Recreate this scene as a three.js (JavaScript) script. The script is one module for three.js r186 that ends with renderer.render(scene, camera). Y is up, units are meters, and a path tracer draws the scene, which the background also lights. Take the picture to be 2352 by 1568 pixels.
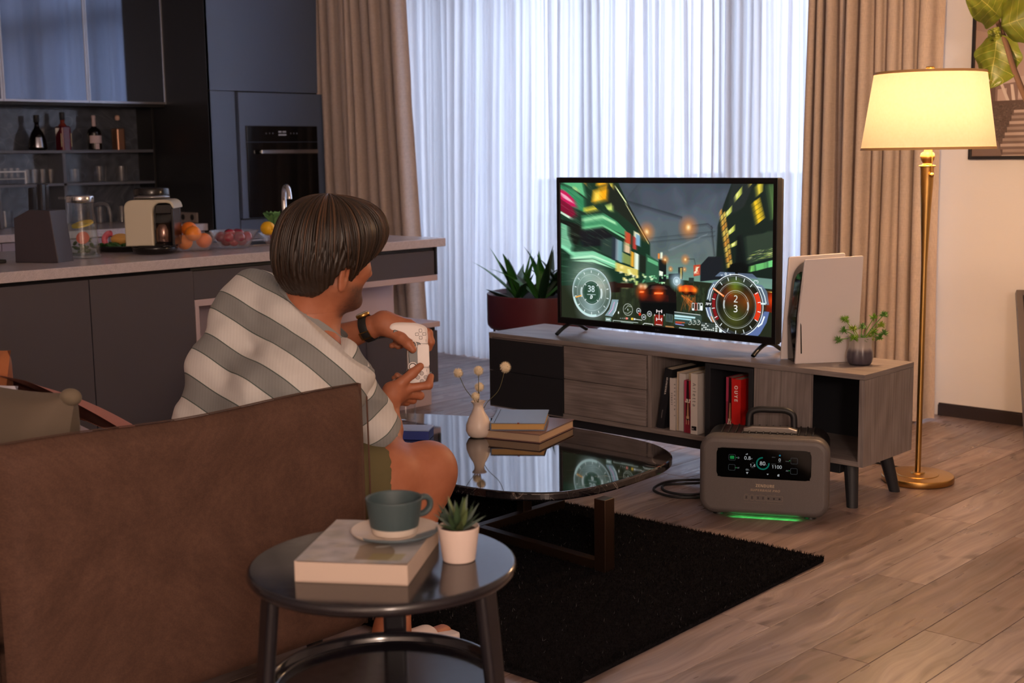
import * as THREE from 'three';
import { RoundedBoxGeometry } from 'three/addons/geometries/RoundedBoxGeometry.js';
import { mergeGeometries, mergeVertices, toCreasedNormals } from 'three/addons/utils/BufferGeometryUtils.js';
import { ImprovedNoise } from 'three/addons/math/ImprovedNoise.js';
import { RectAreaLightUniformsLib } from 'three/addons/lights/RectAreaLightUniformsLib.js';

// ---------------------------------------------------------------- camera
const scene = new THREE.Scene();
const V3 = (x, y, z) => new THREE.Vector3(x, y, z);
const camera = new THREE.PerspectiveCamera(29.453, 1.5, 0.05, 200);
{
  const yaw = -0.753216899, pitch = -0.142976006, roll = -0.0142989748;
  const fwd = V3(Math.sin(yaw) * Math.cos(pitch), Math.sin(pitch), -Math.cos(yaw) * Math.cos(pitch));
  const r0 = fwd.clone().cross(V3(0, 1, 0)).normalize(), u0 = r0.clone().cross(fwd);
  const right = r0.clone().multiplyScalar(Math.cos(roll)).addScaledVector(u0, Math.sin(roll));
  const up = r0.clone().multiplyScalar(-Math.sin(roll)).addScaledVector(u0, Math.cos(roll));
  camera.position.set(0, 1.2, 0);
  camera.quaternion.setFromRotationMatrix(new THREE.Matrix4().makeBasis(right, up, fwd.clone().negate()));
  camera.focus = 3.7;
  camera.userData.fStop = 5.0;
}
// ---------------------------------------------------------------- sky, lights, exposure
const SKY = 4.9;
scene.background = new THREE.Color().setRGB(0.8 * SKY, 0.9 * SKY, 1.14 * SKY);   // overcast evening sky outside the window
RectAreaLightUniformsLib.init();
const renderer = new THREE.WebGLRenderer({ antialias: true });
renderer.toneMapping = THREE.LinearToneMapping;
renderer.toneMappingExposure = 1.0;
renderer.shadowMap.enabled = true;
const L_LAMP = 2.2, L_UNSEEN_LAMP = 15.5, L_TV = 0.0;

// ---------------------------------------------------------------- helpers
let seedState = 12345;
const srand = (s) => { seedState = s >>> 0; };
const rnd = () => { seedState = (seedState + 0x6d2b79f5) | 0; let t = Math.imul(seedState ^ (seedState >>> 15), 1 | seedState); t = (t + Math.imul(t ^ (t >>> 7), 61 | t)) ^ t; return ((t ^ (t >>> 14)) >>> 0) / 4294967296; };
const rr = (a, b) => a + (b - a) * rnd();
const lerp = THREE.MathUtils.lerp, clamp = THREE.MathUtils.clamp, smooth = THREE.MathUtils.smoothstep;
const perlin = new ImprovedNoise();
const noise = (x, y, z = 0) => perlin.noise(x, y, z);
const fbm = (x, y, z, o = 4) => { let s = 0, a = 0.5; for (let i = 0; i < o; i++) { s += a * noise(x, y, z); x *= 2.03; y *= 2.03; z *= 2.03; a *= 0.5; } return s; };
const names = new Map();
function numbered(n) { const k = names.get(n) || 0; names.set(n, k + 1); return k ? n + '_' + String(k).padStart(3, '0') : n; }
const shade = (o) => { o.castShadow = true; o.receiveShadow = true; return o; };
function tag(o, label, category, group) { o.userData.label = label; o.userData.category = category; if (group) o.userData.group = group; return o; }
function thing(name, label, category, pos = [0, 0, 0], turn = 0, group) {
  const o = new THREE.Group(); o.name = numbered(name); scene.add(o); o.position.set(...pos); o.rotation.y = turn; return tag(o, label, category, group);
}
function part(name, geo, m, parent, label) {
  const o = shade(new THREE.Mesh(Array.isArray(geo) ? join(geo) : geo, m)); o.name = parent ? numbered(name + '@' + parent.uuid).replace(/@[^_]*/, '') : numbered(name);
  (parent || scene).add(o); if (label) o.userData.label = label; return o;
}
function single(name, geo, m, label, category, group, pos, turn = 0) {
  const o = part(name, geo, m, null); tag(o, label, category, group); if (pos) o.position.set(...pos); o.rotation.y = turn; return o;
}
function struct(name, geo, m) { const o = part(name, geo, m, null); o.userData.kind = 'structure'; return o; }
function copyOf(o, pos, turn, label) { const c = o.clone(); c.name = numbered(o.name.replace(/_\d{3}$/, '')); scene.add(c); if (pos) c.position.set(...pos); if (turn !== undefined) c.rotation.y = turn; c.userData = { ...o.userData }; if (label) c.userData.label = label; return c; }
function join(list) {
  const gs = list.map((g) => { let k = g.index ? g.toNonIndexed() : g.clone(); for (const n of Object.keys(k.attributes)) if (!['position', 'normal', 'uv'].includes(n)) k.deleteAttribute(n); if (!k.attributes.normal) k.computeVertexNormals(); if (!k.attributes.uv) k.setAttribute('uv', new THREE.Float32BufferAttribute(new Float32Array(k.attributes.position.count * 2), 2)); return k; });
  return gs.length === 1 ? gs[0] : mergeGeometries(gs);
}
// uv in metres, by the dominant direction of each triangle
function uvBox(g, s = 1, spin = false, ou = 0, ov = 0) {
  g = g.index ? g.toNonIndexed() : g; const p = g.attributes.position, uv = new Float32Array(p.count * 2);
  const a = V3(), b = V3(), c = V3(), n = V3();
  for (let i = 0; i < p.count; i += 3) {
    a.fromBufferAttribute(p, i); b.fromBufferAttribute(p, i + 1); c.fromBufferAttribute(p, i + 2);
    n.copy(b).sub(a).cross(c.clone().sub(a)); const ax = Math.abs(n.x), ay = Math.abs(n.y), az = Math.abs(n.z);
    [a, b, c].forEach((q, k) => { let u, v; if (ay >= ax && ay >= az) { u = q.x; v = q.z; } else if (ax >= az) { u = q.z; v = q.y; } else { u = q.x; v = q.y; } if (spin) [u, v] = [v, u]; uv[(i + k) * 2] = u * s + ou; uv[(i + k) * 2 + 1] = v * s + ov; });
  }
  g.setAttribute('uv', new THREE.BufferAttribute(uv, 2)); return g;
}
// a box given by its corners, with slightly rounded edges
function bx(x0, x1, y0, y1, z0, z1, r = 0.002, seg = 1) {
  const w = Math.abs(x1 - x0), h = Math.abs(y1 - y0), d = Math.abs(z1 - z0); r = Math.min(r, w / 2.2, h / 2.2, d / 2.2);
  const g = r > 0 ? new RoundedBoxGeometry(w, h, d, seg, r) : new THREE.BoxGeometry(w, h, d);
  g.translate((x0 + x1) / 2, (y0 + y1) / 2, (z0 + z1) / 2); return uvBox(g);
}
const lathe = (pts, seg = 48) => new THREE.LatheGeometry(pts.map((p) => new THREE.Vector2(p[0], p[1])), seg);
function tube(pts, r, seg = 32, rad = 8, closed = false, tension = 0.5) { return new THREE.TubeGeometry(new THREE.CatmullRomCurve3(pts.map((p) => V3(...p)), closed, 'centripetal', tension), seg, r, rad, closed); }
// a tube whose radius follows a function of 0..1, with round ends
function taper(pts, rad, seg = 24, sides = 10) {
  const c = new THREE.CatmullRomCurve3(pts.map((p) => V3(...p))), fr = c.computeFrenetFrames(seg), pos = [], idx = [], uv = [], q = V3();
  for (let i = 0; i <= seg; i++) { const t = i / seg; c.getPointAt(t, q); const r = rad(t); for (let k = 0; k <= sides; k++) { const a = (k / sides) * Math.PI * 2, n = fr.normals[i], b = fr.binormals[i], cs = Math.cos(a) * r, sn = Math.sin(a) * r; pos.push(q.x + n.x * cs + b.x * sn, q.y + n.y * cs + b.y * sn, q.z + n.z * cs + b.z * sn); uv.push(k / sides, t); } }
  const w = sides + 1; for (let i = 0; i < seg; i++) for (let k = 0; k < sides; k++) { const a = i * w + k, b = a + w; idx.push(a, a + 1, b, b, a + 1, b + 1); }
  for (const [i, flip] of [[0, 1], [seg, 0]]) { const p = c.getPointAt(i / seg), at = pos.length / 3; pos.push(p.x, p.y, p.z); uv.push(0.5, i / seg); for (let k = 0; k < sides; k++) flip ? idx.push(at, i * w + k + 1, i * w + k) : idx.push(at, i * w + k, i * w + k + 1); }
  const g = new THREE.BufferGeometry(); g.setAttribute('position', new THREE.Float32BufferAttribute(pos, 3)); g.setAttribute('uv', new THREE.Float32BufferAttribute(uv, 2)); g.setIndex(idx); g.computeVertexNormals(); return g;
}
function roundRect(w, h, r, cx = 0, cy = 0) {
  const s = new THREE.Shape(), x = cx - w / 2, y = cy - h / 2;
  s.moveTo(x + r, y); s.lineTo(x + w - r, y); s.absarc(x + w - r, y + r, r, -Math.PI / 2, 0); s.lineTo(x + w, y + h - r); s.absarc(x + w - r, y + h - r, r, 0, Math.PI / 2); s.lineTo(x + r, y + h); s.absarc(x + r, y + h - r, r, Math.PI / 2, Math.PI); s.lineTo(x, y + r); s.absarc(x + r, y + r, r, Math.PI, Math.PI * 1.5); return s;
}
const extr = (shape, depth, bevel = 0.002, seg = 2, curve = 16) => new THREE.ExtrudeGeometry(shape, { depth, bevelEnabled: bevel > 0, bevelSize: bevel, bevelThickness: bevel, bevelSegments: seg, bevelOffset: -bevel, curveSegments: curve });
const blob = (pts, closed = true) => { const c = new THREE.CatmullRomCurve3(pts.map((p) => V3(p[0], p[1], 0)), closed, 'centripetal'); return new THREE.Shape(c.getPoints(pts.length * 10).map((p) => new THREE.Vector2(p.x, p.y))); };
// a flat sheet from a height function over a grid: f(i, j) gives a point
function sheet(nu, nv, f, closedU = false) {
  const pos = [], uv = [], idx = [];
  for (let j = 0; j <= nv; j++) for (let i = 0; i <= nu; i++) { const p = f(i / nu, j / nv); pos.push(p[0], p[1], p[2]); uv.push(p[3] ?? i / nu, p[4] ?? j / nv); }
  for (let j = 0; j < nv; j++) for (let i = 0; i < nu; i++) { const a = j * (nu + 1) + i, b = a + nu + 1; idx.push(a, a + 1, b, b, a + 1, b + 1); }
  const g = new THREE.BufferGeometry(); g.setAttribute('position', new THREE.Float32BufferAttribute(pos, 3)); g.setAttribute('uv', new THREE.Float32BufferAttribute(uv, 2)); g.setIndex(idx); g.computeVertexNormals(); return g;
}
// surface of a distance field on a grid (surface nets)
function surface(f, lo, hi, cell) {
  const n = [0, 1, 2].map((k) => Math.ceil((hi[k] - lo[k]) / cell) + 1), [nx, ny, nz] = n, F = new Float32Array(nx * ny * nz), at = (x, y, z) => (z * ny + y) * nx + x;
  const coarse = 4, cx = Math.ceil(nx / coarse), cy = Math.ceil(ny / coarse), cz = Math.ceil(nz / coarse), far = cell * coarse * 2.2;
  for (let Z = 0; Z < cz; Z++) for (let Y = 0; Y < cy; Y++) for (let X = 0; X < cx; X++) {
    const d = f(lo[0] + (X + 0.5) * coarse * cell, lo[1] + (Y + 0.5) * coarse * cell, lo[2] + (Z + 0.5) * coarse * cell), skip = Math.abs(d) > far;
    for (let z = Z * coarse; z < Math.min(nz, (Z + 1) * coarse); z++) for (let y = Y * coarse; y < Math.min(ny, (Y + 1) * coarse); y++) for (let x = X * coarse; x < Math.min(nx, (X + 1) * coarse); x++) F[at(x, y, z)] = skip ? d : f(lo[0] + x * cell, lo[1] + y * cell, lo[2] + z * cell);
  }
  const pos = [], idx = [], id = new Int32Array(nx * ny * nz).fill(-1), E = [[0, 1], [2, 3], [4, 5], [6, 7], [0, 2], [1, 3], [4, 6], [5, 7], [0, 4], [1, 5], [2, 6], [3, 7]], g8 = new Float32Array(8);
  for (let z = 0; z < nz - 1; z++) for (let y = 0; y < ny - 1; y++) for (let x = 0; x < nx - 1; x++) {
    let m = 0; for (let k = 0; k < 8; k++) { g8[k] = F[at(x + (k & 1), y + ((k >> 1) & 1), z + (k >> 2))]; if (g8[k] < 0) m |= 1 << k; }
    if (m === 0 || m === 255) continue;
    let sx = 0, sy = 0, sz = 0, c = 0;
    for (const [a, b] of E) { if ((g8[a] < 0) === (g8[b] < 0)) continue; const t = g8[a] / (g8[a] - g8[b]); sx += (a & 1) + t * ((b & 1) - (a & 1)); sy += ((a >> 1) & 1) + t * (((b >> 1) & 1) - ((a >> 1) & 1)); sz += (a >> 2) + t * ((b >> 2) - (a >> 2)); c++; }
    id[at(x, y, z)] = pos.length / 3; pos.push(lo[0] + (x + sx / c) * cell, lo[1] + (y + sy / c) * cell, lo[2] + (z + sz / c) * cell);
  }
  const quad = (a, b, c, d, flip) => { if (a < 0 || b < 0 || c < 0 || d < 0) return; flip ? idx.push(a, c, b, b, c, d) : idx.push(a, b, c, b, d, c); };
  for (let z = 0; z < nz - 1; z++) for (let y = 0; y < ny - 1; y++) for (let x = 0; x < nx - 1; x++) {
    const a = F[at(x, y, z)] < 0;
    if (y && z && a !== F[at(x + 1, y, z)] < 0) quad(id[at(x, y - 1, z - 1)], id[at(x, y, z - 1)], id[at(x, y - 1, z)], id[at(x, y, z)], !a);
    if (x && z && a !== F[at(x, y + 1, z)] < 0) quad(id[at(x - 1, y, z - 1)], id[at(x, y, z - 1)], id[at(x - 1, y, z)], id[at(x, y, z)], a);
    if (x && y && a !== F[at(x, y, z + 1)] < 0) quad(id[at(x - 1, y - 1, z)], id[at(x, y - 1, z)], id[at(x - 1, y, z)], id[at(x, y, z)], !a);
  }
  const g = new THREE.BufferGeometry(); g.setAttribute('position', new THREE.Float32BufferAttribute(pos, 3)); g.setIndex(idx); g.computeVertexNormals(); return g;
}
// ---------------------------------------------------------------- textures
const S2L = (c) => { c /= 255; return c <= 0.04045 ? c / 12.92 : Math.pow((c + 0.055) / 1.055, 2.4); };
const col = (r, g, b) => new THREE.Color().setRGB(S2L(r), S2L(g), S2L(b));
function texture(w, h, f, srgb = true, rx = 1, ry = 1) {
  const d = new Uint8Array(w * h * 4);
  for (let y = 0; y < h; y++) for (let x = 0; x < w; x++) { const c = f(x / w, y / h, x, y), o = (y * w + x) * 4; if (typeof c === 'number') { d[o] = d[o + 1] = d[o + 2] = clamp(c, 0, 255); } else { d[o] = clamp(c[0], 0, 255); d[o + 1] = clamp(c[1], 0, 255); d[o + 2] = clamp(c[2], 0, 255); } d[o + 3] = 255; }
  const t = new THREE.DataTexture(d, w, h); t.wrapS = t.wrapT = THREE.RepeatWrapping; t.magFilter = THREE.LinearFilter; t.minFilter = THREE.LinearMipmapLinearFilter; t.generateMipmaps = true; if (srgb) t.colorSpace = THREE.SRGBColorSpace; t.repeat.set(rx, ry); t.needsUpdate = true; return t;
}
function canvasTex(w, h, draw) { const c = document.createElement('canvas'); c.width = w; c.height = h; const g = c.getContext('2d'); draw(g, w, h); const t = new THREE.CanvasTexture(c); t.colorSpace = THREE.SRGBColorSpace; t.magFilter = THREE.LinearFilter; return t; }
const again = (t, rx, ry) => { const c = t.clone(); c.repeat.set(rx, ry); c.needsUpdate = true; return c; };
const STD = (o) => new THREE.MeshStandardMaterial(o), PHY = (o) => new THREE.MeshPhysicalMaterial(o);
const mix3 = (a, b, t) => [lerp(a[0], b[0], t), lerp(a[1], b[1], t), lerp(a[2], b[2], t)];
// tiling value noise on a period
const tn = (u, v, p, q, s = 0) => { const a = u * Math.PI * 2, b = v * Math.PI * 2; return noise(Math.cos(a) * p + s, Math.sin(a) * p + Math.cos(b) * q, Math.sin(b) * q + s * 2); };
// ================================================================ the setting
const T = {};
T.wood = texture(1024, 1024, (u, v) => {            // grey-brown oak laminate, u across the grain
  const warp = 0.05 * tn(u, v, 0.9, 0.5, 3) + 0.012 * tn(u, v, 3, 1.4, 9), x = u + warp;
  const g1 = tn(x, v, 6, 0.35, 1), g2 = tn(x, v, 22, 0.6, 2), g3 = tn(x * 3 % 1, v, 30, 1.6, 5), patch = tn(u, v, 1.1, 0.7, 7);
  const ring = Math.sin((x * 46 + 3.2 * tn(u, v, 1.4, 0.35, 11)) * 2) * 0.5;
  const knot = Math.max(0, tn(u, v, 3.2, 2.1, 21) - 0.42) * 2.2;
  const t = 0.5 + 0.34 * g1 + 0.2 * g2 + 0.1 * g3 + 0.24 * patch + 0.07 * ring - knot;
  return mix3([110, 95, 91], [186, 168, 163], clamp(t, 0, 1));
});
T.woodRough = texture(512, 512, (u, v) => 96 + 38 * tn(u, v, 14, 0.8, 4) + 30 * tn(u, v, 2, 2, 8), false);
T.plaster = texture(256, 256, (u, v) => 128 + 60 * tn(u, v, 14, 14, 2) + 40 * tn(u, v, 30, 30, 5), false);
T.stone = texture(512, 512, (u, v, x, y) => { const n = tn(u, v, 5, 5, 3) * 9 + tn(u, v, 28, 28, 6) * 9; srand(x * 7919 + y * 104729); const q = rnd(); const s = q > 0.985 ? 38 : q < 0.02 ? -26 : (rnd() - 0.5) * 14; return [188 + n + s, 178 + n + s, 182 + n + s]; });
T.dark = texture(512, 512, (u, v) => { const n = tn(u, v, 4, 4, 2) * 10 + tn(u, v, 20, 20, 5) * 7; return [128 + n, 124 + n, 128 + n]; });
const M = {};
M.wall = STD({ color: col(232, 226, 222), roughness: 0.85, bumpMap: again(T.plaster, 2, 2), bumpScale: 0.0006 });
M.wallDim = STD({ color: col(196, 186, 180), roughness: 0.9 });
M.ceiling = STD({ color: col(225, 220, 216), roughness: 0.95 });
M.skirt = STD({ color: col(52, 42, 42), roughness: 0.4 });
M.frameDark = STD({ color: col(72, 76, 84), roughness: 0.5, metalness: 0.3 });
M.pane = PHY({ color: 0xffffff, transmission: 1, roughness: 0, thickness: 0, ior: 1.5 });
M.planks = [0xffffff, 0xe6ddd8, 0xf4e9e2, 0xd6cbc6].map((c) => STD({ color: c, map: T.wood, roughness: 1, roughnessMap: T.woodRough, bumpMap: T.wood, bumpScale: 0.0006 }));
const XL = -7.55, XR = 2.2, ZW = -5.56, ZB = 2.6, H = 3.1;
// floor of planks running towards the window
{
  const floor = new THREE.Group(); floor.name = 'floor'; floor.userData.kind = 'structure'; scene.add(floor);
  part('subfloor', bx(XL - 0.2, XR + 0.2, -0.2, -0.012, ZW - 0.2, ZB + 0.2, 0), M.skirt, floor);
  const W = 0.1505, LEN = 1.22, variants = [];
  srand(5);
  for (let k = 0; k < 8; k++) { const g = bx(-W / 2 + 0.0005, W / 2 - 0.0005, -0.012, 0, -LEN / 2 + 0.0006, LEN / 2 - 0.0006, 0.0016, 1); variants.push(uvBox(g, 1 / 1.25, false, rnd(), rnd())); }
  const rest = [];
  for (let i = -41; i < 24; i++) {
    const x = -1.318 + W * i, off = rnd() * LEN; let z = ZB + 0.3 - off;
    if (i === 0) z = -2.99 + LEN * 4.5; if (i === -1) z = -2.70 + LEN * 4.5;
    for (; z > ZW - LEN / 2; z -= LEN) {
      const k = Math.floor(rnd() * 8), m = Math.floor(rnd() * 4);
      if (x > -5.7 && x < -0.72 && z < -1.2) { const o = part('plank', variants[k], M.planks[m], floor); o.position.set(x, 0, z); } else { const g = variants[k].clone(); g.translate(x, 0, z); rest.push(g); }
    }
  }
  const o = part('planking', rest, M.planks[1], floor); o.userData.kind = 'stuff';
}
// walls with thickness; the window takes up most of the far wall
const WX0 = -6.42, WX1 = -2.62, WY0 = 0.06, WY1 = 2.98;
struct('wall_window', [bx(XL - 0.2, WX0, 0, H, ZW - 0.2, ZW, 0), bx(WX1, XR + 0.2, 0, H, ZW - 0.2, ZW, 0), bx(WX0, WX1, WY1, H, ZW - 0.2, ZW, 0), bx(WX0, WX1, 0, WY0, ZW - 0.2, ZW, 0)], M.wall);
struct('wall_kitchen', bx(XL - 0.2, XL, 0, H, ZW, ZB, 0), M.wallDim);
struct('wall_right', bx(XR, XR + 0.2, 0, H, ZW, ZB, 0), M.wall);
struct('wall_back', bx(XL - 0.2, XR + 0.2, 0, H, ZB, ZB + 0.2, 0), M.wall);
struct('ceiling', bx(XL - 0.2, XR + 0.2, H, H + 0.2, ZW - 0.2, ZB + 0.2, 0), M.ceiling);
struct('baseboard_window', [bx(-2.555, XR, 0, 0.05, ZW, ZW + 0.014, 0.001), bx(-2.555, XR, 0.049, 0.0575, ZW, ZW + 0.009, 0.002)], M.skirt);
{
  const w = new THREE.Group(); w.name = 'window_1'; w.userData.kind = 'structure'; scene.add(w);
  const zf = ZW - 0.1, bars = [[WX0, WX0 + 0.07], [-5.74, -5.62], [-4.75, -4.63], [-3.78, -3.6], [WX1 - 0.07, WX1]];
  for (const [a, b] of bars) part('window_frame', bx(a, b, WY0, WY1, zf - 0.03, zf + 0.03, 0.003), M.frameDark, w);
  for (const [a, b] of [[WY0, WY0 + 0.07], [2.3, 2.46], [WY1 - 0.07, WY1]]) part('window_frame', bx(WX0, WX1, a, b, zf - 0.028, zf + 0.028, 0.003), M.frameDark, w);
  for (let i = 0; i < 4; i++) for (const [a, b] of [[WY0 + 0.07, 2.3], [2.46, WY1 - 0.07]]) { const g = new THREE.PlaneGeometry(bars[i + 1][0] - bars[i][1], b - a); g.translate((bars[i + 1][0] + bars[i][1]) / 2, (a + b) / 2, zf); part('window_pane', g, M.pane, w); }
}
struct('unseen_walls_outside', [bx(-6.9, -6.7, -0.5, 3.4, -7.4, ZW - 0.21, 0), bx(-2.4, -2.2, -0.5, 3.4, -7.4, ZW - 0.21, 0), bx(-6.9, -2.2, -0.5, 0.75, -7.5, -7.35, 0)], STD({ color: col(128, 130, 136), roughness: 0.9 }));  // unseen outer walls, placed to dim the sheers towards their sides and bottom
struct('unseen_ground_outside', bx(-60, 50, -0.6, -0.5, -90, ZW - 0.25, 0), STD({ color: col(96, 100, 104), roughness: 0.95 }));  // ground out of view beyond the sheers, darkens their lower part

// ---------------------------------------------------------------- curtains
T.weave = texture(256, 256, (u, v, x, y) => 150 + 45 * Math.sin(x * Math.PI / 2) + 40 * Math.sin(y * Math.PI / 2) + 30 * tn(u, v, 30, 6, 3), false);
M.sheer = PHY({ color: col(244, 246, 250), transmission: 0.86, roughness: 0.93, thickness: 0, side: THREE.DoubleSide, specularIntensity: 0.1 });
T.linen = texture(512, 512, (u, v, x, y) => { const n = 14 * tn(u, v, 40, 3, 3) + 12 * tn(u, v, 3, 40, 6) + 6 * tn(u, v, 60, 60, 1); return [206 + n, 188 + n, 176 + n]; });
M.drape = STD({ map: again(T.linen, 4, 10), roughness: 0.95, side: THREE.DoubleSide, bumpMap: again(T.weave, 60, 200), bumpScale: 0.0004 });
// pleats: a profile walked along the rail, its folds drifting a little with height
function curtain(x0, x1, xb0, xb1, z, y0, y1, folds, depth, seed, sharp) {
  srand(seed); const n = folds * 14, w = [], ph = [], am = [];
  for (let i = 0; i <= folds; i++) { w.push(rr(0.6, 1.5)); am.push(rr(0.55, 1.15)); ph.push(rr(-1, 1)); }
  const cum = [0]; for (let i = 0; i < folds; i++) cum.push(cum[i] + w[i]); const tot = cum[folds];
  return sheet(n, 22, (s, t) => {
    let k = Math.min(folds - 1, Math.floor(s * folds)), f = s * folds - k, pos = (cum[k] + f * w[k]) / tot, y = lerp(y0, y1, t), low = 1 - t;
    const a = f * Math.PI * 2, amp = depth * am[k] * Math.sin(Math.PI * clamp(f, 0, 1)) ** 0.3 * (0.8 + 0.35 * low);
    const sx = lerp(x0, x1, pos), sb = lerp(xb0, xb1, pos), x = lerp(sb, sx, t) + sharp * (w[k] / tot) * Math.abs(x1 - x0) * Math.sin(a * 2) * 0.12 + 0.006 * ph[k] * Math.sin(y * 2.1 + k);
    return [x, y, z + amp * (0.5 - 0.5 * Math.cos(a)) - depth * 0.5 + 0.008 * Math.sin(y * 1.7 + k * 1.3) + 0.003 * noise(s * 60, y * 1.4, seed), s, t];
  });
}
const sheers = [[-6.3, -5.32, -6.2, -5.4, 17, 0.06, 11, 'sheer white curtain panel hanging beside the brown drape at the kitchen end'], [-5.36, -4.2, -5.42, -4.2, 24, 0.045, 23, 'sheer white curtain panel hanging behind the burgundy planter'], [-4.24, -3.08, -4.22, -3.06, 25, 0.05, 37, 'sheer white curtain panel hanging directly behind the television']];
for (const [a, b, c, d, n, dep, sd, lab] of sheers) single('sheer_curtain', curtain(a, b, c, d, -5.43, 0.012, 2.99, n, dep, sd, 1), M.sheer, lab, 'curtain');
const drapeL = curtain(-6.8, -5.95, -6.78, -5.76, -5.36, 0.015, 2.99, 11, 0.085, 51, 1), drapeR = curtain(-3.16, -2.515, -3.18, -2.51, -5.36, 0.012, 2.99, 10, 0.095, 63, 1);
single('drape', drapeL, M.drape, 'pleated taupe drape gathered between the oven tower and the sheers', 'curtain');
single('drape', drapeR, M.drape, 'pleated tan drape lit by the floor lamp in front of it', 'curtain');
// ---------------------------------------------------------------- picture on the wall
{
  const t = thing('framed_picture', 'large sepia photograph of a building and steps in a thin black frame', 'picture', [-2.45, 1.15, ZW]);
  const w = 0.95, h = 1.15, fr = STD({ color: col(30, 26, 28), roughness: 0.4 });
  part('frame', [bx(0, 0.014, 0, h, 0, 0.028), bx(w - 0.014, w, 0, h, 0, 0.028), bx(0.012, w - 0.012, 0, 0.014, 0, 0.028), bx(0.012, w - 0.012, h - 0.014, h, 0, 0.028)], fr, t);
  const print = canvasTex(1024, 1240, (g, W, Hh) => {
    const sx = W / 0.95, Y = (m) => Hh - m * Hh / 1.15, X = (m) => m * sx;
    g.fillStyle = '#b39a92'; g.fillRect(0, 0, W, Hh);
    const poly = (c, ...p) => { g.fillStyle = c; g.beginPath(); p.forEach(([x, y], i) => (i ? g.lineTo(X(x), Y(y)) : g.moveTo(X(x), Y(y)))); g.fill(); };
    poly('#a58c86', [0, 1.15], [0.95, 1.15], [0.95, 0.62], [0.2, 0.5], [0, 0.55]);
    poly('#c4aea6', [0.1, 0.33], [0.95, 0.42], [0.95, 0.24], [0.14, 0.25]);
    poly('#8b7168', [0.17, 0.62], [0.95, 0.9], [0.95, 1.0], [0.19, 0.66]); poly('#6d5750', [0.17, 0.6], [0.95, 0.86], [0.95, 0.9], [0.17, 0.62]);
    for (let i = 0; i < 9; i++) poly('#5e4b46', [0.2 + i * 0.08, 0.66 + i * 0.022], [0.205 + i * 0.08, 0.66 + i * 0.022], [0.205 + i * 0.08, 0.71 + i * 0.024], [0.2 + i * 0.08, 0.71 + i * 0.024]);
    poly('#8a7068', [0.02, 0.3], [0.2, 0.32], [0.2, 0.2], [0.02, 0.2]); poly('#6b544d', [0.04, 0.29], [0.1, 0.3], [0.1, 0.21], [0.04, 0.21]); poly('#c2a99e', [0.11, 0.29], [0.15, 0.295], [0.15, 0.22], [0.11, 0.22]);
    poly('#d9c8be', [0.09, 0.38], [0.1, 0.385], [0.165, 0.24], [0.15, 0.24]); poly('#d9c8be', [0.165, 0.31], [0.178, 0.31], [0.19, 0.24], [0.175, 0.24]);
    poly('#5f4a43', [0, 0.24], [0.95, 0.25], [0.95, 0], [0, 0]);
    srand(77); for (let i = 0; i < 2600; i++) { const v = rr(60, 130); g.fillStyle = `rgba(${v},${v * 0.82},${v * 0.74},0.5)`; g.fillRect(X(rr(0, 0.3)), Y(rr(0.06, 0.23)), rr(2, 9), rr(2, 7)); }
    for (let i = 0; i < 9; i++) { const a = 0.2 - i * 0.024, l = 0.185 - i * 0.009 + (i > 6 ? 0.02 : 0); poly(i % 2 ? '#a08a80' : '#bda79c', [l, a], [0.95, a + 0.012], [0.95, a - 0.012], [l, a - 0.012]); poly('#7a645c', [l, a - 0.012], [0.95, a - 0.012], [0.95, a - 0.024], [l, a - 0.024]); }
    poly('#7c665d', [0, 0.06], [0.12, 0.07], [0.14, 0], [0, 0]);
  });
  const p = new THREE.PlaneGeometry(w - 0.02, h - 0.02); p.translate(w / 2, h / 2, 0.018); part('print', p, STD({ map: print, roughness: 0.55 }), t);
}
// framed panel leaning in the corner at the edge of the view
{
  const t = thing('leaning_frame', 'dark framed panel leaning on the wall at the right edge beside the lamp', 'frame', [-1.945, 0, -5.03], 0.547);
  const fr = STD({ color: col(96, 86, 84), roughness: 0.4 }), L = (g) => g.rotateX(-0.547), w = 0.72, h = 0.72;
  part('frame', [bx(0, 0.025, 0, h, -0.035, 0), bx(w - 0.025, w, 0, h, -0.035, 0), bx(0.02, w - 0.02, 0, 0.025, -0.035, 0), bx(0.02, w - 0.02, h - 0.025, h, -0.035, 0)].map(L), fr, t); part('panel', L(bx(0.024, w - 0.024, 0.024, h - 0.024, -0.025, -0.012, 0)), STD({ color: col(34, 30, 32), roughness: 0.3 }), t);
}
// ================================================================ kitchen
M.islandFront = STD({ color: col(72, 67, 74), roughness: 0.6, bumpMap: again(T.dark, 3, 3), bumpScale: 0.0003 });
M.kitchenDark = STD({ color: col(92, 106, 132), roughness: 0.36 });
M.black = STD({ color: col(22, 23, 27), roughness: 0.5 });
M.blackGloss = STD({ color: col(16, 16, 18), roughness: 0.12 });
M.pinkLam = STD({ color: col(186, 168, 172), roughness: 0.55 });
M.counter = STD({ map: again(T.stone, 1.6, 1.6), color: 0xffffff, roughness: 0.2 });
M.steel = STD({ color: col(200, 202, 206), metalness: 1, roughness: 0.22 });
M.chrome = STD({ color: col(225, 225, 228), metalness: 1, roughness: 0.07 });
M.brass = STD({ color: col(196, 158, 96), metalness: 1, roughness: 0.28 });
M.glass = PHY({ color: 0xffffff, transmission: 1, roughness: 0.02, thickness: 0, ior: 1.45 });
const T_GLASS = M.glass;
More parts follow.
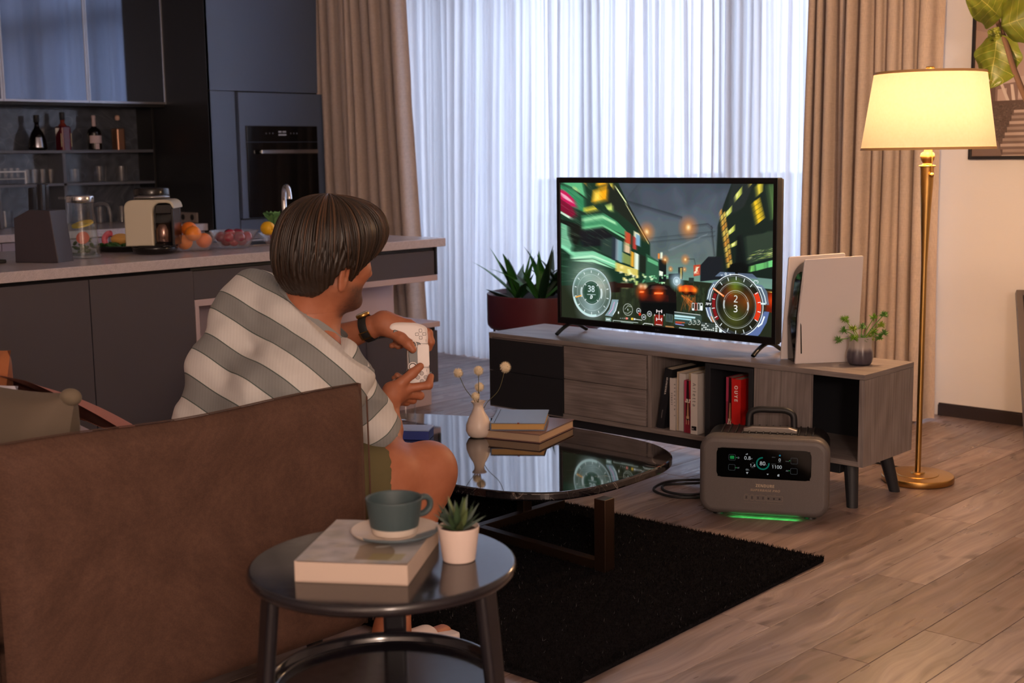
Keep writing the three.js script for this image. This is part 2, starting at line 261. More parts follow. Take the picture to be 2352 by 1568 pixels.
{ // island
  const t = thing('kitchen_island', 'long dark kitchen island with an open niche at its far end', 'kitchen island', [-4.5, 0, -3]);
  const P = (name, x0, x1, y0, y1, z0, z1, m, r = 0.0015, par = t) => part(name, bx(x0 + 4.5, x1 + 4.5, y0, y1, z0 + 3, z1 + 3, r), m, par);
  P('carcass', -5.5, -4.84, 0.1, 0.765, -4.27, -1.5, M.islandFront); P('carcass', -4.84, -4.56, 0.1, 0.765, -2.93, -1.5, M.black);
  P('panel', -4.56, -4.5, 0.02, 0.755, -2.4705, -1.5, M.islandFront); P('panel', -4.56, -4.5, 0.02, 0.755, -2.9285, -2.4745, M.islandFront);
  P('drawer', -4.86, -4.505, 0.637, 0.752, -4.27, -2.932, M.islandFront); P('dark_gap_strip', -4.86, -4.52, 0.752, 0.77, -4.275, -2.93, M.black);  // black strip stands for the shade in the gap below the worktop
  P('end_trim', -4.86, -4.5, 0.637, 0.77, -4.286, -4.274, M.black);
  P('niche_shelf', -4.86, -4.5, 0.609, 0.636, -4.285, -2.93, M.pinkLam); P('niche_side', -4.86, -4.5, 0.41, 0.61, -2.95, -2.931, M.pinkLam); P('niche_back', -4.84, -4.82, 0.412, 0.61, -4.285, -2.95, M.pinkLam);
  P('niche_shelf', -4.86, -4.496, 0.386, 0.411, -4.29, -2.931, M.pinkLam);
  for (const [a, b] of [[-3.379, -2.933], [-3.829, -3.382], [-4.278, -3.832]]) { P('drawer', -4.84, -4.503, 0.117, 0.368, b === -2.933 ? -3.379 : a, b, M.islandFront); }
  P('dark_gap_strip', -4.84, -4.52, 0.367, 0.387, -4.278, -2.94, M.black);
  P('plinth', -5.4, -4.545, 0, 0.117, -4.27, -1.5, M.pinkLam);
}
{ const o = single('countertop', bx(-5.54, -4.48, 0.77, 0.81, -4.325, -1.45, 0.003, 2), M.counter, 'speckled pale stone worktop lying over the kitchen island', 'countertop'); o.userData.label = 'speckled pale stone worktop lying over the kitchen island'; }
// things in the niche
single('bowl', lathe([[0, 0], [0.03, 0], [0.055, 0.03], [0.062, 0.06], [0.058, 0.06], [0.05, 0.03], [0.026, 0.008], [0, 0.006]]), STD({ color: col(90, 22, 40), roughness: 0.35 }), 'dark red bowl in the open niche of the island', 'bowl', null, [-4.68, 0.411, -3.56]);
single('folded_cloth', sheet(20, 12, (u, v) => [0.1 * (u - 0.5), 0.012 + 0.018 * Math.sin(u * 9) * Math.sin(v * 4) * Math.sin(u * 3.14) + 0.012 * Math.sin(u * 3.14), 0.22 * (v - 0.5)]), STD({ color: col(30, 28, 34), roughness: 0.9, side: THREE.DoubleSide }), 'crumpled black cloth in the island niche beside the red bowl', 'cloth', null, [-4.6, 0.411, -3.74]);
single('acrylic_stand', [bx(-0.05, 0.05, 0, 0.004, -0.06, 0.06, 0), bx(-0.05, 0.05, 0, 0.15, 0.056, 0.06, 0), bx(-0.05, 0.05, 0, 0.15, -0.06, -0.056, 0)], M.glass, 'clear acrylic stand with upright edges inside the island niche', 'stand', null, [-4.6, 0.411, -3.74 + 0.0]);
{ // steel sink set in the worktop
  const t = thing('sink', 'stainless steel sink set into the island worktop below the tap', 'sink', [-5.02, 0.81, -3.66]);
  part('rim', [bx(-0.17, 0.2, 0.0005, 0.006, 0.13, 0.2, 0.002), bx(-0.17, 0.2, 0.0005, 0.006, -0.2, -0.13, 0.002), bx(-0.17, -0.11, 0.0005, 0.006, -0.13, 0.13, 0.002), bx(0.16, 0.2, 0.0005, 0.006, -0.13, 0.13, 0.002)], M.steel, t);
  part('basin', bx(-0.11, 0.16, 0.0004, 0.002, -0.13, 0.13, 0), M.steel, t);
}
{ // tap
  const t = thing('tap', 'chrome gooseneck kitchen tap rising behind the fruit bowls', 'tap', [-5.21, 0.81, -3.93]);
  part('base', lathe([[0, 0], [0.026, 0], [0.026, 0.012], [0.018, 0.018], [0.017, 0.05], [0, 0.05]]), M.chrome, t);
  part('spout', tube([[0, 0.04, 0], [0, 0.12, 0], [0, 0.2, 0], [0.012, 0.238, 0.004], [0.038, 0.25, 0.012], [0.062, 0.24, 0.02], [0.075, 0.205, 0.024], [0.077, 0.19, 0.025]], 0.0125, 60, 14), M.chrome, t);
  part('handle', tube([[0, 0.05, 0], [-0.02, 0.06, 0.03], [-0.03, 0.075, 0.055]], 0.006, 12, 8), M.chrome, t);
}
// ---------------------------------------------------------------- back kitchen
{
  const t = thing('kitchen_base_cabinet', 'mauve base cabinets along the kitchen wall under the back worktop', 'cabinet', [-6.78, 0, -3.4]);
  for (let i = 0; i < 3; i++) { const d = part('door', bx(0, 0.018, 0.1, 0.765, -1.1 + i * 0.64 + 0.002, -1.1 + (i + 1) * 0.64 - 0.002, 0.0015), STD({ color: col(150, 140, 156), roughness: 0.5 }), t); }
  part('carcass', bx(-0.74, 0, 0.1, 0.765, -1.1, 0.82, 0), M.kitchenDark, t); part('plinth', bx(-0.7, -0.05, 0, 0.1, -1.1, 0.82, 0), M.black, t);
  single('countertop', bx(-7.54, -6.75, 0.77, 0.812, -4.515, -2.5, 0.003, 2), M.counter, 'pale stone worktop along the kitchen wall below the bottle shelves', 'countertop');
}
T.slate = texture(512, 512, (u, v) => { const n = tn(u, v, 3, 3, 4), c = Math.max(0, 1 - Math.abs(tn(u, v, 1.1, 1.6, 9)) * 22) * 16; return [74 + 18 * n + c, 80 + 18 * n + c, 92 + 18 * n + c]; });
{ // open shelf unit
  const t = thing('shelf_unit', 'dark open shelf unit over the back worktop with bottles and glasses', 'shelf', [-7.3, 0.81, -3.9]);
  const fr = STD({ color: col(92, 96, 108), roughness: 0.45 });
  part('back_panel', bx(-0.2, -0.18, 0.003, 0.71, -0.605, 1.4, 0), STD({ map: again(T.slate, 1.2, 1.2), roughness: 0.1 }), t);
  part('shelf', bx(-0.18, 0, 0.436, 0.453, -0.605, 1.4, 0.001), fr, t); part('shelf', bx(-0.18, 0, 0.242, 0.257, -0.605, 1.4, 0.001), fr, t);
  part('divider', bx(-0.18, 0, 0.003, 0.435, -0.008, 0.012, 0.001), fr, t); part('divider', bx(-0.18, 0, 0.003, 0.242, 0.405, 0.42, 0.001), fr, t);
  part('side_panel', bx(-0.2, 0, 0.003, 0.71, -0.62, -0.605, 0.001), M.black, t);
}
{ // glazed wall cabinet
  const t = thing('wall_cabinet', 'black wall cabinet with reflective glass doors in thin metal frames', 'cabinet', [-7.15, 1.52, -3.9]);
  const alu = STD({ color: col(170, 172, 180), metalness: 1, roughness: 0.35 }), gl = STD({ color: col(104, 112, 130), metalness: 0.92, roughness: 0.05 });
  part('carcass', bx(-0.39, -0.018, 0, 1.5, -0.62, 1.4, 0.001), M.black, t);
  for (const [a, b] of [[-0.624, -0.103], [-0.101, 0.422], [0.424, 0.947]]) {
    const w = 0.011, d = part('door', [bx(-0.018, 0.002, 0.017, 1.49, a, a + w, 0.001), bx(-0.018, 0.002, 0.017, 1.49, b - w, b, 0.001), bx(-0.018, 0.002, 0.017, 0.03, a + w, b - w, 0.001), bx(-0.018, 0.002, 1.475, 1.49, a + w, b - w, 0.001)], alu, t);
    part('glass_panel', bx(-0.016, -0.004, 0.029, 1.476, a + w * 0.8, b - w * 0.8, 0), gl, d);
  }
}
{ // oven tower
  const t = thing('oven_tower', 'tall slate-blue kitchen tower with black sides holding the built-in oven', 'cabinet', [-6.7, 0, -4.52]);
  part('side_panel', bx(-0.85, 0, 0, 3.0, -0.02, 0, 0.001), M.black, t); part('carcass', bx(-0.85, -0.02, 0, 3.0, -0.98, -0.02, 0), M.black, t);
  part('door', bx(-0.02, 0, 1.606, 2.99, -0.96, -0.002, 0.001), M.kitchenDark, t); part('door', bx(-0.02, 0, 0.08, 1.602, -0.195, -0.002, 0.001), M.kitchenDark, t);
  part('door', bx(-0.02, 0, 0.08, 0.825, -0.96, -0.2, 0.001), M.kitchenDark, t); part('housing_panel', bx(-0.02, 0.024, 0.832, 1.598, -0.86, -0.203, 0.002), M.kitchenDark, t); part('filler', bx(-0.02, 0.0, 0.83, 1.6, -0.96, -0.862, 0.001), M.kitchenDark, t);
}
{
  const t = thing('oven', 'black glass built-in oven with a steel bar handle', 'oven', [-6.676, 0.836, -4.52]);
  const lab = canvasTex(512, 128, (g, w, h) => { g.fillStyle = '#0a0a0c'; g.fillRect(0, 0, w, h); g.fillStyle = 'rgba(205,210,225,0.75)'; for (const [x, y, ww] of [[214, 40, 30], [252, 40, 34], [214, 66, 74]]) g.fillRect(x, y, ww, 14); g.fillStyle = 'rgba(160,165,180,0.45)'; for (const x of [100, 132, 162, 330, 360, 388]) { g.beginPath(); g.arc(x, 60, 7, 0, 7); g.fill(); } });
  part('door', bx(0, 0.012, 0, 0.46, -0.79, -0.246, 0.001), M.blackGloss, t); 
  const cp = part('control_panel', bx(0, 0.012, 0.463, 0.56, -0.79, -0.246, 0.001), M.blackGloss, t);
  const face = new THREE.PlaneGeometry(0.42, 0.09); face.rotateY(Math.PI / 2); face.translate(0.0128, 0.512, -0.518); part('print', face, STD({ map: lab, roughness: 0.15, emissive: 0xffffff, emissiveMap: lab, emissiveIntensity: 0.08 }), cp);
  part('handle', [bx(0.04, 0.054, 0.389, 0.414, -0.76, -0.322, 0.004, 2), bx(0.01, 0.042, 0.394, 0.409, -0.74, -0.725, 0.002), bx(0.01, 0.042, 0.394, 0.409, -0.357, -0.342, 0.002)], M.steel, t);
}
{
  const t = thing('socket_plate', 'grey double socket plate on the black side of the oven tower', 'socket', [-6.955, 0.825, -4.52]);
  part('plate', bx(-0.1, 0.1, -0.012, 0.05, 0.0003, 0.012, 0.004), STD({ color: col(150, 138, 132), roughness: 0.4 }), t); for (const x of [-0.05, 0.05]) part('outlet', new THREE.CylinderGeometry(0.018, 0.018, 0.003, 20).rotateX(Math.PI / 2).translate(x, 0.02, 0.0132), M.black, t);
}
// ---------------------------------------------------------------- bottles and glasses on the shelves
const darkGlass = PHY({ color: col(18, 14, 16), roughness: 0.05 }), cream = STD({ color: col(206, 192, 150), roughness: 0.6 }), pinkPaper = STD({ color: col(198, 178, 180), roughness: 0.6 });
const BZ = -7.385;
{
  const t = thing('bottle', 'dark round-shouldered bottle with a silver crest, first on the top shelf', 'bottle', [BZ, 1.2632, -3.782]);
  part('body', lathe([[0, 0], [0.046, 0], [0.054, 0.01], [0.053, 0.03], [0.046, 0.07], [0.034, 0.105], [0.018, 0.13], [0.0135, 0.145], [0.013, 0.17], [0, 0.17]]), darkGlass, t);
  part('cap', lathe([[0, 0.165], [0.0165, 0.165], [0.0165, 0.205], [0.015, 0.208], [0, 0.208]]), M.black, t);
  part('crest', lathe([[0.0535, 0.022], [0.0525, 0.04], [0.046, 0.078]], 12).clone() && new THREE.LatheGeometry([[0.0547, 0.018], [0.054, 0.04], [0.0475, 0.076]].map((p) => new THREE.Vector2(...p)), 12, 0.9, 0.7), STD({ color: col(170, 175, 190), metalness: 0.8, roughness: 0.25, side: THREE.DoubleSide }), t);
}
{
  const t = thing('bottle', 'square-shouldered bottle of dark red liquor with a cream label', 'bottle', [BZ, 1.2632, -3.947]);
  part('body', extr(roundRect(0.086, 0.07, 0.018), 0.132, 0.012, 4).rotateX(-Math.PI / 2), PHY({ color: col(92, 16, 34), roughness: 0.06 }), t);
  part('neck', lathe([[0.03, 0.138], [0.016, 0.158], [0.0135, 0.165], [0.0135, 0.185], [0, 0.185]]), PHY({ color: col(120, 50, 40), roughness: 0.08 }), t);
  part('cap', lathe([[0, 0.18], [0.0155, 0.18], [0.0155, 0.222], [0.013, 0.226], [0, 0.226]]), M.black, t);
  const lb = part('label', bx(0.0355, 0.0365, 0.02, 0.1, -0.034, 0.034, 0), cream, t); part('emblem', new THREE.CircleGeometry(0.014, 24).rotateY(Math.PI / 2).translate(0.0372, 0.062, 0.014), STD({ color: col(150, 120, 70), roughness: 0.7 }), lb);
}
{
  const t = thing('bottle', 'black bottle with a pale pink stopper and broad pink label', 'bottle', [BZ, 1.2632, -4.152]);
  part('body', lathe([[0, 0], [0.038, 0], [0.041, 0.006], [0.042, 0.1], [0.036, 0.122], [0.018, 0.136], [0.012, 0.145], [0, 0.145]]), darkGlass, t);
  part('stopper', lathe([[0.0125, 0.14], [0.0125, 0.18], [0.0105, 0.186], [0.0125, 0.192], [0.0135, 0.204], [0.009, 0.21], [0, 0.21]]), pinkPaper, t);
  part('label', new THREE.CylinderGeometry(0.0426, 0.0426, 0.046, 28, 1, true, 0.35, 2.4).translate(0, 0.064, 0), pinkPaper, t); part('label', new THREE.CylinderGeometry(0.0424, 0.0424, 0.034, 12, 1, true, 1.15, 0.6).translate(0, 0.022, 0), pinkPaper, t);
}
{
  const t = thing('bottle', 'clear square bottle with a coppery sheen and round stopper, last on the top shelf', 'bottle', [BZ, 1.2632, -4.315]);
  part('body', extr(roundRect(0.074, 0.06, 0.014), 0.124, 0.008, 3).rotateX(-Math.PI / 2), STD({ color: col(150, 112, 92), metalness: 0.6, roughness: 0.22 }), t);
  part('neck', lathe([[0.022, 0.132], [0.0115, 0.142], [0.011, 0.185], [0, 0.185]]), M.glass, t); part('stopper', lathe([[0, 0.18], [0.012, 0.182], [0.0155, 0.196], [0.012, 0.21], [0, 0.214]]), STD({ color: col(214, 176, 160), roughness: 0.4 }), t);
}
const tumbler = (r, h) => lathe([[0, 0], [r * 0.82, 0], [r * 0.86, 0.004], [r, h], [r - 0.0025, h], [r * 0.8, 0.012], [0, 0.011]], 28);
{
  const mk = (name, r, h, z, y, x, label, group) => single(name, tumbler(r, h), M.glass, label, 'glass', group, [x, y, z]);
  mk('tumbler', 0.042, 0.082, -4.01, 1.0672, BZ, 'faceted glass tumbler, first right of the shelf divider under the bottles', null); mk('tumbler', 0.043, 0.098, -4.172, 1.0672, BZ, 'tallest of three glass tumblers under the pink label bottle', null); mk('tumbler', 0.038, 0.096, -4.324, 1.0672, BZ, 'glass tumbler nearest the oven tower on the middle shelf', null);
  for (let i = 0; i < 4; i++) mk('shot_glass', 0.022, 0.085, -3.7 - i * 0.05, 1.0672, BZ, 'small clear glass in the tight row left of the shelf divider', 'row of small glasses on the middle shelf');
  mk('tumbler', 0.04, 0.1, -4.16, 0.8132, BZ, 'glass tumbler on the back worktop behind the glass jug handle', null); mk('tumbler', 0.036, 0.1, -4.31, 0.8132, BZ, 'glass tumbler on the back worktop beside the coffee machine', null);
  mk('tumbler', 0.034, 0.09, -3.8, 0.8132, BZ, 'glass tumbler on the back worktop just behind the knife block', null); mk('tumbler', 0.045, 0.1, -3.55, 0.8132, BZ, 'wide glass tumbler on the back worktop left of the knife block', null);
  const t = thing('glass_rack', 'clear acrylic rack of small glasses at the left of the middle shelf', 'rack', [BZ, 1.0672, -3.57]);
  part('tray', [bx(-0.05, 0.05, 0.03, 0.034, -0.1, 0.1, 0), bx(-0.05, 0.05, 0.07, 0.074, -0.1, 0.1, 0), bx(0.046, 0.05, 0, 0.075, -0.1, -0.094, 0), bx(0.046, 0.05, 0, 0.075, 0.094, 0.1, 0), bx(0.048, 0.052, 0.07, 0.078, -0.1, 0.1, 0.001)], PHY({ color: 0xffffff, transmission: 0.7, roughness: 0.15, thickness: 0 }), t);
  for (let i = 0; i < 5; i++) single('shot_glass', tumbler(0.016, 0.06), M.glass, 'tiny glass standing in the acrylic rack on the shelf', 'glass', 'tiny glasses in the acrylic rack', [BZ, 1.0672 + 0.0345, -3.57 - 0.076 + i * 0.038]);
}
// ================================================================ things on the island
const CT = 0.8105;
{
  const t = thing('knife_block', 'black leaning knife block with three steel-capped handles on the island', 'knife block', [-4.8, CT, -2.465], -0.25);
  const s = new THREE.Shape([[-0.105, 0], [0.085, 0], [0.06, 0.2], [-0.03, 0.205], [-0.1, 0.172]].map((p) => new THREE.Vector2(...p)));
  const m = STD({ color: col(58, 52, 60), roughness: 0.5 }); part('body', extr(s, 0.1, 0.003, 2).translate(0, 0, -0.05).rotateY(0.75), m, t);
  const steel = M.steel;
  [[-0.07, -0.02, -0.26, 0.118], [-0.035, 0.035, -0.2, 0.105], [0.02, 0.012, -0.1, 0.118]].forEach(([x, z, lean, len], i) => {
    const k = part('knife', [bx(-0.011, 0.011, 0.012, len, -0.013, 0.013, 0.005, 2), bx(-0.0045, 0.0045, 0.02, len - 0.003, 0.0125, 0.0145, 0.001)].map((g) => g.rotateY(0.75).rotateZ(-lean * -1).translate(x, 0.185, z)), STD({ color: col(30, 32, 40), roughness: 0.35 }), t);
    part('bolster', bx(-0.0118, 0.0118, -0.01, 0.014, -0.0138, 0.0138, 0.003).rotateY(0.75).rotateZ(lean).translate(x, 0.185, z), steel, k);
  });
}
single('black_tray', bx(-0.09, 0.09, 0, 0.014, -0.07, 0.07, 0.004, 2), M.black, 'flat black tray at the left end of the worktop before the knife block', 'tray', null, [-4.97, CT, -2.27]);
{
  const t = thing('glass_jug', 'tall glass jug of water with lemon and herbs and a square handle', 'jug', [-4.862, CT, -2.654], 0.75);
  const gm = PHY({ color: 0xffffff, transmission: 1, roughness: 0.01, thickness: 0, ior: 1.48 });
  part('body', lathe([[0, 0.004], [0.066, 0.004], [0.069, 0.01], [0.064, 0.08], [0.054, 0.17], [0.051, 0.205], [0.054, 0.232], [0.056, 0.242]], 40), gm, t);
  part('base', lathe([[0, 0], [0.066, 0], [0.07, 0.006], [0.067, 0.012], [0, 0.01]], 40), PHY({ color: col(225, 232, 240), transmission: 0.8, roughness: 0.05, thickness: 0 }), t);
  part('handle', tube([[0.052, 0.21, 0], [0.08, 0.218, 0], [0.108, 0.21, 0], [0.117, 0.18, 0], [0.118, 0.13, 0], [0.11, 0.106, 0], [0.085, 0.1, 0], [0.06, 0.102, 0]], 0.0065, 60, 12), gm, t);
  part('lid', lathe([[0, 0.252], [0.05, 0.252], [0.055, 0.246], [0.055, 0.226], [0.05, 0.222], [0, 0.222]], 36), M.steel, t);
  part('spout', extr(blob([[0.04, 0.018], [0.075, 0], [0.04, -0.018]]), 0.008, 0.001).rotateX(Math.PI / 2).rotateY(Math.PI).translate(-0.012, 0.246, 0), gm, t);
  const water = lathe([[0, 0.012], [0.063, 0.012], [0.06, 0.08], [0.054, 0.14], [0, 0.14]], 36);
  part('water', water, PHY({ color: col(240, 246, 244), transmission: 0.95, roughness: 0.02, thickness: 0, ior: 1.33 }), t);
  part('lemon_slice', new THREE.CylinderGeometry(0.043, 0.043, 0.007, 32).rotateX(0.25).rotateZ(0.15).translate(0.004, 0.136, 0), STD({ color: col(206, 180, 40), roughness: 0.5 }), t);
  srand(3); const herbs = []; for (let i = 0; i < 26; i++) herbs.push(new THREE.SphereGeometry(0.013, 6, 5).scale(1, 0.35, 0.7).rotateZ(rr(-1, 1)).rotateY(rr(0, 6)).translate(rr(-0.036, 0.03), rr(0.025, 0.075), rr(-0.03, 0.03)));
  const hb = part('herbs', herbs, STD({ color: col(64, 84, 52), roughness: 0.6 }), t); hb.userData.kind = 'stuff';
  part('grapefruit_slice', new THREE.CylinderGeometry(0.026, 0.026, 0.006, 24).rotateX(1.2).translate(0.012, 0.082, 0.03), STD({ color: col(206, 88, 66), roughness: 0.5 }), t);
}
{
  const t = thing('salad_dish', 'black oval dish of salad behind the glass jug', 'dish', [-5.07, CT, -2.94], 0.5);
  part('dish', lathe([[0, 0], [0.07, 0], [0.115, 0.02], [0.118, 0.026], [0.112, 0.026], [0.066, 0.007], [0, 0.006]], 40).scale(1.15, 1, 0.8), M.black, t);
  srand(9); const lf = []; for (let i = 0; i < 60; i++) { const a = rr(0, 6.28), r = Math.sqrt(rnd()) * 0.08; lf.push(new THREE.SphereGeometry(0.02, 7, 5).scale(1, 0.28, 0.7).rotateX(rr(-0.8, 0.8)).rotateY(rr(0, 6)).translate(Math.cos(a) * r * 1.1, 0.026 + rr(0, 0.02) * (1 - r / 0.1), Math.sin(a) * r * 0.75)); }
  const s = part('salad_leaves', lf, STD({ color: col(46, 92, 44), roughness: 0.5 }), t); s.userData.kind = 'stuff';
  part('bread_roll', new THREE.SphereGeometry(0.036, 20, 14).scale(1.25, 0.7, 1).translate(0.012, 0.052, 0.008), STD({ color: col(214, 160, 84), roughness: 0.6 }), t);
  part('radish', tube([[-0.055, 0.03, 0.02], [-0.06, 0.055, 0.018], [-0.048, 0.074, 0.014], [-0.03, 0.078, 0.012]], 0.013, 20, 10), STD({ color: col(226, 110, 128), roughness: 0.4 }), t);
}
single('worktop_cord', tube([[-5.02, CT + 0.004, -2.52], [-5.04, CT + 0.012, -2.57], [-5.0, CT + 0.02, -2.62], [-4.98, CT + 0.004, -2.72], [-5.03, CT + 0.004, -2.8]], 0.0035, 40, 6), M.black, 'thin black cord on the worktop between knife block and glass jug', 'cord');  // plain power cord lying loose on the worktop
{ // coffee machine
  const t = thing('coffee_machine', 'cream coffee machine with black lid, black base and a small glass pot', 'coffee machine', [-4.815, CT, -2.955], 0.0);
  const creamM = STD({ color: col(196, 188, 168), roughness: 0.28 }), bl = STD({ color: col(22, 21, 24), roughness: 0.2 });
  const body = new RoundedBoxGeometry(0.2, 0.19, 0.2, 5, 0.04), q = part('base', [lathe([[0, 0.001], [0.08, 0.001], [0.094, 0.008], [0.1, 0.022], [0.1, 0.038], [0, 0.038]], 48).scale(0.98, 1, 0.92)], bl, t);
  // cream shell: a U seen from the front, open at the pot bay on the +x and -z side
  const sh = new THREE.Shape(); sh.moveTo(-0.1, 0.036); sh.lineTo(-0.1, 0.19); sh.quadraticCurveTo(-0.098, 0.225, -0.06, 0.226); sh.lineTo(0.075, 0.226); sh.quadraticCurveTo(0.105, 0.222, 0.106, 0.19); sh.lineTo(0.1, 0.19); sh.quadraticCurveTo(0.096, 0.212, 0.066, 0.212); sh.lineTo(0.048, 0.212); sh.quadraticCurveTo(0.018, 0.208, 0.016, 0.17); sh.lineTo(0.016, 0.036); sh.closePath();
  const shell = part('shell', extr(sh, 0.15, 0.006, 3).translate(0, 0, -0.075).rotateY(0.78), creamM, t);
  part('bay', [bx(0.014, 0.1, 0.036, 0.212, -0.07, -0.05, 0.002), bx(0.088, 0.1, 0.036, 0.19, -0.05, 0.07, 0.004), bx(0.012, 0.024, 0.036, 0.2, -0.06, 0.06, 0.003), bx(0.02, 0.095, 0.165, 0.208, -0.05, 0.06, 0.006)].map((g) => g.rotateY(0.78)), bl, t);
  part('lid', lathe([[0, 0.274], [0.066, 0.274], [0.072, 0.268], [0.073, 0.246], [0.07, 0.243], [0, 0.243]], 40).translate(-0.004, 0, 0), bl, t);
  part('collar', lathe([[0, 0.244], [0.073, 0.244], [0.074, 0.228], [0, 0.228]], 40).translate(-0.004, 0, 0), M.steel, t);
  const px = 0.055 * Math.cos(0.78), pz = -0.055 * Math.sin(0.78);
  const pot = part('pot', lathe([[0, 0.045], [0.03, 0.045], [0.037, 0.055], [0.037, 0.1], [0.028, 0.118], [0.026, 0.13], [0, 0.13]], 32).translate(px + 0.02, 0, pz + 0.03), STD({ color: col(120, 96, 88), metalness: 0.85, roughness: 0.16 }), t);
  part('pot_base', lathe([[0, 0.03], [0.05, 0.03], [0.046, 0.036], [0.034, 0.05], [0, 0.05]], 32).translate(px + 0.02, 0, pz + 0.03), bl, pot);
}
// fruit in glass bowls
const bowlG = PHY({ color: 0xffffff, transmission: 0.96, roughness: 0.03, thickness: 0, ior: 1.48 });
function glassBowl(label, x, z, r, h) { return single('glass_bowl', lathe([[0, 0.0005], [r * 0.52, 0.0005], [r * 0.58, 0.006], [r * 0.97, h - 0.004], [r, h], [r * 0.96, h], [r * 0.55, 0.009], [0, 0.007]], 40), bowlG, label, 'bowl', null, [x, CT, z]); }
T.peel = texture(128, 128, (u, v) => 128 + 60 * tn(u, v, 16, 16, 3), false);
const fruitM = (c, rough = 0.42) => STD({ color: c, roughness: rough, bumpMap: again(T.peel, 3, 3), bumpScale: 0.0006 });
{
  glassBowl('glass bowl holding oranges beside the coffee machine', -4.79, -3.13, 0.105, 0.075);
  const om = [fruitM(col(228, 118, 28)), fruitM(col(232, 134, 40)), fruitM(col(214, 98, 34))];
  const mk = (x, y, z, r, k, lab) => { const o = single('orange', new THREE.SphereGeometry(r, 24, 18).scale(1, 0.94, 1), om[k], lab, 'orange', 'oranges in the glass bowl', [x, y, z]); part('stem_end', new THREE.CylinderGeometry(0.003, 0.004, 0.003, 6).translate(0, r * 0.93, 0), M.skirt, o); };
  mk(-4.775, CT + 0.043, -3.17, 0.034, 0, 'orange low at the right side of the glass bowl'); mk(-4.8, CT + 0.04, -3.09, 0.034, 1, 'orange at the bottom left of the glass bowl'); mk(-4.745, CT + 0.078, -3.098, 0.034, 1, 'orange in front of the top one, leaning on the bowl rim'); mk(-4.82, CT + 0.092, -3.128, 0.034, 0, 'topmost orange of the glass bowl'); mk(-4.85, CT + 0.083, -3.06, 0.033, 2, 'orange half hidden behind the coffee machine');
}
{
  glassBowl('glass bowl full of red plums, in the middle of the three bowls', -4.79, -3.335, 0.108, 0.078);
  const pm = [PHY({ color: col(150, 24, 52), roughness: 0.22, clearcoat: 0.4 }), PHY({ color: col(122, 18, 48), roughness: 0.25, clearcoat: 0.4 })]; srand(14);
  const proto = new THREE.SphereGeometry(0.023, 18, 14).scale(1.12, 0.95, 1);
  const spots = []; for (const [n, R, y] of [[6, 0.038, 0.032], [8, 0.06, 0.05], [4, 0.026, 0.062]]) for (let i = 0; i < n; i++) spots.push([Math.cos(i / n * 6.283 + y * 20) * R, y, Math.sin(i / n * 6.283 + y * 20) * R]);
  spots.forEach(([x, y, z], i) => single('plum', proto, pm[i % 2], 'glossy dark red plum piled in the middle glass bowl', 'plum', 'plums in the middle bowl', [-4.79 + x, CT + y, -3.335 + z], i));
}
{
  glassBowl('glass bowl with a lemon and tomatoes, nearest the tap', -4.78, -3.57, 0.098, 0.055);
  const lm = single('lemon', new THREE.SphereGeometry(0.032, 24, 18).scale(1.16, 0.98, 0.98), fruitM(col(232, 178, 24)), 'bright yellow lemon on top of the bowl by the tap', 'lemon', null, [-4.8, CT + 0.076, -3.525]); part('tip', new THREE.SphereGeometry(0.008, 10, 8).translate(0.036, 0, 0), lm.material, lm);
  const tm = PHY({ color: col(170, 34, 26), roughness: 0.25 });
  [[-4.78, 0.04, -3.575, 'large red tomato in the bowl by the tap'], [-4.76, 0.072, -3.612, 'red tomato on top beside the lemon'], [-4.83, 0.04, -3.6, 'red tomato low at the back of the bowl']].forEach(([x, y, z, l]) => { const o = single('tomato', new THREE.SphereGeometry(0.036, 22, 16).scale(1, 0.86, 1), tm, l, 'tomato', null, [x, CT + y, z]); part('calyx', new THREE.ConeGeometry(0.012, 0.004, 5).translate(0, 0.031, 0), STD({ color: col(60, 110, 50) }), o); });
  const t = thing('lettuce', 'frilly green lettuce head standing behind the lemon', 'lettuce', [-4.85, CT + 0.08, -3.6]); srand(4);
  for (let i = 0; i < 14; i++) { const a = i * 2.4, g = sheet(8, 6, (u, v) => { const w = (u - 0.5) * 0.05 * (0.4 + v), fr = 0.008 * v * Math.sin(u * 22 + i); return [w, v * 0.055 + fr * 0.5, 0.012 + v * v * 0.022 + fr]; }); part('lettuce_leaf', g.rotateY(a).scale(1, 0.8 + 0.4 * rnd(), 1), STD({ color: col(92, 140, 86), roughness: 0.6, side: THREE.DoubleSide }), t); }
  single('bread_board', bx(-0.03, 0.03, 0, 0.1, -0.008, 0.008, 0.003), STD({ color: col(150, 88, 52), roughness: 0.6 }), 'small brown wooden board standing behind the lettuce', 'board', null, [-4.93, CT, -3.66]);
}
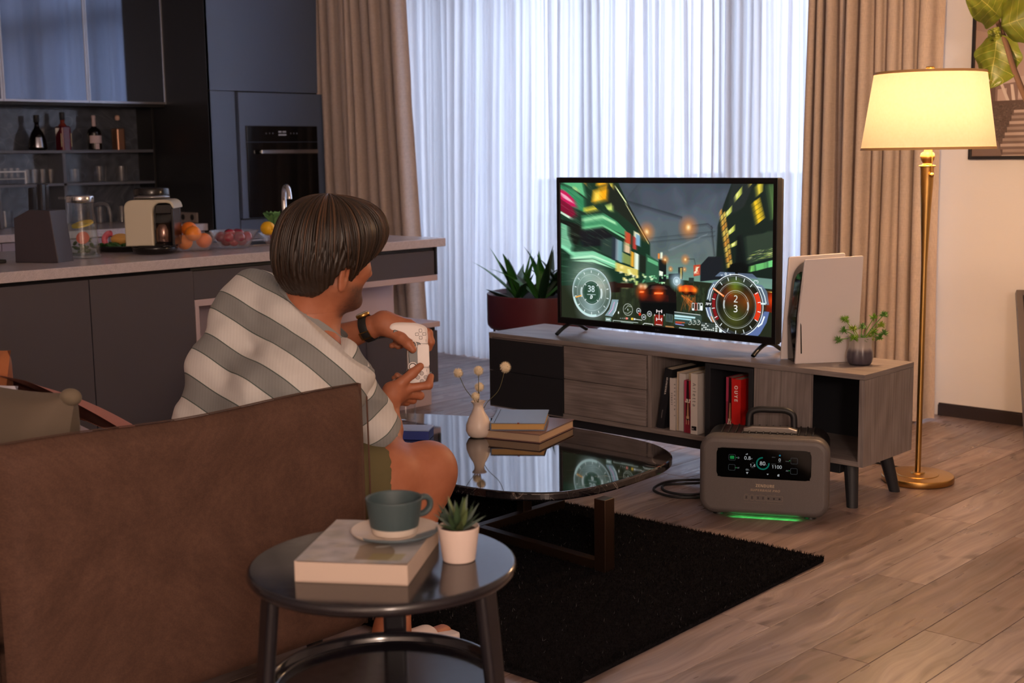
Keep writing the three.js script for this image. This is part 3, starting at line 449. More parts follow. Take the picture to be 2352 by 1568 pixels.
// ================================================================ console table, television and what stands on it
T.ash = texture(512, 512, (u, v) => { const g = tn(u, v, 26, 0.5, 2), h = tn(u, v, 60, 1.2, 5), k = tn(u, v, 3, 0.8, 8), t = clamp(0.5 + 0.4 * g + 0.25 * h + 0.3 * k, 0, 1); return mix3([100, 91, 89], [156, 146, 143], t); });
M.ashH = STD({ map: again(T.ash, 1, 2), roughness: 0.42 });
M.consoleBlack = STD({ color: col(30, 32, 38), roughness: 0.55 });
{
  const t = thing('media_console', 'long grey-brown wooden media console with drawers, open bays and splayed black legs', 'media console', [-2.9, 0, -4.04]);
  const P = (n, x0, x1, y0, y1, z0, z1, m, r = 0.001, spin = true, par = t) => { let g = bx(x0 + 2.9, x1 + 2.9, y0, y1, z0 + 4.04, z1 + 4.04, r); g = uvBox(g, 1, spin); return part(n, g, m, par); };
  const F = -3.865, B = -4.217, R = -2.034, L = -3.757;
  P('top', L, R, 0.447, 0.465, B, F, M.ashH, 0.001, true); P('side_panel', R - 0.02, R, 0.152, 0.4465, B, F, M.ashH, 0.001, false); P('side_panel', L, L + 0.018, 0.152, 0.4465, B, F - 0.001, M.ashH, 0.001, false);
  P('bottom', L + 0.018, R - 0.02, 0.152, 0.17, B, F, M.ashH, 0.001, true); P('back_panel', L + 0.018, R - 0.02, 0.17, 0.446, B, B + 0.006, M.consoleBlack, 0);
  P('divider', -2.93, -2.912, 0.17, 0.446, B + 0.006, F - 0.004, M.ashH, 0.001, false); P('divider', -3.352, -3.338, 0.17, 0.446, B + 0.006, F - 0.02, M.ashH, 0.001, false);
  P('drawer', L + 0.004, -3.348, 0.309, 0.441, F - 0.02, F + 0.002, M.consoleBlack); P('drawer', L + 0.004, -3.348, 0.157, 0.306, F - 0.02, F + 0.002, M.consoleBlack);
  P('drawer_edge', L + 0.02, -3.35, 0.4415, 0.4445, F - 0.012, F + 0.001, M.ashH, 0.0005);
  P('drawer', -3.342, -2.934, 0.3135, 0.4445, F - 0.018, F + 0.001, M.ashH, 0.001, true); P('drawer', -3.342, -2.934, 0.1725, 0.311, F - 0.018, F + 0.001, M.ashH, 0.001, true);
  // black cube insert and the sliding panel
  P('cube_side', -2.668, -2.646, 0.17, 0.442, B + 0.01, F - 0.002, M.consoleBlack); P('cube_side', -2.484, -2.466, 0.17, 0.442, B + 0.01, F - 0.002, M.consoleBlack); P('cube_top', -2.646, -2.484, 0.425, 0.442, B + 0.01, F - 0.002, M.consoleBlack);
  P('sliding_door', -2.462, -2.236, 0.171, 0.446, F - 0.02, F - 0.004, M.ashH, 0.001, false);
  P('rail', L + 0.16, R - 0.1, 0.112, 0.152, B + 0.05, F - 0.03, M.consoleBlack, 0.002);
  for (const [x, z, dx, dz] of [[-2.11, -3.925, 0.02, 0.02], [-2.11, -4.16, 0.03, -0.03], [-3.66, -3.94, -0.02, 0.02], [-3.66, -4.16, -0.03, -0.03]]) {
    const g = new THREE.CylinderGeometry(0.026, 0.019, 0.152, 16), p = g.attributes.position; for (let i = 0; i < p.count; i++) { const k = (0.076 - p.getY(i)) / 0.152; p.setX(i, p.getX(i) + dx * k); p.setZ(i, p.getZ(i) + dz * k); } g.computeVertexNormals(); g.translate(x + 2.9, 0.076, z + 4.04); part('leg', g, M.consoleBlack, t);
  }
}
// ---------------------------------------------------------------- television
const screenTex = canvasTex(1600, 888, (g, W, Hh) => {
  // corners of the screen in a working drawing, taken to the canvas by a projective map
  const src = [[85, 115], [1815, 125], [1815, 1370], [118, 1215]], dst = [[0, 0], [W, 0], [W, Hh], [0, Hh]], A = [];
  src.forEach(([x, y], i) => { const [u, v] = dst[i]; A.push([x, y, 1, 0, 0, 0, -u * x, -u * y, u], [0, 0, 0, x, y, 1, -v * x, -v * y, v]); });
  for (let i = 0; i < 8; i++) { let p = i; for (let k = i; k < 8; k++) if (Math.abs(A[k][i]) > Math.abs(A[p][i])) p = k; [A[i], A[p]] = [A[p], A[i]]; for (let k = 0; k < 8; k++) if (k !== i) { const f = A[k][i] / A[i][i]; for (let j = i; j < 9; j++) A[k][j] -= f * A[i][j]; } }
  const Hm = A.map((r, i) => r[8] / r[i]); const Q = (x, y) => { const w = Hm[6] * x + Hm[7] * y + 1; return [(Hm[0] * x + Hm[1] * y + Hm[2]) / w, (Hm[3] * x + Hm[4] * y + Hm[5]) / w]; };
  const poly = (c, ...p) => { g.fillStyle = c; g.beginPath(); p.forEach(([x, y], i) => { const q = Q(x, y); i ? g.lineTo(...q) : g.moveTo(...q); }); g.closePath(); g.fill(); };
  const line = (c, w, ...p) => { g.strokeStyle = c; g.lineWidth = w; g.beginPath(); p.forEach(([x, y], i) => { const q = Q(x, y); i ? g.lineTo(...q) : g.moveTo(...q); }); g.stroke(); };
  const glow = (x, y, r, c0, c1) => { const [a, b] = Q(x, y), k = g.createRadialGradient(a, b, 0, a, b, r); k.addColorStop(0, c0); k.addColorStop(1, c1); g.fillStyle = k; g.fillRect(a - r, b - r, 2 * r, 2 * r); };
  const sky = g.createLinearGradient(0, 0, 0, 640); sky.addColorStop(0, '#3f4854'); sky.addColorStop(0.35, '#525c66'); sky.addColorStop(0.7, '#63736f'); sky.addColorStop(1, '#6f9c8a'); g.fillStyle = sky; g.fillRect(0, 0, W, Hh);
  srand(8); for (let i = 0; i < 70; i++) { const x = rr(500, 1500), y = rr(120, 800), r = rr(40, 130); glow(x, y, r, i % 2 ? 'rgba(38,44,54,0.22)' : 'rgba(120,132,142,0.16)', 'rgba(60,70,80,0)'); }
  // road
  poly('#20291c', [85, 900], [800, 905], [1000, 900], [1815, 980], [1815, 1370], [118, 1215]);
  for (let i = 0; i < 160; i++) { const x = rr(480, 1300), y = rr(930, 1200); g.globalAlpha = 0.3; line(['#7d8a3c', '#9aa25a', '#5a7a44', '#3a4a2a'][i % 4], rr(1, 5), [x, y], [x + rr(-4, 4), y + rr(30, 120)]); } g.globalAlpha = 1;
  // left side of the street
  poly('#173123', [85, 115], [560, 118], [640, 280], [830, 620], [835, 930], [560, 940], [85, 960]);
  poly('#1c2019', [430, 118], [560, 150], [650, 300], [830, 620], [700, 480], [560, 360], [480, 300]);
  poly('#2f7f55', [85, 140], [200, 180], [300, 260], [310, 370], [200, 330], [85, 220]); poly('#58b27c', [85, 118], [280, 118], [310, 250], [200, 170]); poly('#b8e08a', [215, 165], [250, 180], [248, 205], [212, 190]);
  poly('#c31a52', [88, 180], [150, 200], [220, 270], [240, 330], [160, 330], [88, 240]); poly('#f0a8c0', [92, 200], [160, 240], [220, 300], [140, 262]); poly('#7c1230', [90, 250], [200, 320], [240, 390], [200, 420], [90, 340]); poly('#cfe8d0', [92, 350], [200, 412], [190, 426], [92, 366]);
  poly('#f2a616', [372, 200], [485, 165], [478, 270], [360, 300]); poly('#ffd24a', [382, 215], [430, 196], [424, 270], [372, 290]); poly('#ffb01e', [400, 122], [480, 118], [474, 150], [392, 170]); poly('#e57a18', [280, 118], [305, 118], [302, 150]); poly('#f6d84e', [498, 140], [535, 142], [520, 180]); poly('#d8c33a', [300, 340], [380, 320], [410, 350], [300, 375]); poly('#c8e070', [470, 320], [525, 300], [528, 360], [490, 356]);
  poly('#121612', [100, 420], [270, 470], [290, 560], [250, 640], [100, 560]); poly('#6fb28c', [105, 450], [175, 480], [180, 560], [215, 640], [200, 690], [105, 650]); poly('#8ae0b0', [108, 610], [210, 680], [210, 720], [108, 640]);
  poly('#3f8f62', [285, 400], [460, 380], [560, 440], [640, 520], [640, 560], [460, 480], [290, 500]); poly('#9fe0a8', [288, 425], [450, 395], [560, 452], [556, 470], [450, 420], [288, 450]); poly('#74c48e', [290, 490], [455, 470], [640, 575], [640, 590], [455, 486], [290, 510]);
  poly('#14181a', [270, 520], [450, 500], [560, 570], [540, 640], [440, 640], [290, 650]); poly('#2a3a33', [440, 590], [540, 570], [545, 740], [440, 690]);
  poly('#77c99a', [205, 690], [380, 680], [560, 760], [560, 820], [380, 740], [205, 745]); poly('#b9f2c8', [210, 735], [380, 712], [560, 788], [560, 796], [380, 728], [210, 748]); poly('#9fe6b4', [205, 760], [380, 745], [560, 828], [380, 770]);
  [['#8aa0a8', 545, 575, 40, 170], ['#27303a', 530, 560, 30, 190], ['#6e9aa0', 580, 590, 32, 175], ['#b4a878', 625, 600, 45, 80], ['#c04a30', 630, 520, 46, 90], ['#efe6c0', 700, 520, 46, 70], ['#b23a34', 692, 560, 30, 100], ['#7aa6c0', 715, 540, 36, 90], ['#d8b890', 625, 625, 48, 60], ['#7c8a4e', 612, 690, 66, 80], ['#e8a430', 680, 680, 24, 120], ['#dfe8d8', 708, 690, 34, 130], ['#1a241c', 745, 700, 62, 140]].forEach(([c, x, y, w, h]) => poly(c, [x, y], [x + w, y + w * 0.5], [x + w, y + h + w * 0.35], [x, y + h]));
  for (let i = 0; i < 26; i++) { const t = i / 26; poly(i % 2 ? '#ffcf80' : '#c8f0c0', [630 + 190 * t, 300 + 320 * t], [636 + 190 * t, 306 + 320 * t], [636 + 190 * t, 318 + 320 * t], [630 + 190 * t, 312 + 320 * t]); }
  for (let i = 0; i < 12; i++) poly('#e4f0b0', [548 + i * 7.5, 160 + i * 11], [556 + i * 7.5, 172 + i * 11], [554 + i * 7.5, 184 + i * 11], [546 + i * 7.5, 172 + i * 11]);
  poly('#d0c060', [560, 770], [740, 830], [740, 880], [560, 840]); for (let i = 0; i < 24; i++) { const x = rr(560, 820), y = 780 + (x - 560) * 0.28 + rr(0, 110); poly(['#ffe98a', '#fff6cc', '#bcd67a', '#e8f0a0'][i % 4], [x, y], [x + rr(8, 26), y + 6], [x + 14, y + rr(16, 34)], [x, y + 20]); }
  poly('#2e5a40', [800, 700], [900, 760], [905, 920], [800, 930]); poly('#5fae7c', [812, 730], [896, 770], [896, 800], [812, 760]); poly('#161c1a', [900, 745], [960, 760], [962, 920], [905, 920]); poly('#e8f4e0', [905, 835], [936, 845], [934, 880], [906, 876]); poly('#e8883a', [893, 700], [908, 696], [908, 740], [893, 742]); poly('#dfe8d0', [912, 692], [930, 688], [930, 738], [912, 740]);
  for (let i = 0; i < 30; i++) { const x = rr(770, 980), y = rr(860, 930); poly(['#8fe0a0', '#d0f0c0', '#50906a'][i % 3], [x, y], [x + rr(6, 22), y], [x + 10, y + rr(6, 18)], [x, y + 8]); }
  // right side
  poly('#18201e', [1470, 120], [1815, 125], [1815, 900], [1400, 860], [1350, 760], [1360, 480], [1400, 320]); poly('#202a26', [1470, 125], [1640, 125], [1560, 330], [1430, 400]);
  for (let i = 0; i < 11; i++) for (let k = 0; k < 2; k++) { const x = 1372 + k * 26 + i * 6.5, y = 360 + i * 42 + k * 18; poly(['#f2a03a', '#ffd25a', '#f7b84a'][(i + k) % 3], [x, y], [x + 15, y - 12], [x + 20, y + 24], [x + 6, y + 36]); }
  [[1490, 190, 52, 90], [1418, 340, 48, 70], [1440, 490, 52, 62], [1462, 600, 70, 50]].forEach(([x, y, w, h]) => { poly('#cfd85c', [x, y + h * 0.5], [x + w, y - 20], [x + w, y + h * 0.45], [x + 8, y + h]); poly('#f6f0a0', [x + 8, y + h * 0.55], [x + w * 0.6, y + 5], [x + w * 0.6, y + h * 0.4], [x + 12, y + h * 0.85]); line('#2a2e20', 2, [x + w * 0.5, y - 5], [x + w * 0.5, y + h * 0.7]); });
  poly('#f0c428', [1630, 290], [1680, 258], [1722, 420], [1668, 465]); for (let i = 1; i < 5; i++) { line('#3a3412', 2, [1630 + i * 8, 290 + i * 36], [1680 + i * 9, 258 + i * 34]); } line('#3a3412', 2, [1655, 275], [1695, 440]); poly('#e8d040', [1655, 150], [1705, 128], [1702, 215], [1668, 235]); poly('#d8c050', [1600, 128], [1640, 126], [1610, 160]);
  for (let i = 0; i < 6; i++) line(i % 2 ? '#7cc05a' : '#b0e070', 3, [1745 + i * 12, 140], [1790 + i * 5, 420]); for (let i = 0; i < 8; i++) line('#5a7a4a', 2, [1740 + i * 8, 520], [1760 + i * 6, 600]);
  poly('#2c3a30', [1580, 560], [1815, 520], [1815, 720], [1600, 780]); for (let i = 0; i < 60; i++) { const x = rr(1590, 1800), y = 740 - (x - 1590) * 0.22 + rr(-50, 30); line(['#c8d858', '#7fae52', '#e8e8a0'][i % 3], rr(1, 4), [x, y], [x + rr(6, 30), y - rr(2, 8)]); }
  poly('#7fd06a', [1608, 800], [1645, 790], [1648, 835], [1614, 846]); poly('#64b86a', [1654, 785], [1740, 765], [1742, 812], [1660, 836]); poly('#70c878', [1750, 760], [1815, 742], [1815, 796], [1752, 810]); poly('#0f1513', [1510, 560], [1548, 545], [1600, 840], [1500, 850]); poly('#0c100e', [1440, 830], [1470, 780], [1560, 760], [1620, 800], [1610, 880], [1440, 880]);
  poly('#191f24', [1230, 790], [1290, 722], [1400, 722], [1420, 900], [1230, 920]); poly('#b0442c', [1175, 790], [1230, 785], [1228, 870], [1178, 880]); for (let i = 0; i < 14; i++) poly(['#ffc060', '#e8e0c0', '#d04838'][i % 3], [rr(1176, 1220), rr(795, 870)], [rr(1180, 1226), rr(795, 870)], [rr(1180, 1226), rr(800, 875)]);
  poly('#23282a', [1055, 808], [1092, 806], [1092, 905], [1057, 905]); for (let i = 0; i < 9; i++) poly('#e8cc70', [1070, 815 + i * 10], [1086, 814 + i * 10], [1086, 820 + i * 10], [1070, 821 + i * 10]); poly('#2c3436', [980, 860], [1055, 856], [1055, 905], [980, 905]); poly('#2a3230', [1140, 890], [1180, 890], [1180, 930], [1140, 930]);
  // wires, lamp posts and lamps
  line('#23282e', 9, [640, 285], [1080, 415]); line('#2c333a', 6, [640, 275], [750, 130]); line('#22282c', 3, [820, 580], [1340, 525]); line('#22282c', 3, [820, 610], [1340, 560]); line('#8a96a0', 3, [975, 675], [1280, 545]); line('#1a1e20', 5, [1155, 480], [1280, 466], [1320, 500]); line('#1a1e20', 5, [1310, 480], [1338, 720]); line('#20262a', 3, [1120, 742], [1180, 742], [1190, 790]);
  for (const [x, y, r] of [[802, 526, 70], [1130, 490, 80], [950, 748, 34], [1110, 746, 38], [995, 822, 22], [1105, 824, 20]]) { glow(x, y, r, 'rgba(255,150,60,0.75)', 'rgba(255,120,40,0)'); glow(x, y, r * 0.32, 'rgba(255,250,210,1)', 'rgba(255,190,90,0)'); }
  glow(1045, 918, 60, 'rgba(230,250,255,1)', 'rgba(140,190,220,0)'); g.strokeStyle = 'rgba(220,240,255,0.8)'; g.lineWidth = 3; g.beginPath(); g.arc(...Q(1045, 918), 24, 0, 7); g.stroke();
  // cars
  for (const [x, y] of [[622, 952], [652, 955], [764, 962], [796, 964]]) glow(x, y, 26, 'rgba(255,250,220,1)', 'rgba(255,220,140,0)');
  poly('#1a0e0c', [500, 930], [560, 922], [606, 960], [600, 1010], [520, 1010]); poly('#2a1410', [570, 935], [700, 938], [705, 975], [570, 970]);
  poly('#c8481a', [1062, 965], [1110, 948], [1170, 952], [1205, 985], [1200, 1005], [1065, 1000]); poly('#2a1008', [1080, 1000], [1195, 1004], [1190, 1030], [1110, 1028]); for (const [x, y] of [[1075, 975], [1120, 985], [1188, 988]]) glow(x, y, 30, 'rgba(255,150,40,1)', 'rgba(255,90,20,0)');
  for (let i = 0; i < 26; i++) line('rgba(230,110,40,0.4)', rr(2, 6), [rr(1080, 1200), rr(1020, 1050)], [rr(1080, 1200), rr(1090, 1170)]);
  poly('#17100f', [830, 950], [890, 940], [985, 955], [1010, 985], [1045, 1010], [1048, 1160], [1020, 1170], [760, 1130], [748, 1060], [750, 1000], [800, 985]); poly('#2c120e', [755, 1020], [980, 1030], [985, 1080], [770, 1075]); poly('#0a0c0c', [760, 1090], [1045, 1090], [1048, 1190], [770, 1180]); poly('#3a2a28', [850, 955], [950, 958], [975, 985], [835, 982]);
  for (const [x0, x1, y] of [[752, 790, 1005], [868, 940, 1015]]) { glow((x0 + x1) / 2, y, 60, 'rgba(255,80,20,0.7)', 'rgba(255,60,10,0)'); poly('#ff5a1c', [x0, y - 9], [x1, y - 7], [x1, y + 9], [x0, y + 9]); poly('#ffb070', [x0 + 6, y - 3], [x1 - 6, y - 2], [x1 - 6, y + 3], [x0 + 6, y + 3]); }
  poly('#6a1c0c', [1760, 990], [1815, 1000], [1815, 1170], [1740, 1150]); glow(1805, 1070, 50, 'rgba(255,80,20,0.9)', 'rgba(255,60,10,0)'); line('#d8d860', 4, [1770, 1000], [1812, 1005]);
  // motion streaks on the left
  g.globalAlpha = 0.16; for (let i = 0; i < 260; i++) { const x = rr(90, 520), y = rr(130, 930), a = Math.atan2(y - 930, x - 1045), l = rr(30, 150) * (1.1 - x / 700); line(['#d8ffd8', '#0c120e', '#7fe0a0', '#f0f0b0'][i % 4], rr(1, 5), [x, y], [x + Math.cos(a) * l, y + Math.sin(a) * l]); } g.globalAlpha = 1;
  glow(330, 880, 200, 'rgba(220,235,220,0.55)', 'rgba(200,220,210,0)'); glow(440, 960, 120, 'rgba(250,230,210,0.6)', 'rgba(230,220,200,0)');
  { const k = document.createElement('canvas'); k.width = W; k.height = Hh; k.getContext('2d').drawImage(g.canvas, 0, 0); const [vx, vy] = Q(1060, 900); for (let i = 1; i <= 14; i++) { const s = 1 + 0.0045 * (i - 5); g.globalAlpha = 0.16; g.drawImage(k, vx - vx * s, vy - vy * s, W * s, Hh * s); } g.globalAlpha = 1; }
  // left dial
  const txt = (s, x, y, px, c = '#eefaff', al = 'center', f = 'bold ') => { g.fillStyle = c; g.font = f + px + 'px sans-serif'; g.textAlign = al; g.textBaseline = 'middle'; g.fillText(s, ...Q(x, y)); };
  const ring = (x, y, r, w, c, a0 = 0, a1 = 6.2832) => { g.strokeStyle = c; g.lineWidth = w; g.beginPath(); g.arc(...Q(x, y), r, a0, a1); g.stroke(); };
  const disc = (x, y, r, c) => { g.fillStyle = c; g.beginPath(); g.arc(...Q(x, y), r, 0, 7); g.fill(); };
  const LX = 357, LY = 1015; disc(LX, LY, 158, 'rgba(150,190,190,0.28)'); glow(LX, LY + 120, 150, 'rgba(210,240,250,0.5)', 'rgba(210,240,250,0)'); disc(LX, LY, 74, 'rgba(30,60,44,0.85)');
  ring(LX, LY, 158, 5, 'rgba(215,235,240,0.9)'); ring(LX, LY, 150, 3, 'rgba(190,220,225,0.6)'); ring(LX, LY, 118, 2, 'rgba(220,240,240,0.6)'); ring(LX, LY, 76, 3, 'rgba(230,245,245,0.7)'); ring(LX, LY, 64, 2, 'rgba(200,230,230,0.4)'); ring(LX, LY, 150, 13, 'rgba(215,250,245,0.75)', 1.3, 2.9); ring(LX, LY, 86, 10, 'rgba(225,240,240,0.8)', -0.35, 0.4); ring(LX, LY, 86, 10, 'rgba(225,240,240,0.8)', 2.75, 3.5);
  const tick = (x, y, r0, r1, a, c, w) => { const [p, q] = Q(x, y); g.strokeStyle = c; g.lineWidth = w; g.beginPath(); g.moveTo(p + Math.cos(a) * r0, q + Math.sin(a) * r0); g.lineTo(p + Math.cos(a) * r1, q + Math.sin(a) * r1); g.stroke(); };
  for (let i = 0; i < 14; i++) tick(LX, LY, 128, 144, i / 14 * 6.283 + 1.57, '#f4ffff', 4); for (let i = 0; i < 4; i++) tick(LX, LY, 64, 78, 0.785 + i * 1.57, '#f4ffff', 4); tick(LX, LY, 86, 140, 2.86, '#ffb040', 7);
  txt('38', 355, 985, 54, '#eafcff', 'center', ''); line('#cfe8e8', 3, [322, 1030], [392, 1032]); txt('D', 355, 1052, 32, '#f4ffff', 'center', 'italic bold ');
  poly('rgba(160,190,205,0.75)', [525, 1070], [578, 1072], [560, 1160], [530, 1210], [470, 1200], [505, 1150]); line('#e8a0d0', 4, [545, 1090], [530, 1150], [500, 1190]); line('#f0ffff', 4, [572, 1095], [555, 1160], [535, 1195]); poly('rgba(120,150,140,0.9)', [475, 1215], [522, 1218], [522, 1250], [475, 1246]); txt('wet', 497, 1232, 18);
  // small instruments along the bottom
  ring(655, 1152, 37, 3, 'rgba(225,235,225,0.8)'); line('#dfe8e0', 2, [630, 1150], [655, 1120], [684, 1130]); line('#dfe8e0', 2, [628, 1175], [655, 1185], [682, 1165]); txt('0', 655, 1153, 14);
  for (const [s, x, y] of [['49', 742, 1162], ['53', 830, 1185], ['29', 784, 1212]]) { disc(x, y, 15, '#161616'); ring(x, y, 16, 3, '#e8eeee'); txt(s, x, y, 15); } disc(752, 1188, 10, '#c0301c');
  poly('#e06a58', [638, 1215], [655, 1216], [655, 1232], [638, 1231]); poly('#e8c04a', [682, 1218], [700, 1219], [700, 1236], [682, 1235]); poly('#dfe6e0', [575, 1168], [584, 1168], [584, 1186], [575, 1186]); for (let i = 0; i < 5; i++) txt('›', 596 + i * 15, 1222, 16); line('#dfe6e0', 4, [708, 1228], [770, 1238]); poly('#f0f0f0', [704, 1222], [716, 1223], [716, 1236], [704, 1235]);
  line('#cfe0d8', 3, [538, 1260], [538, 1240], [740, 1258]); line('#9ab0a8', 3, [600, 1252], [700, 1262]); line('#dfe6e0', 4, [770, 1280], [792, 1262], [858, 1270], [860, 1285]);
  poly('rgba(150,26,20,0.85)', [872, 1190], [940, 1196], [938, 1282], [872, 1276]); line('#f4dada', 4, [908, 1160], [908, 1230]); for (const y of [1162, 1228]) { line('#f4e4e4', 4, [890, y], [926, y + 2]); line('#f4e4e4', 6, [888, y - 12], [888, y + 14]); line('#f4e4e4', 6, [928, y - 10], [928, y + 16]); } line('#ffffff', 3, [882, 1270], [932, 1276]); for (const x of [870, 946]) poly('#f0f0f0', [x, 1188], [x + 5, 1188], [x + 5, 1202], [x, 1202]);
  poly('rgba(90,110,110,0.6)', [962, 1180], [1020, 1190], [1018, 1256], [962, 1246]); for (let i = 0; i < 4; i++) line('#20282a', 5, [972 + i * 12, 1196], [972 + i * 12, 1240]);
  poly('rgba(60,80,76,0.75)', [1030, 1165], [1250, 1195], [1250, 1260], [1028, 1270]); line('#e8f0f0', 3, [1030, 1168], [1240, 1192]); poly('#bfe4e8', [1032, 1190], [1200, 1208], [1198, 1222], [1032, 1206]); poly('#9fd0d8', [1032, 1212], [1170, 1226], [1168, 1238], [1032, 1224]); line('#e8602c', 4, [1040, 1248], [1115, 1254]); line('#b01c1c', 5, [1040, 1256], [1090, 1262]); line('#a0a8f0', 4, [1040, 1266], [1110, 1276]); poly('#a87c4c', [960, 1280], [1025, 1286], [1040, 1306], [962, 1298]); for (let i = 0; i < 3; i++) { ring(1155 + i * 34, 1252, 14, 3, '#cfd6cc', -2, 2.4); tick(1155 + i * 34, 1252, 0, 12, -0.9, '#f0f0e8', 3); } line('#cfe4e0', 3, [1070, 1296], [1235, 1316]); poly('#8ab4b4', [1130, 1300], [1200, 1308], [1200, 1320], [1130, 1312]);
  poly('#28302e', [1246, 1246], [1354, 1262], [1354, 1330], [1246, 1322]); srand(6); for (let r = 0; r < 5; r++) for (let c = 0; c < 7; c++) poly(rnd() > 0.6 ? '#d8e0da' : '#4a5650', [1250 + c * 15, 1254 + r * 15 + c * 1.6], [1261 + c * 15, 1255 + r * 15 + c * 1.6], [1261 + c * 15, 1265 + r * 15 + c * 1.6], [1250 + c * 15, 1264 + r * 15 + c * 1.6]);
  for (let i = 0; i < 4; i++) poly('#cfd8d6', [1360, 1262 + i * 17], [1378, 1264 + i * 17], [1378, 1276 + i * 17], [1360, 1274 + i * 17]); g.strokeStyle = '#e4eef4'; g.lineWidth = 4; g.beginPath(); g.arc(...Q(1403, 1306), 9, Math.PI, 0); g.stroke(); poly('#e4eef4', [1392, 1306], [1414, 1308], [1414, 1332], [1392, 1330]);
  poly('rgba(30,34,30,0.6)', [1166, 1088], [1258, 1092], [1258, 1166], [1164, 1160]); for (let i = 0; i < 4; i++) { g.strokeStyle = i === 1 ? '#e06048' : '#e8f0ee'; g.lineWidth = 3; const [a, b] = Q(1172 + i * 22, 1096); g.strokeRect(a, b, 15, 42); } poly('#f0ffff', [1240, 1118], [1254, 1119], [1254, 1156], [1240, 1154]); poly('#f0ffff', [1174, 1138], [1186, 1139], [1186, 1156], [1174, 1155]);
  // right dial
  const RX = 1523, RY = 1112; poly('rgba(104,122,146,0.85)', [1352, 878], [1392, 842], [1512, 846], [1512, 880]); poly('rgba(96,110,134,0.85)', [1534, 850], [1650, 856], [1702, 900], [1534, 884]); poly('rgba(104,122,146,0.8)', [1340, 920], [1400, 915], [1330, 1000], [1310, 1070], [1286, 1070], [1300, 990]); poly('rgba(104,122,146,0.8)', [1676, 940], [1730, 946], [1770, 1000], [1788, 1108], [1744, 1106], [1725, 1010]); poly('rgba(112,128,166,0.9)', [1278, 1130], [1320, 1128], [1340, 1220], [1370, 1250], [1330, 1250], [1296, 1200]); poly('#b87c54', [1318, 1200], [1352, 1206], [1366, 1246], [1338, 1250]); poly('rgba(96,116,170,0.9)', [1750, 1160], [1790, 1164], [1770, 1250], [1720, 1340], [1690, 1370], [1420, 1330], [1440, 1296], [1560, 1345], [1690, 1290]);
  disc(RX, RY, 184, 'rgba(26,24,18,0.72)'); glow(1480, 1030, 90, 'rgba(230,70,20,0.5)', 'rgba(200,60,20,0)'); glow(1600, 1080, 90, 'rgba(190,90,20,0.55)', 'rgba(180,80,20,0)'); glow(1510, 1210, 110, 'rgba(120,130,40,0.5)', 'rgba(120,130,40,0)'); glow(1515, 960, 70, 'rgba(130,170,40,0.6)', 'rgba(130,170,40,0)');
  ring(RX, RY, 184, 5, '#e8f0f4'); ring(RX, RY, 174, 2, 'rgba(220,230,235,0.6)'); ring(RX, RY, 136, 4, 'rgba(210,220,220,0.65)'); ring(RX, RY, 128, 1.5, 'rgba(210,220,220,0.5)'); ring(RX, RY, 88, 3, 'rgba(220,225,220,0.75)'); ring(RX, RY, 78, 2, 'rgba(220,225,220,0.45)'); ring(RX, RY, 156, 32, 'rgba(228,58,26,0.95)', -0.55, 0.52); ring(RX, RY, 156, 22, 'rgba(150,24,30,0.8)', 2.5, 3.55); ring(RX, RY, 84, 9, 'rgba(200,210,214,0.85)', -0.3, 0.3); ring(RX, RY, 84, 9, 'rgba(200,210,214,0.85)', 2.85, 3.45);
  for (let i = 0; i < 18; i++) tick(RX, RY, 150, i % 1 ? 160 : 172, i / 18 * 6.283 + 1.57, '#f4ffff', 4); tick(RX, RY, 96, 186, -2.62, '#ff8a4a', 11); tick(RX, RY, 110, 180, -2.62, '#ffe0c0', 4);
  txt('2', 1521, 1062, 56, '#dfe4dc', 'center', ''); txt('3', 1521, 1140, 56, '#ffffff', 'center', ''); poly('#15181a', [1280, 1078], [1325, 1080], [1325, 1128], [1278, 1126]); txt('70°F', 1301, 1102, 20, '#ffffff', 'center', 'italic bold ');
  line('#f0ffff', 5, [1345, 940], [1312, 990], [1296, 1062]); line('#f0ffff', 5, [1686, 958], [1722, 970], [1752, 1040], [1764, 1098]); line('#f0ffff', 5, [1284, 1132], [1306, 1200], [1330, 1244]); line('#f4ffff', 9, [1752, 1200], [1730, 1260], [1700, 1284]); poly('#d8ecf0', [1720, 1090], [1758, 1092], [1760, 1106], [1722, 1104]);
  g.strokeStyle = '#f0f8ff'; g.lineWidth = 3; g.beginPath(); g.arc(...Q(1405, 860), 7, 0.3, 2.6); g.stroke(); g.beginPath(); g.arc(...Q(1438, 858), 6, 0, 7); g.stroke(); poly('#f0f8ff', [1466, 856], [1484, 858], [1475, 874]); g.beginPath(); g.arc(...Q(1674, 922), 9, 2.4, 6.0); g.arc(...Q(1688, 922), 8, 4, 7.5); g.stroke();
});
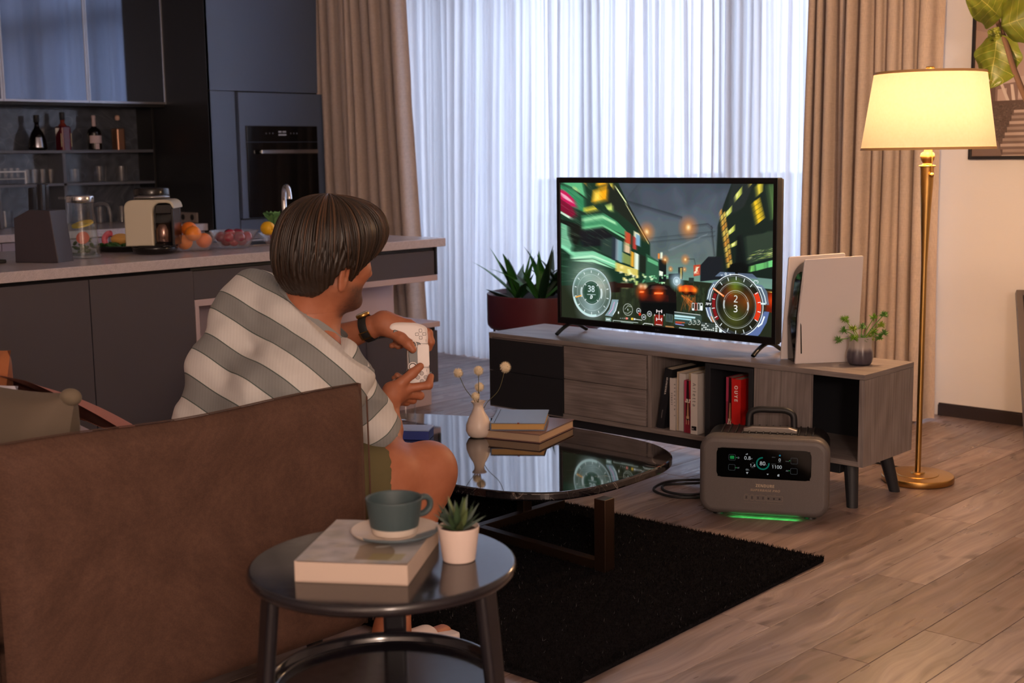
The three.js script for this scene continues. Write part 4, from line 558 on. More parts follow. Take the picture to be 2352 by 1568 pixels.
{
  const t = thing('television', 'black flat television on curved feet showing a night-time driving game', 'television', [-2.99, 0.465, -4.04]);
  const x0 = -0.52, x1 = 0.52, y0 = 0.042, y1 = 0.64, bz = STD({ color: col(9, 9, 12), roughness: 0.3 });
  part('bezel', [bx(x0, x0 + 0.019, y0, y1, -0.012, 0.02, 0.003), bx(x1 - 0.019, x1, y0, y1, -0.012, 0.02, 0.003), bx(x0 + 0.015, x1 - 0.015, y1 - 0.022, y1, -0.012, 0.02, 0.003), bx(x0 + 0.015, x1 - 0.015, y0, y0 + 0.027, -0.012, 0.02, 0.003)], bz, t);
  part('back_shell', [bx(x0 + 0.004, x1 - 0.004, y0 + 0.004, y1 - 0.004, -0.03, -0.01, 0.004), bx(-0.36, 0.36, y0 + 0.03, 0.4, -0.055, -0.028, 0.01, 2)], M.black, t);
  const sc = new THREE.PlaneGeometry(x1 - x0 - 0.036, y1 - y0 - 0.047); sc.translate(0, (y0 + 0.026 + y1 - 0.021) / 2, 0.0145);
  part('screen', sc, STD({ color: 0x050505, roughness: 0.16, emissive: 0xffffff, emissiveMap: screenTex, emissiveIntensity: 1.12 }), t);
  const logo = canvasTex(256, 48, (g, w, h) => { g.fillStyle = '#0e0f14'; g.fillRect(0, 0, w, h); g.fillStyle = '#5a5c64'; g.font = 'bold 26px sans-serif'; g.textAlign = 'center'; g.fillText('B  BLC', w / 2, 34); });
  part('logo', new THREE.PlaneGeometry(0.08, 0.014).translate(-0.005, y0 + 0.013, 0.0204), STD({ map: logo, roughness: 0.3 }), t);
  for (const s of [-1, 1]) part('foot', tube([[s * 0.468, 0.006, 0.085], [s * 0.468, 0.024, 0.06], [s * 0.468, 0.044, 0.02], [s * 0.468, 0.05, -0.01], [s * 0.468, 0.04, -0.05], [s * 0.468, 0.008, -0.105]], 0.009, 40, 8).scale(1, 0.8, 1).translate(0, 0.001, 0), bz, t);
  if (L_TV) { const li = new THREE.RectAreaLight(new THREE.Color(0.72, 0.95, 0.82), L_TV, x1 - x0 - 0.05, y1 - y0 - 0.06); li.position.set(0, 0.35, 0.02); li.rotation.y = Math.PI; t.add(li); li.name = 'screen'; }
}
// ---------------------------------------------------------------- game console
{
  const t = thing('game_console', 'tall white game console with a black core standing beside the television', 'game console', [-2.341, 0.4652, -3.928]);
  // local x runs back along the plates, local z out of the near plate
  t.rotation.y = Math.atan2(0.795, 0.606); 
  const white = STD({ color: col(214, 206, 206), roughness: 0.42 }), blk = STD({ color: col(14, 14, 16), roughness: 0.1 });
  const plate = (pts) => { const s = new THREE.Shape(); s.moveTo(...pts[0]); for (const p of pts.slice(1)) p.length === 2 ? s.lineTo(...p) : s.quadraticCurveTo(...p); return s; };
  const near = plate([[0.004, 0], [0.226, 0.0], [0.23, 0.0, 0.23, 0.006], [0.242, 0.362], [0.243, 0.371, 0.234, 0.371], [0.036, 0.363], [0.029, 0.362, 0.028, 0.355], [0.012, 0.17], [0.002, 0.004], [0.002, 0, 0.004, 0]]);
  const bend = (g, s) => { const p = g.attributes.position; for (let i = 0; i < p.count; i++) { const y = p.getY(i), x = p.getX(i); p.setZ(i, p.getZ(i) + s * (0.012 * Math.pow(Math.max(0, (y - 0.2) / 0.17), 2) + 0.006 * Math.pow(Math.max(0, (0.12 - y) / 0.12), 2) + 0.006 * Math.pow(Math.max(0, (x - 0.15) / 0.1), 2))); } g.computeVertexNormals(); return g; };
  part('side_plate', bend(extr(near, 0.004, 0.002, 2, 8).translate(0, 0, 0), 1), white, t);
  part('side_plate', bend(extr(near, 0.004, 0.002, 2, 8).translate(-0.012, 0.001, -0.094), -1), white, t);
  const core = plate([[0.012, 0.002], [0.224, 0.002], [0.236, 0.345], [0.09, 0.352], [0.03, 0.345, 0.022, 0.28], [0.008, 0.15]]);
  part('core', extr(core, 0.074, 0.006, 3, 12).translate(0.002, 0, -0.084), blk, t);
  const bulge = plate([[0.002, 0.002], [0.048, 0.001], [0.055, 0.1, 0.044, 0.17], [0.036, 0.21, 0.03, 0.27], [0.0205, 0.26], [0.012, 0.17]]);
  const bul = part('drive_bulge', extr(bulge, 0.003, 0.003, 3, 16).translate(0, 0, 0.007), white, t);
  part('disc_slot', bx(0.0225, 0.0268, 0.035, 0.146, 0.0125, 0.0137, 0.0004).rotateZ(0.035), blk, bul);
}
// ---------------------------------------------------------------- small plant in a two-tone vase
T.glaze = texture(64, 256, (u, v) => { const k = smooth(v + 0.05 * tn(u, 0, 2, 1, 3), 0.42, 0.62); return mix3([74, 68, 78], [168, 158, 152], k); });
{
  const t = thing('potted_plant', 'small bright green artificial succulent in a grey-dipped ceramic vase', 'potted plant', [-2.155, 0.4652, -4.055]);
  const pts = [[0, 0], [0.034, 0], [0.041, 0.008], [0.0445, 0.025], [0.0425, 0.045], [0.038, 0.062], [0.0385, 0.082], [0.041, 0.098], [0.0385, 0.098], [0.035, 0.07], [0, 0.068]];
  const g = lathe(pts, 72), p = g.attributes.position, uv = g.attributes.uv; for (let i = 0; i < p.count; i++) { const a = Math.atan2(p.getZ(i), p.getX(i)), k = 1 + 0.035 * Math.cos(a * 8); p.setX(i, p.getX(i) * k); p.setZ(i, p.getZ(i) * k); uv.setXY(i, a / 6.283 + 0.5, clamp(p.getY(i) / 0.1, 0.01, 0.99)); } g.computeVertexNormals();
  part('vase', g, STD({ map: T.glaze, roughness: 0.3 }), t);
  srand(31); const greens = [col(120, 168, 34), col(86, 146, 40), col(150, 178, 40), col(110, 160, 74)].map((c) => PHY({ color: c, roughness: 0.5, transmission: 0.25, thickness: 0, side: THREE.DoubleSide }));
  const W = (dx, dy, back) => [dx * 0.731 - back * 0.68, dy, dx * -0.682 - back * 0.73];
  const sprigs = [[-0.052, 0.155, 0.01], [-0.06, 0.12, -0.01], [-0.03, 0.128, -0.02], [-0.074, 0.085, 0], [-0.03, 0.095, -0.03], [0.002, 0.092, -0.03], [0.035, 0.09, 0], [0.012, 0.128, 0.02], [0.05, 0.158, 0.02], [0.082, 0.17, 0.01], [0.07, 0.135, 0.0], [0.078, 0.108, -0.01], [0.048, 0.11, 0.01], [0.066, 0.092, 0.0]];
  sprigs.forEach(([dx, dy, b], i) => {
    const c = W(dx, dy, b), gs = [tube([[0, 0.07, 0], [c[0] * 0.5, 0.085 + (c[1] - 0.07) * 0.4, c[2] * 0.5], c], 0.0016, 10, 5)];
    for (let k = 0; k < 46; k++) { const y = rr(-0.75, 1), a = rr(0, 6.283), q = Math.sqrt(1 - y * y), l = rr(0.015, 0.022), leaf = new THREE.ConeGeometry(0.0032, l, 4, 2).scale(1, 1, 0.5).translate(0, l / 2, 0), d = V3(Math.cos(a) * q, y, Math.sin(a) * q); leaf.applyQuaternion(new THREE.Quaternion().setFromUnitVectors(V3(0, 1, 0), d)); leaf.translate(...c); gs.push(leaf); }
    part('sprig', gs, greens[i % 4], t).userData.kind = 'stuff';
  });
}
// ---------------------------------------------------------------- books in the console
function spine(w, h, draw) { return canvasTex(Math.round(w * 5000), Math.round(h * 5000), draw); }
function book(label, x, z, w, h, d, coverM, spineTex, lean = 0, group) {
  const t = thing('book', label, 'book', [x, 0.1712, z], 0, group), c = 0.0018;
  const G = (g) => g.rotateZ(-lean);
  part('pages', G(bx(c, w - c, 0.003, h - 0.003, -d + 0.004, -0.004, 0)), M.paper, t);
  part('cover', [bx(0, c, 0, h, -d, 0, 0.0006), bx(w - c, w, 0, h, -d, 0, 0.0006), bx(0, w, 0, h, -0.003, 0, 0.0008)].map(G), coverM, t);
  if (spineTex) part('spine_print', G(new THREE.PlaneGeometry(w - 0.001, h - 0.001).translate(w / 2, h / 2, 0.0006)), STD({ map: spineTex, roughness: 0.45 }), t);
  return t;
}
M.paper = STD({ color: col(206, 192, 172), roughness: 0.85 });
const vtext = (g, s, x, y, px, c, font = 'bold', fam = 'sans-serif', sp = 0) => { g.save(); g.translate(x, y); g.rotate(Math.PI / 2); g.fillStyle = c; g.font = `${font} ${px}px ${fam}`; g.textAlign = 'left'; g.textBaseline = 'middle'; if (sp) { let o = 0; for (const ch of s) { g.fillText(ch, o, 0); o += g.measureText(ch).width + sp; } } else g.fillText(s, 0, 0); g.restore(); };
{
  const white = STD({ color: col(196, 190, 186), roughness: 0.5 }), blackC = STD({ color: col(24, 26, 32), roughness: 0.5 }), red = STD({ color: col(190, 24, 22), roughness: 0.4 }), rose = STD({ color: col(140, 44, 62), roughness: 0.4 });
  book('black leaning book with GLOWIENKA in white on its spine', -2.9, -3.885, 0.034, 0.236, 0.17, blackC, spine(0.034, 0.236, (g, w, h) => { g.fillStyle = '#1a1c22'; g.fillRect(0, 0, w, h); vtext(g, 'GLOWIENKA', w * 0.5, h * 0.14, w * 0.3, '#e6e0dc', 'bold', 'serif'); vtext(g, 'Photography', w * 0.5, h * 0.68, w * 0.16, '#cfcac6', 'italic', 'serif'); }), 0.17);
  book('short white book with FINEST on its spine', -2.846 + 0.012, -3.879, 0.027, 0.197, 0.16, white, spine(0.027, 0.197, (g, w, h) => { g.fillStyle = '#c8c0bc'; g.fillRect(0, 0, w, h); vtext(g, 'FINEST', w * 0.34, h * 0.28, w * 0.36, '#17171b', 'bold', 'sans-serif', w * 0.1); vtext(g, 'BROOKLYN 5', w * 0.86, h * 0.1, w * 0.3, '#2a2a30', 'bold', 'sans-serif', w * 0.3); }));
  book('thin tan-edged white book between the FINEST book and the plain white one', -2.806, -3.886, 0.006, 0.222, 0.17, STD({ color: col(200, 180, 156), roughness: 0.6 }), null);
  book('plain white book with a blank spine, fourth from the left', -2.799, -3.888, 0.032, 0.217, 0.165, white, null);
  book('tall cream book set back behind the rose red spine', -2.766, -3.905, 0.03, 0.22, 0.15, STD({ color: col(206, 190, 160), roughness: 0.6 }), null);
  const lady = (g, w, h, flip) => { g.fillStyle = '#8a2c44'; g.fillRect(0, 0, w, h); g.fillStyle = '#b03a5c'; g.fillRect(0, 0, w * 0.3, h * 0.4); g.fillStyle = '#a8323e'; g.fillRect(w * 0.65, 0, w * 0.35, h * 0.5); g.fillStyle = '#2a0e14'; g.beginPath(); g.moveTo(w * 0.36, 0); g.lineTo(w * 0.64, 0); g.lineTo(w * 0.85, h * 0.9); g.lineTo(w * 0.2, h * 0.9); g.fill(); g.fillStyle = '#b08464'; g.beginPath(); g.moveTo(w * 0.46, h * 0.42); g.lineTo(w * 0.6, h * 0.42); g.lineTo(w * 0.66, h * 0.72); g.lineTo(w * 0.36, h * 0.72); g.fill(); g.fillStyle = '#c09a78'; g.fillRect(w * 0.3, h * 0.68, w * 0.4, h * 0.05); g.fillStyle = '#7c2030'; g.fillRect(w * 0.2, h * 0.76, w * 0.6, h * 0.24); g.fillStyle = '#d8b890'; g.fillRect(w * 0.28, h * 0.74, w * 0.06, h * 0.1); g.fillRect(w * 0.6, h * 0.74, w * 0.06, h * 0.1); g.fillStyle = '#efe4d4'; g.font = `italic bold ${w * 0.75}px serif`; g.textAlign = 'center'; g.fillText(flip ? 'lo' : 'ar', w / 2, h * (flip ? 0.78 : 0.42)); };
  book('rose red book with a cream script ar on its spine', -2.7655, -3.875, 0.033, 0.197, 0.028, rose, spine(0.033, 0.197, (g, w, h) => lady(g, w, h, false)));
  book('white book with Arletta in black lettering on its spine', -2.731, -3.868, 0.031, 0.226, 0.17, white, spine(0.031, 0.226, (g, w, h) => { g.fillStyle = '#cbc4be'; g.fillRect(0, 0, w, h); vtext(g, 'Arletta', w * 0.5, h * 0.15, w * 0.62, '#18181c', '', 'sans-serif', w * 0.16); g.fillStyle = '#1e1c22'; g.fillRect(w * 0.14, h * 0.865, w * 0.72, h * 0.07); g.fillStyle = '#a8a0a0'; g.fillRect(w * 0.2, h * 0.9, w * 0.25, h * 0.02); }));
  book('rose red book with cream script lettering in the black cube bay', -2.602, -3.905, 0.034, 0.222, 0.16, rose, spine(0.034, 0.222, (g, w, h) => lady(g, w, h, true)));
  book('bright red book with OUYE in white on its spine', -2.565, -3.885, 0.039, 0.222, 0.17, red, spine(0.039, 0.222, (g, w, h) => { g.fillStyle = '#c81e1c'; g.fillRect(0, 0, w, h); vtext(g, 'OUYE', w * 0.48, h * 0.1, w * 0.52, '#efe6e2', 'bold', 'sans-serif', w * 0.06); vtext(g, 'Poster', w * 0.45, h * 0.74, w * 0.26, '#4a0c10', 'bold'); }));
}
// ---------------------------------------------------------------- power station
T.speck = texture(256, 256, (u, v, x, y) => { srand(x * 7919 + y * 271); const n = (rnd() - 0.5) * 26 + 8 * tn(u, v, 20, 20, 4); return [98 + n, 92 + n, 91 + n]; });
{
  const t = thing('power_station', 'taupe portable power station with a lit display and green light strip on the floor', 'power station', [-2.241 - 0.456 * 0.11, 0, -3.585 - 0.89 * 0.11], Math.atan2(0.456, 0.89));
  const w = 0.42, h = 0.275, d = 0.22, taupe = STD({ map: again(T.speck, 4, 4), roughness: 0.5, metalness: 0.25 });
  const face = extr(roundRect(w, h - 0.012, 0.05, 0, h / 2 + 0.004), 0.036, 0.02, 6, 24).translate(0, 0, d / 2 - 0.056); part('front_shell', uvBox(face, 3), taupe, t);
  part('housing', uvBox(extr(roundRect(w - 0.014, h - 0.02, 0.046, 0, h / 2 + 0.004), d - 0.075, 0.008, 3, 20).translate(0, 0, -d / 2 + 0.008), 3), STD({ color: col(30, 29, 32), roughness: 0.45, metalness: 0.2 }), t);
  for (let i = 0; i < 14; i++) { const x = -0.15 + i * 0.023; if (Math.abs(x) < 0.1 && 0) continue; part('fin', bx(x, x + 0.006, h - 0.012, h + 0.0, -d / 2 + 0.016, d / 2 - 0.062, 0.002), M.black, t); }
  // carrying handle, raised, and its grip plate
  part('handle', tube([[-0.075, h - 0.02, 0], [-0.075, h + 0.015, -0.002], [-0.07, h + 0.05, -0.004], [-0.05, h + 0.062, -0.005], [0, h + 0.064, -0.005], [0.05, h + 0.062, -0.005], [0.07, h + 0.05, -0.004], [0.075, h + 0.015, -0.002], [0.075, h - 0.02, 0]], 0.011, 64, 12).translate(0.012, 0, -0.03), M.black, t);
  part('handle_plate', extr(new THREE.Shape([[-0.09, 0], [0.09, 0], [0.088, 0.012], [0.06, 0.02], [-0.06, 0.02], [-0.088, 0.012]].map((p) => new THREE.Vector2(...p))), 0.02, 0.003, 2).translate(0.012, h - 0.006, -0.01), STD({ color: col(150, 142, 136), metalness: 0.8, roughness: 0.35 }), t);
  const scr = extr(roundRect(0.306, 0.1, 0.02, 0, 0), 0.002, 0.001, 2, 16).translate(0, 0.186, d / 2 - 0.001), glassM = STD({ color: col(8, 8, 10), roughness: 0.1 });
  const sp = part('display', scr, glassM, t);
  const dt = canvasTex(1224, 400, (g, W, Hh) => {
    const X = (x) => (x - 300) / 1560 * W * 0.985 + 6, Yy = (x, y) => (y - 205 - (x - 300) * 0.05) / 470 * Hh * 0.98 + 4; g.fillStyle = '#000'; g.fillRect(0, 0, W, Hh);
    const tx = (s, x, y, px, c = '#d8dce0', f = '') => { g.fillStyle = c; g.font = f + px + 'px sans-serif'; g.textAlign = 'center'; g.textBaseline = 'middle'; g.fillText(s, X(x), Yy(x, y)); };
    for (const [x, y, on] of [[543, 362, 1], [540, 532, 0], [1606, 428, 0], [1604, 600, 0]]) { g.strokeStyle = '#5c6266'; g.lineWidth = 3; g.beginPath(); g.roundRect(X(x) - 44, Yy(x, y) - 40, 88, 80, 14); g.stroke(); if (on) { g.fillStyle = '#1f8a44'; g.beginPath(); g.roundRect(X(x) - 28, Yy(x, y) - 22, 56, 44, 8); g.fill(); } }
    for (const [x, y] of [[618, 367], [614, 538], [1530, 422], [1524, 590]]) { g.fillStyle = '#40e070'; g.beginPath(); g.arc(X(x), Yy(x, y), 5, 0, 7); g.fill(); }
    g.strokeStyle = '#9aa0a4'; g.lineWidth = 4; g.beginPath(); g.arc(X(652), Yy(652, 370), 10, 0, 7); g.stroke(); tx('AC', 650, 540, 24, '#8a9094', 'italic bold '); tx('DC', 1488, 592, 26, '#8a9094', 'italic bold '); tx('Reset', 1490, 432, 18, '#8a9094');
    tx('0.8', 808, 376, 66); tx('PF', 876, 390, 24, '#a8acb0', 'italic '); tx('1.4', 898, 500, 56); tx('hours', 898, 536, 15, '#888'); tx('TIME', 905, 458, 15, '#777'); tx('60', 804, 572, 34, '#b0b4b8'); tx('Hz', 838, 578, 16, '#888'); tx('0', 1360, 410, 58); tx('watts', 1356, 448, 15, '#888'); tx('1100', 1312, 526, 62); tx('INPUT', 1254, 364, 16, '#888', 'italic '); tx('OUTPUT', 1258, 480, 16, '#888', 'italic ');
    g.strokeStyle = '#12806c'; g.lineWidth = 20; g.beginPath(); g.arc(X(1073), Yy(1073, 468), 80, -0.1, Math.PI * 1.5); g.stroke(); g.strokeStyle = '#000'; g.lineWidth = 2; for (let i = 0; i < 60; i++) { const a = i / 60 * 6.283; g.beginPath(); g.moveTo(X(1073) + Math.cos(a) * 68, Yy(1073, 468) + Math.sin(a) * 68); g.lineTo(X(1073) + Math.cos(a) * 92, Yy(1073, 468) + Math.sin(a) * 92); g.stroke(); }
    tx('80', 1068, 468, 72, '#e4e8ea'); tx('%', 1132, 492, 18, '#888'); g.fillStyle = '#1c7fa0'; g.beginPath(); g.arc(X(1362), Yy(1362, 335), 12, 0, 7); g.fill();
    g.fillStyle = '#b8bcc0'; for (let i = 0; i < 3; i++) g.fillRect(X(776) + i * 10, Yy(776, 310) - i * 7, 7, 8 + i * 7); g.beginPath(); g.moveTo(X(785), Yy(785, 612)); g.lineTo(X(828), Yy(828, 612)); g.lineTo(X(806), Yy(806, 648)); g.fill(); g.beginPath(); g.moveTo(X(1140), Yy(1140, 640)); g.lineTo(X(1178), Yy(1178, 640)); g.lineTo(X(1159), Yy(1159, 664)); g.fill(); g.fillRect(X(1325), Yy(1325, 655), 12, 24); g.fillRect(X(1340), Yy(1340, 648), 14, 32);
  });
  part('readout', new THREE.PlaneGeometry(0.298, 0.0955).translate(0, 0.186, d / 2 + 0.0022), STD({ color: 0x060606, roughness: 0.1, emissive: 0xffffff, emissiveMap: dt, emissiveIntensity: 0.6 }), sp);
  const pr = canvasTex(1024, 560, (g, W, Hh) => {
    g.clearRect(0, 0, W, Hh); const tx = (s, x, y, px, c, f) => { g.fillStyle = c; g.font = f + px + 'px sans-serif'; g.textAlign = 'center'; g.fillText(s, x, y); };
    tx('ZENDURE', 512, 112, 92, '#b8a68e', 'bold '); g.save(); g.translate(512, 208); g.transform(1.22, 0, -0.2, 1, 0, 0); tx('SUPERBASE PRO', 0, 0, 70, '#a08c78', 'bold '); g.restore();
    g.strokeStyle = '#8c7c6e'; g.lineWidth = 5; for (const [x, w2] of [[150, 92], [276, 92], [396, 214], [634, 356]]) { g.beginPath(); g.roundRect(x - 90, 300, w2, 118, 26); g.stroke(); }
    g.fillStyle = '#191518'; for (const x of [96, 222]) g.fillRect(x, 330, 18, 58); for (const x of [352, 460]) g.fillRect(x, 332, 20, 54); for (const x of [590, 710, 830]) { g.beginPath(); g.arc(x, 362, 22, 0, 7); g.fill(); }
    for (const [s, x] of [['100W', 106], ['100W', 232], ['20W', 410], ['136W', 720]]) tx(s, x, 284, 22, '#7c6c60', 'italic '); g.fillStyle = '#8c7c6e'; g.fillRect(60, 470, 350, 4); g.fillRect(560, 470, 350, 4); tx('OUTPUT', 485, 480, 20, '#7c6c60', '');
  });
  part('lettering', new THREE.PlaneGeometry(0.152, 0.083).translate(0.006, 0.083, d / 2 + 0.0008), STD({ map: pr, transparent: true, roughness: 0.5, alphaTest: 0.3 }), t);
  for (const s of [-1, 1]) for (const z of [-0.07, 0.06]) part('foot', new THREE.CylinderGeometry(0.018, 0.02, 0.012, 14).translate(s * 0.15, 0.006, z), M.black, t);
  part('light_strip', bx(-0.108, 0.118, 0.0125, 0.0165, d / 2 - 0.016, d / 2 - 0.012, 0.001), STD({ color: 0x062010, emissive: new THREE.Color(0.03, 1.0, 0.2), emissiveIntensity: 1.25 }), t);
  const gl = new THREE.RectAreaLight(new THREE.Color(0.03, 1, 0.18), 14, 0.22, 0.012); gl.position.set(0.005, 0.0118, d / 2 - 0.008); gl.rotation.x = -Math.PI / 2 + 0.75; t.add(gl); gl.name = 'light_strip';
}
single('power_cable', tube([[-2.46, 0.12, -3.74], [-2.53, 0.1, -3.76], [-2.6, 0.03, -3.79], [-2.7, 0.006, -3.78], [-2.74, 0.006, -3.72], [-2.69, 0.006, -3.655], [-2.6, 0.006, -3.66], [-2.55, 0.01, -3.74], [-2.6, 0.02, -3.83], [-2.71, 0.012, -3.81], [-2.755, 0.008, -3.74], [-2.72, 0.008, -3.63], [-2.62, 0.006, -3.61], [-2.52, 0.006, -3.7], [-2.48, 0.01, -3.8]], 0.0048, 160, 8), M.black, 'coiled black power cable on the floor beside the power station', 'cable');
// ---------------------------------------------------------------- floor lamp
M.gold = STD({ color: col(190, 150, 88), metalness: 1, roughness: 0.32 });
T.shade = texture(256, 256, (u, v, x, y) => { const n = 10 * Math.sin(y * 1.6) + 8 * tn(u, v, 50, 4, 3); return [250 + n * 0.3, 244 + n * 0.5, 226 + n]; });
{
  const t = thing('floor_lamp', 'brass floor lamp with a glowing cream drum shade and round base', 'floor lamp', [-2.085, 0, -4.378]);
  part('base', lathe([[0, 0], [0.122, 0], [0.128, 0.004], [0.128, 0.02], [0.125, 0.024], [0.075, 0.026], [0.0745, 0.028], [0.072, 0.0285], [0.026, 0.029], [0.025, 0.034], [0.014, 0.036], [0, 0.036]], 64), M.gold, t);
  part('pole', lathe([[0.0105, 0.03], [0.0105, 0.78], [0.013, 0.86], [0.0185, 1.0], [0.0225, 1.08], [0.0245, 1.135], [0.029, 1.137], [0.029, 1.141], [0.017, 1.144], [0.016, 1.15], [0.023, 1.16], [0.0255, 1.172], [0.022, 1.184], [0.012, 1.19], [0.011, 1.24], [0, 1.24]], 40), M.gold, t);
  const sh = PHY({ color: col(252, 244, 226), map: T.shade, transmission: 0.075, roughness: 1, thickness: 0, side: THREE.DoubleSide, specularIntensity: 0.1, emissive: new THREE.Color(1, 0.72, 0.36), emissiveIntensity: 0.04 });
  const s = part('lamp_shade', new THREE.CylinderGeometry(0.189, 0.229, 0.268, 72, 1, true).translate(0, 1.33, 0), sh, t);
  const tr = STD({ color: col(214, 168, 110), roughness: 0.7, side: THREE.DoubleSide }); part('trim', new THREE.CylinderGeometry(0.1897, 0.1905, 0.009, 72, 1, true).translate(0, 1.4605, 0), tr, s); part('trim', new THREE.CylinderGeometry(0.2288, 0.2302, 0.009, 72, 1, true).translate(0, 1.2, 0), tr, s);
  for (let k = 0; k < 3; k++) part('spider', tube([[0, 1.452, 0], [0.187 * Math.cos(k * 2.094), 1.456, 0.187 * Math.sin(k * 2.094)]], 0.0022, 4, 6), M.gold, t);
  part('harp', tube([[0.012, 1.235, 0], [0.055, 1.27, 0], [0.062, 1.34, 0], [0.04, 1.42, 0], [0, 1.452, 0]], 0.002, 30, 6), M.gold, t);
  part('finial', lathe([[0, 1.445], [0.006, 1.445], [0.006, 1.46], [0.015, 1.462], [0.0155, 1.48], [0.013, 1.483], [0, 1.483]], 24), M.gold, t);
  part('bulb', new THREE.SphereGeometry(0.03, 24, 16).scale(1, 1.25, 1).translate(0, 1.35, 0), STD({ color: 0xfff2d8, emissive: new THREE.Color(1, 0.78, 0.45), emissiveIntensity: 6 }), t);
  const pc = part('pull_chain', tube([[0.025, 1.195, 0.02], [0.028, 1.15, 0.022], [0.028, 1.115, 0.022]], 0.0014, 12, 6), M.gold, t); part('pull_ball', new THREE.SphereGeometry(0.0085, 16, 12).translate(0.028, 1.108, 0.022), M.gold, pc);
  const li = new THREE.PointLight(new THREE.Color(1, 0.62, 0.35), L_LAMP); li.position.set(0, 1.35, 0); li.shadow.radius = 1.4; li.castShadow = true; li.name = 'bulb'; t.add(li);
}
single('lamp_cord', tube([[-2.11, 0.008, -4.47], [-2.2, 0.005, -4.5], [-2.35, 0.005, -4.52], [-2.5, 0.005, -4.5], [-2.7, 0.005, -4.45]], 0.0042, 50, 8), M.black, 'dark cord running from the lamp base behind the console', 'cord');
// ---------------------------------------------------------------- planter by the window
function blade(len, wid, curl, fold, segs = 9) { return sheet(4, segs, (u, v) => { const s = (u - 0.5) * 2, w = wid * (0.55 + 0.75 * Math.sin(Math.PI * Math.min(1, v * 0.75 + 0.14))) * (1 - Math.pow(v, 2.6)), out = curl * v * v * len; return [s * w, len * v * Math.sqrt(Math.max(0.1, 1 - curl * curl * v * v * 0.6)), out + Math.abs(s) * fold * w]; }); }
{
  const t = thing('planter', 'wide burgundy planter on thin metal legs full of long pointed green leaves', 'planter', [-4.27, 0, -4.8]);
  part('pot', lathe([[0, 0.345], [0.25, 0.345], [0.276, 0.35], [0.288, 0.365], [0.29, 0.38], [0.29, 0.518], [0.286, 0.521], [0.281, 0.518], [0.281, 0.49], [0, 0.485]], 80), STD({ color: col(82, 28, 38), roughness: 0.42 }), t);
  part('soil', new THREE.CylinderGeometry(0.281, 0.281, 0.01, 40).translate(0, 0.493, 0), STD({ color: col(38, 30, 26), roughness: 1 }), t);
  for (let k = 0; k < 4; k++) { const a = k * 1.571 + 0.75; part('leg', new THREE.CylinderGeometry(0.006, 0.006, 0.36, 10).translate(Math.cos(a) * 0.255, 0.18, Math.sin(a) * 0.255), M.black, t); }
  part('ring', new THREE.TorusGeometry(0.255, 0.005, 8, 60).rotateX(Math.PI / 2).translate(0, 0.03, 0), M.black, t);
  const mats = [col(36, 84, 44), col(24, 58, 40), col(58, 120, 50), col(50, 74, 60)].map((c) => PHY({ color: c, roughness: 0.42, transmission: 0.18, thickness: 0, side: THREE.DoubleSide }));
  srand(21); const heads = [[-0.13, -0.03, 12], [0.02, 0.06, 11], [0.1, -0.02, 12], [-0.02, -0.12, 8], [0.19, 0.07, 9]];
  heads.forEach(([hx, hz, n], h) => { for (let i = 0; i < n; i++) { const a = i * 2.4 + h, tilt = rr(0.12, 0.85), g = blade(rr(0.2, 0.32), rr(0.014, 0.021), rr(0.05, 0.4), 0.5).rotateX(tilt).rotateY(a).translate(hx * 0.731 - hz * 0.6, 0.492, hx * -0.682 - hz * 0.7); part('leaf', g, mats[Math.floor(rnd() * 4)], t); } });
  for (const [ln, az, tl, k] of [[0.36, -2.55, 1.05, 0], [0.3, -2.3, 1.12, 1], [0.27, 0.2, 1.2, 3]]) part('leaf', blade(ln, 0.024, 0.1, 0.5, 12).rotateX(tl).rotateY(az).translate(-0.1, 0.492, 0.12), mats[k], t);
}
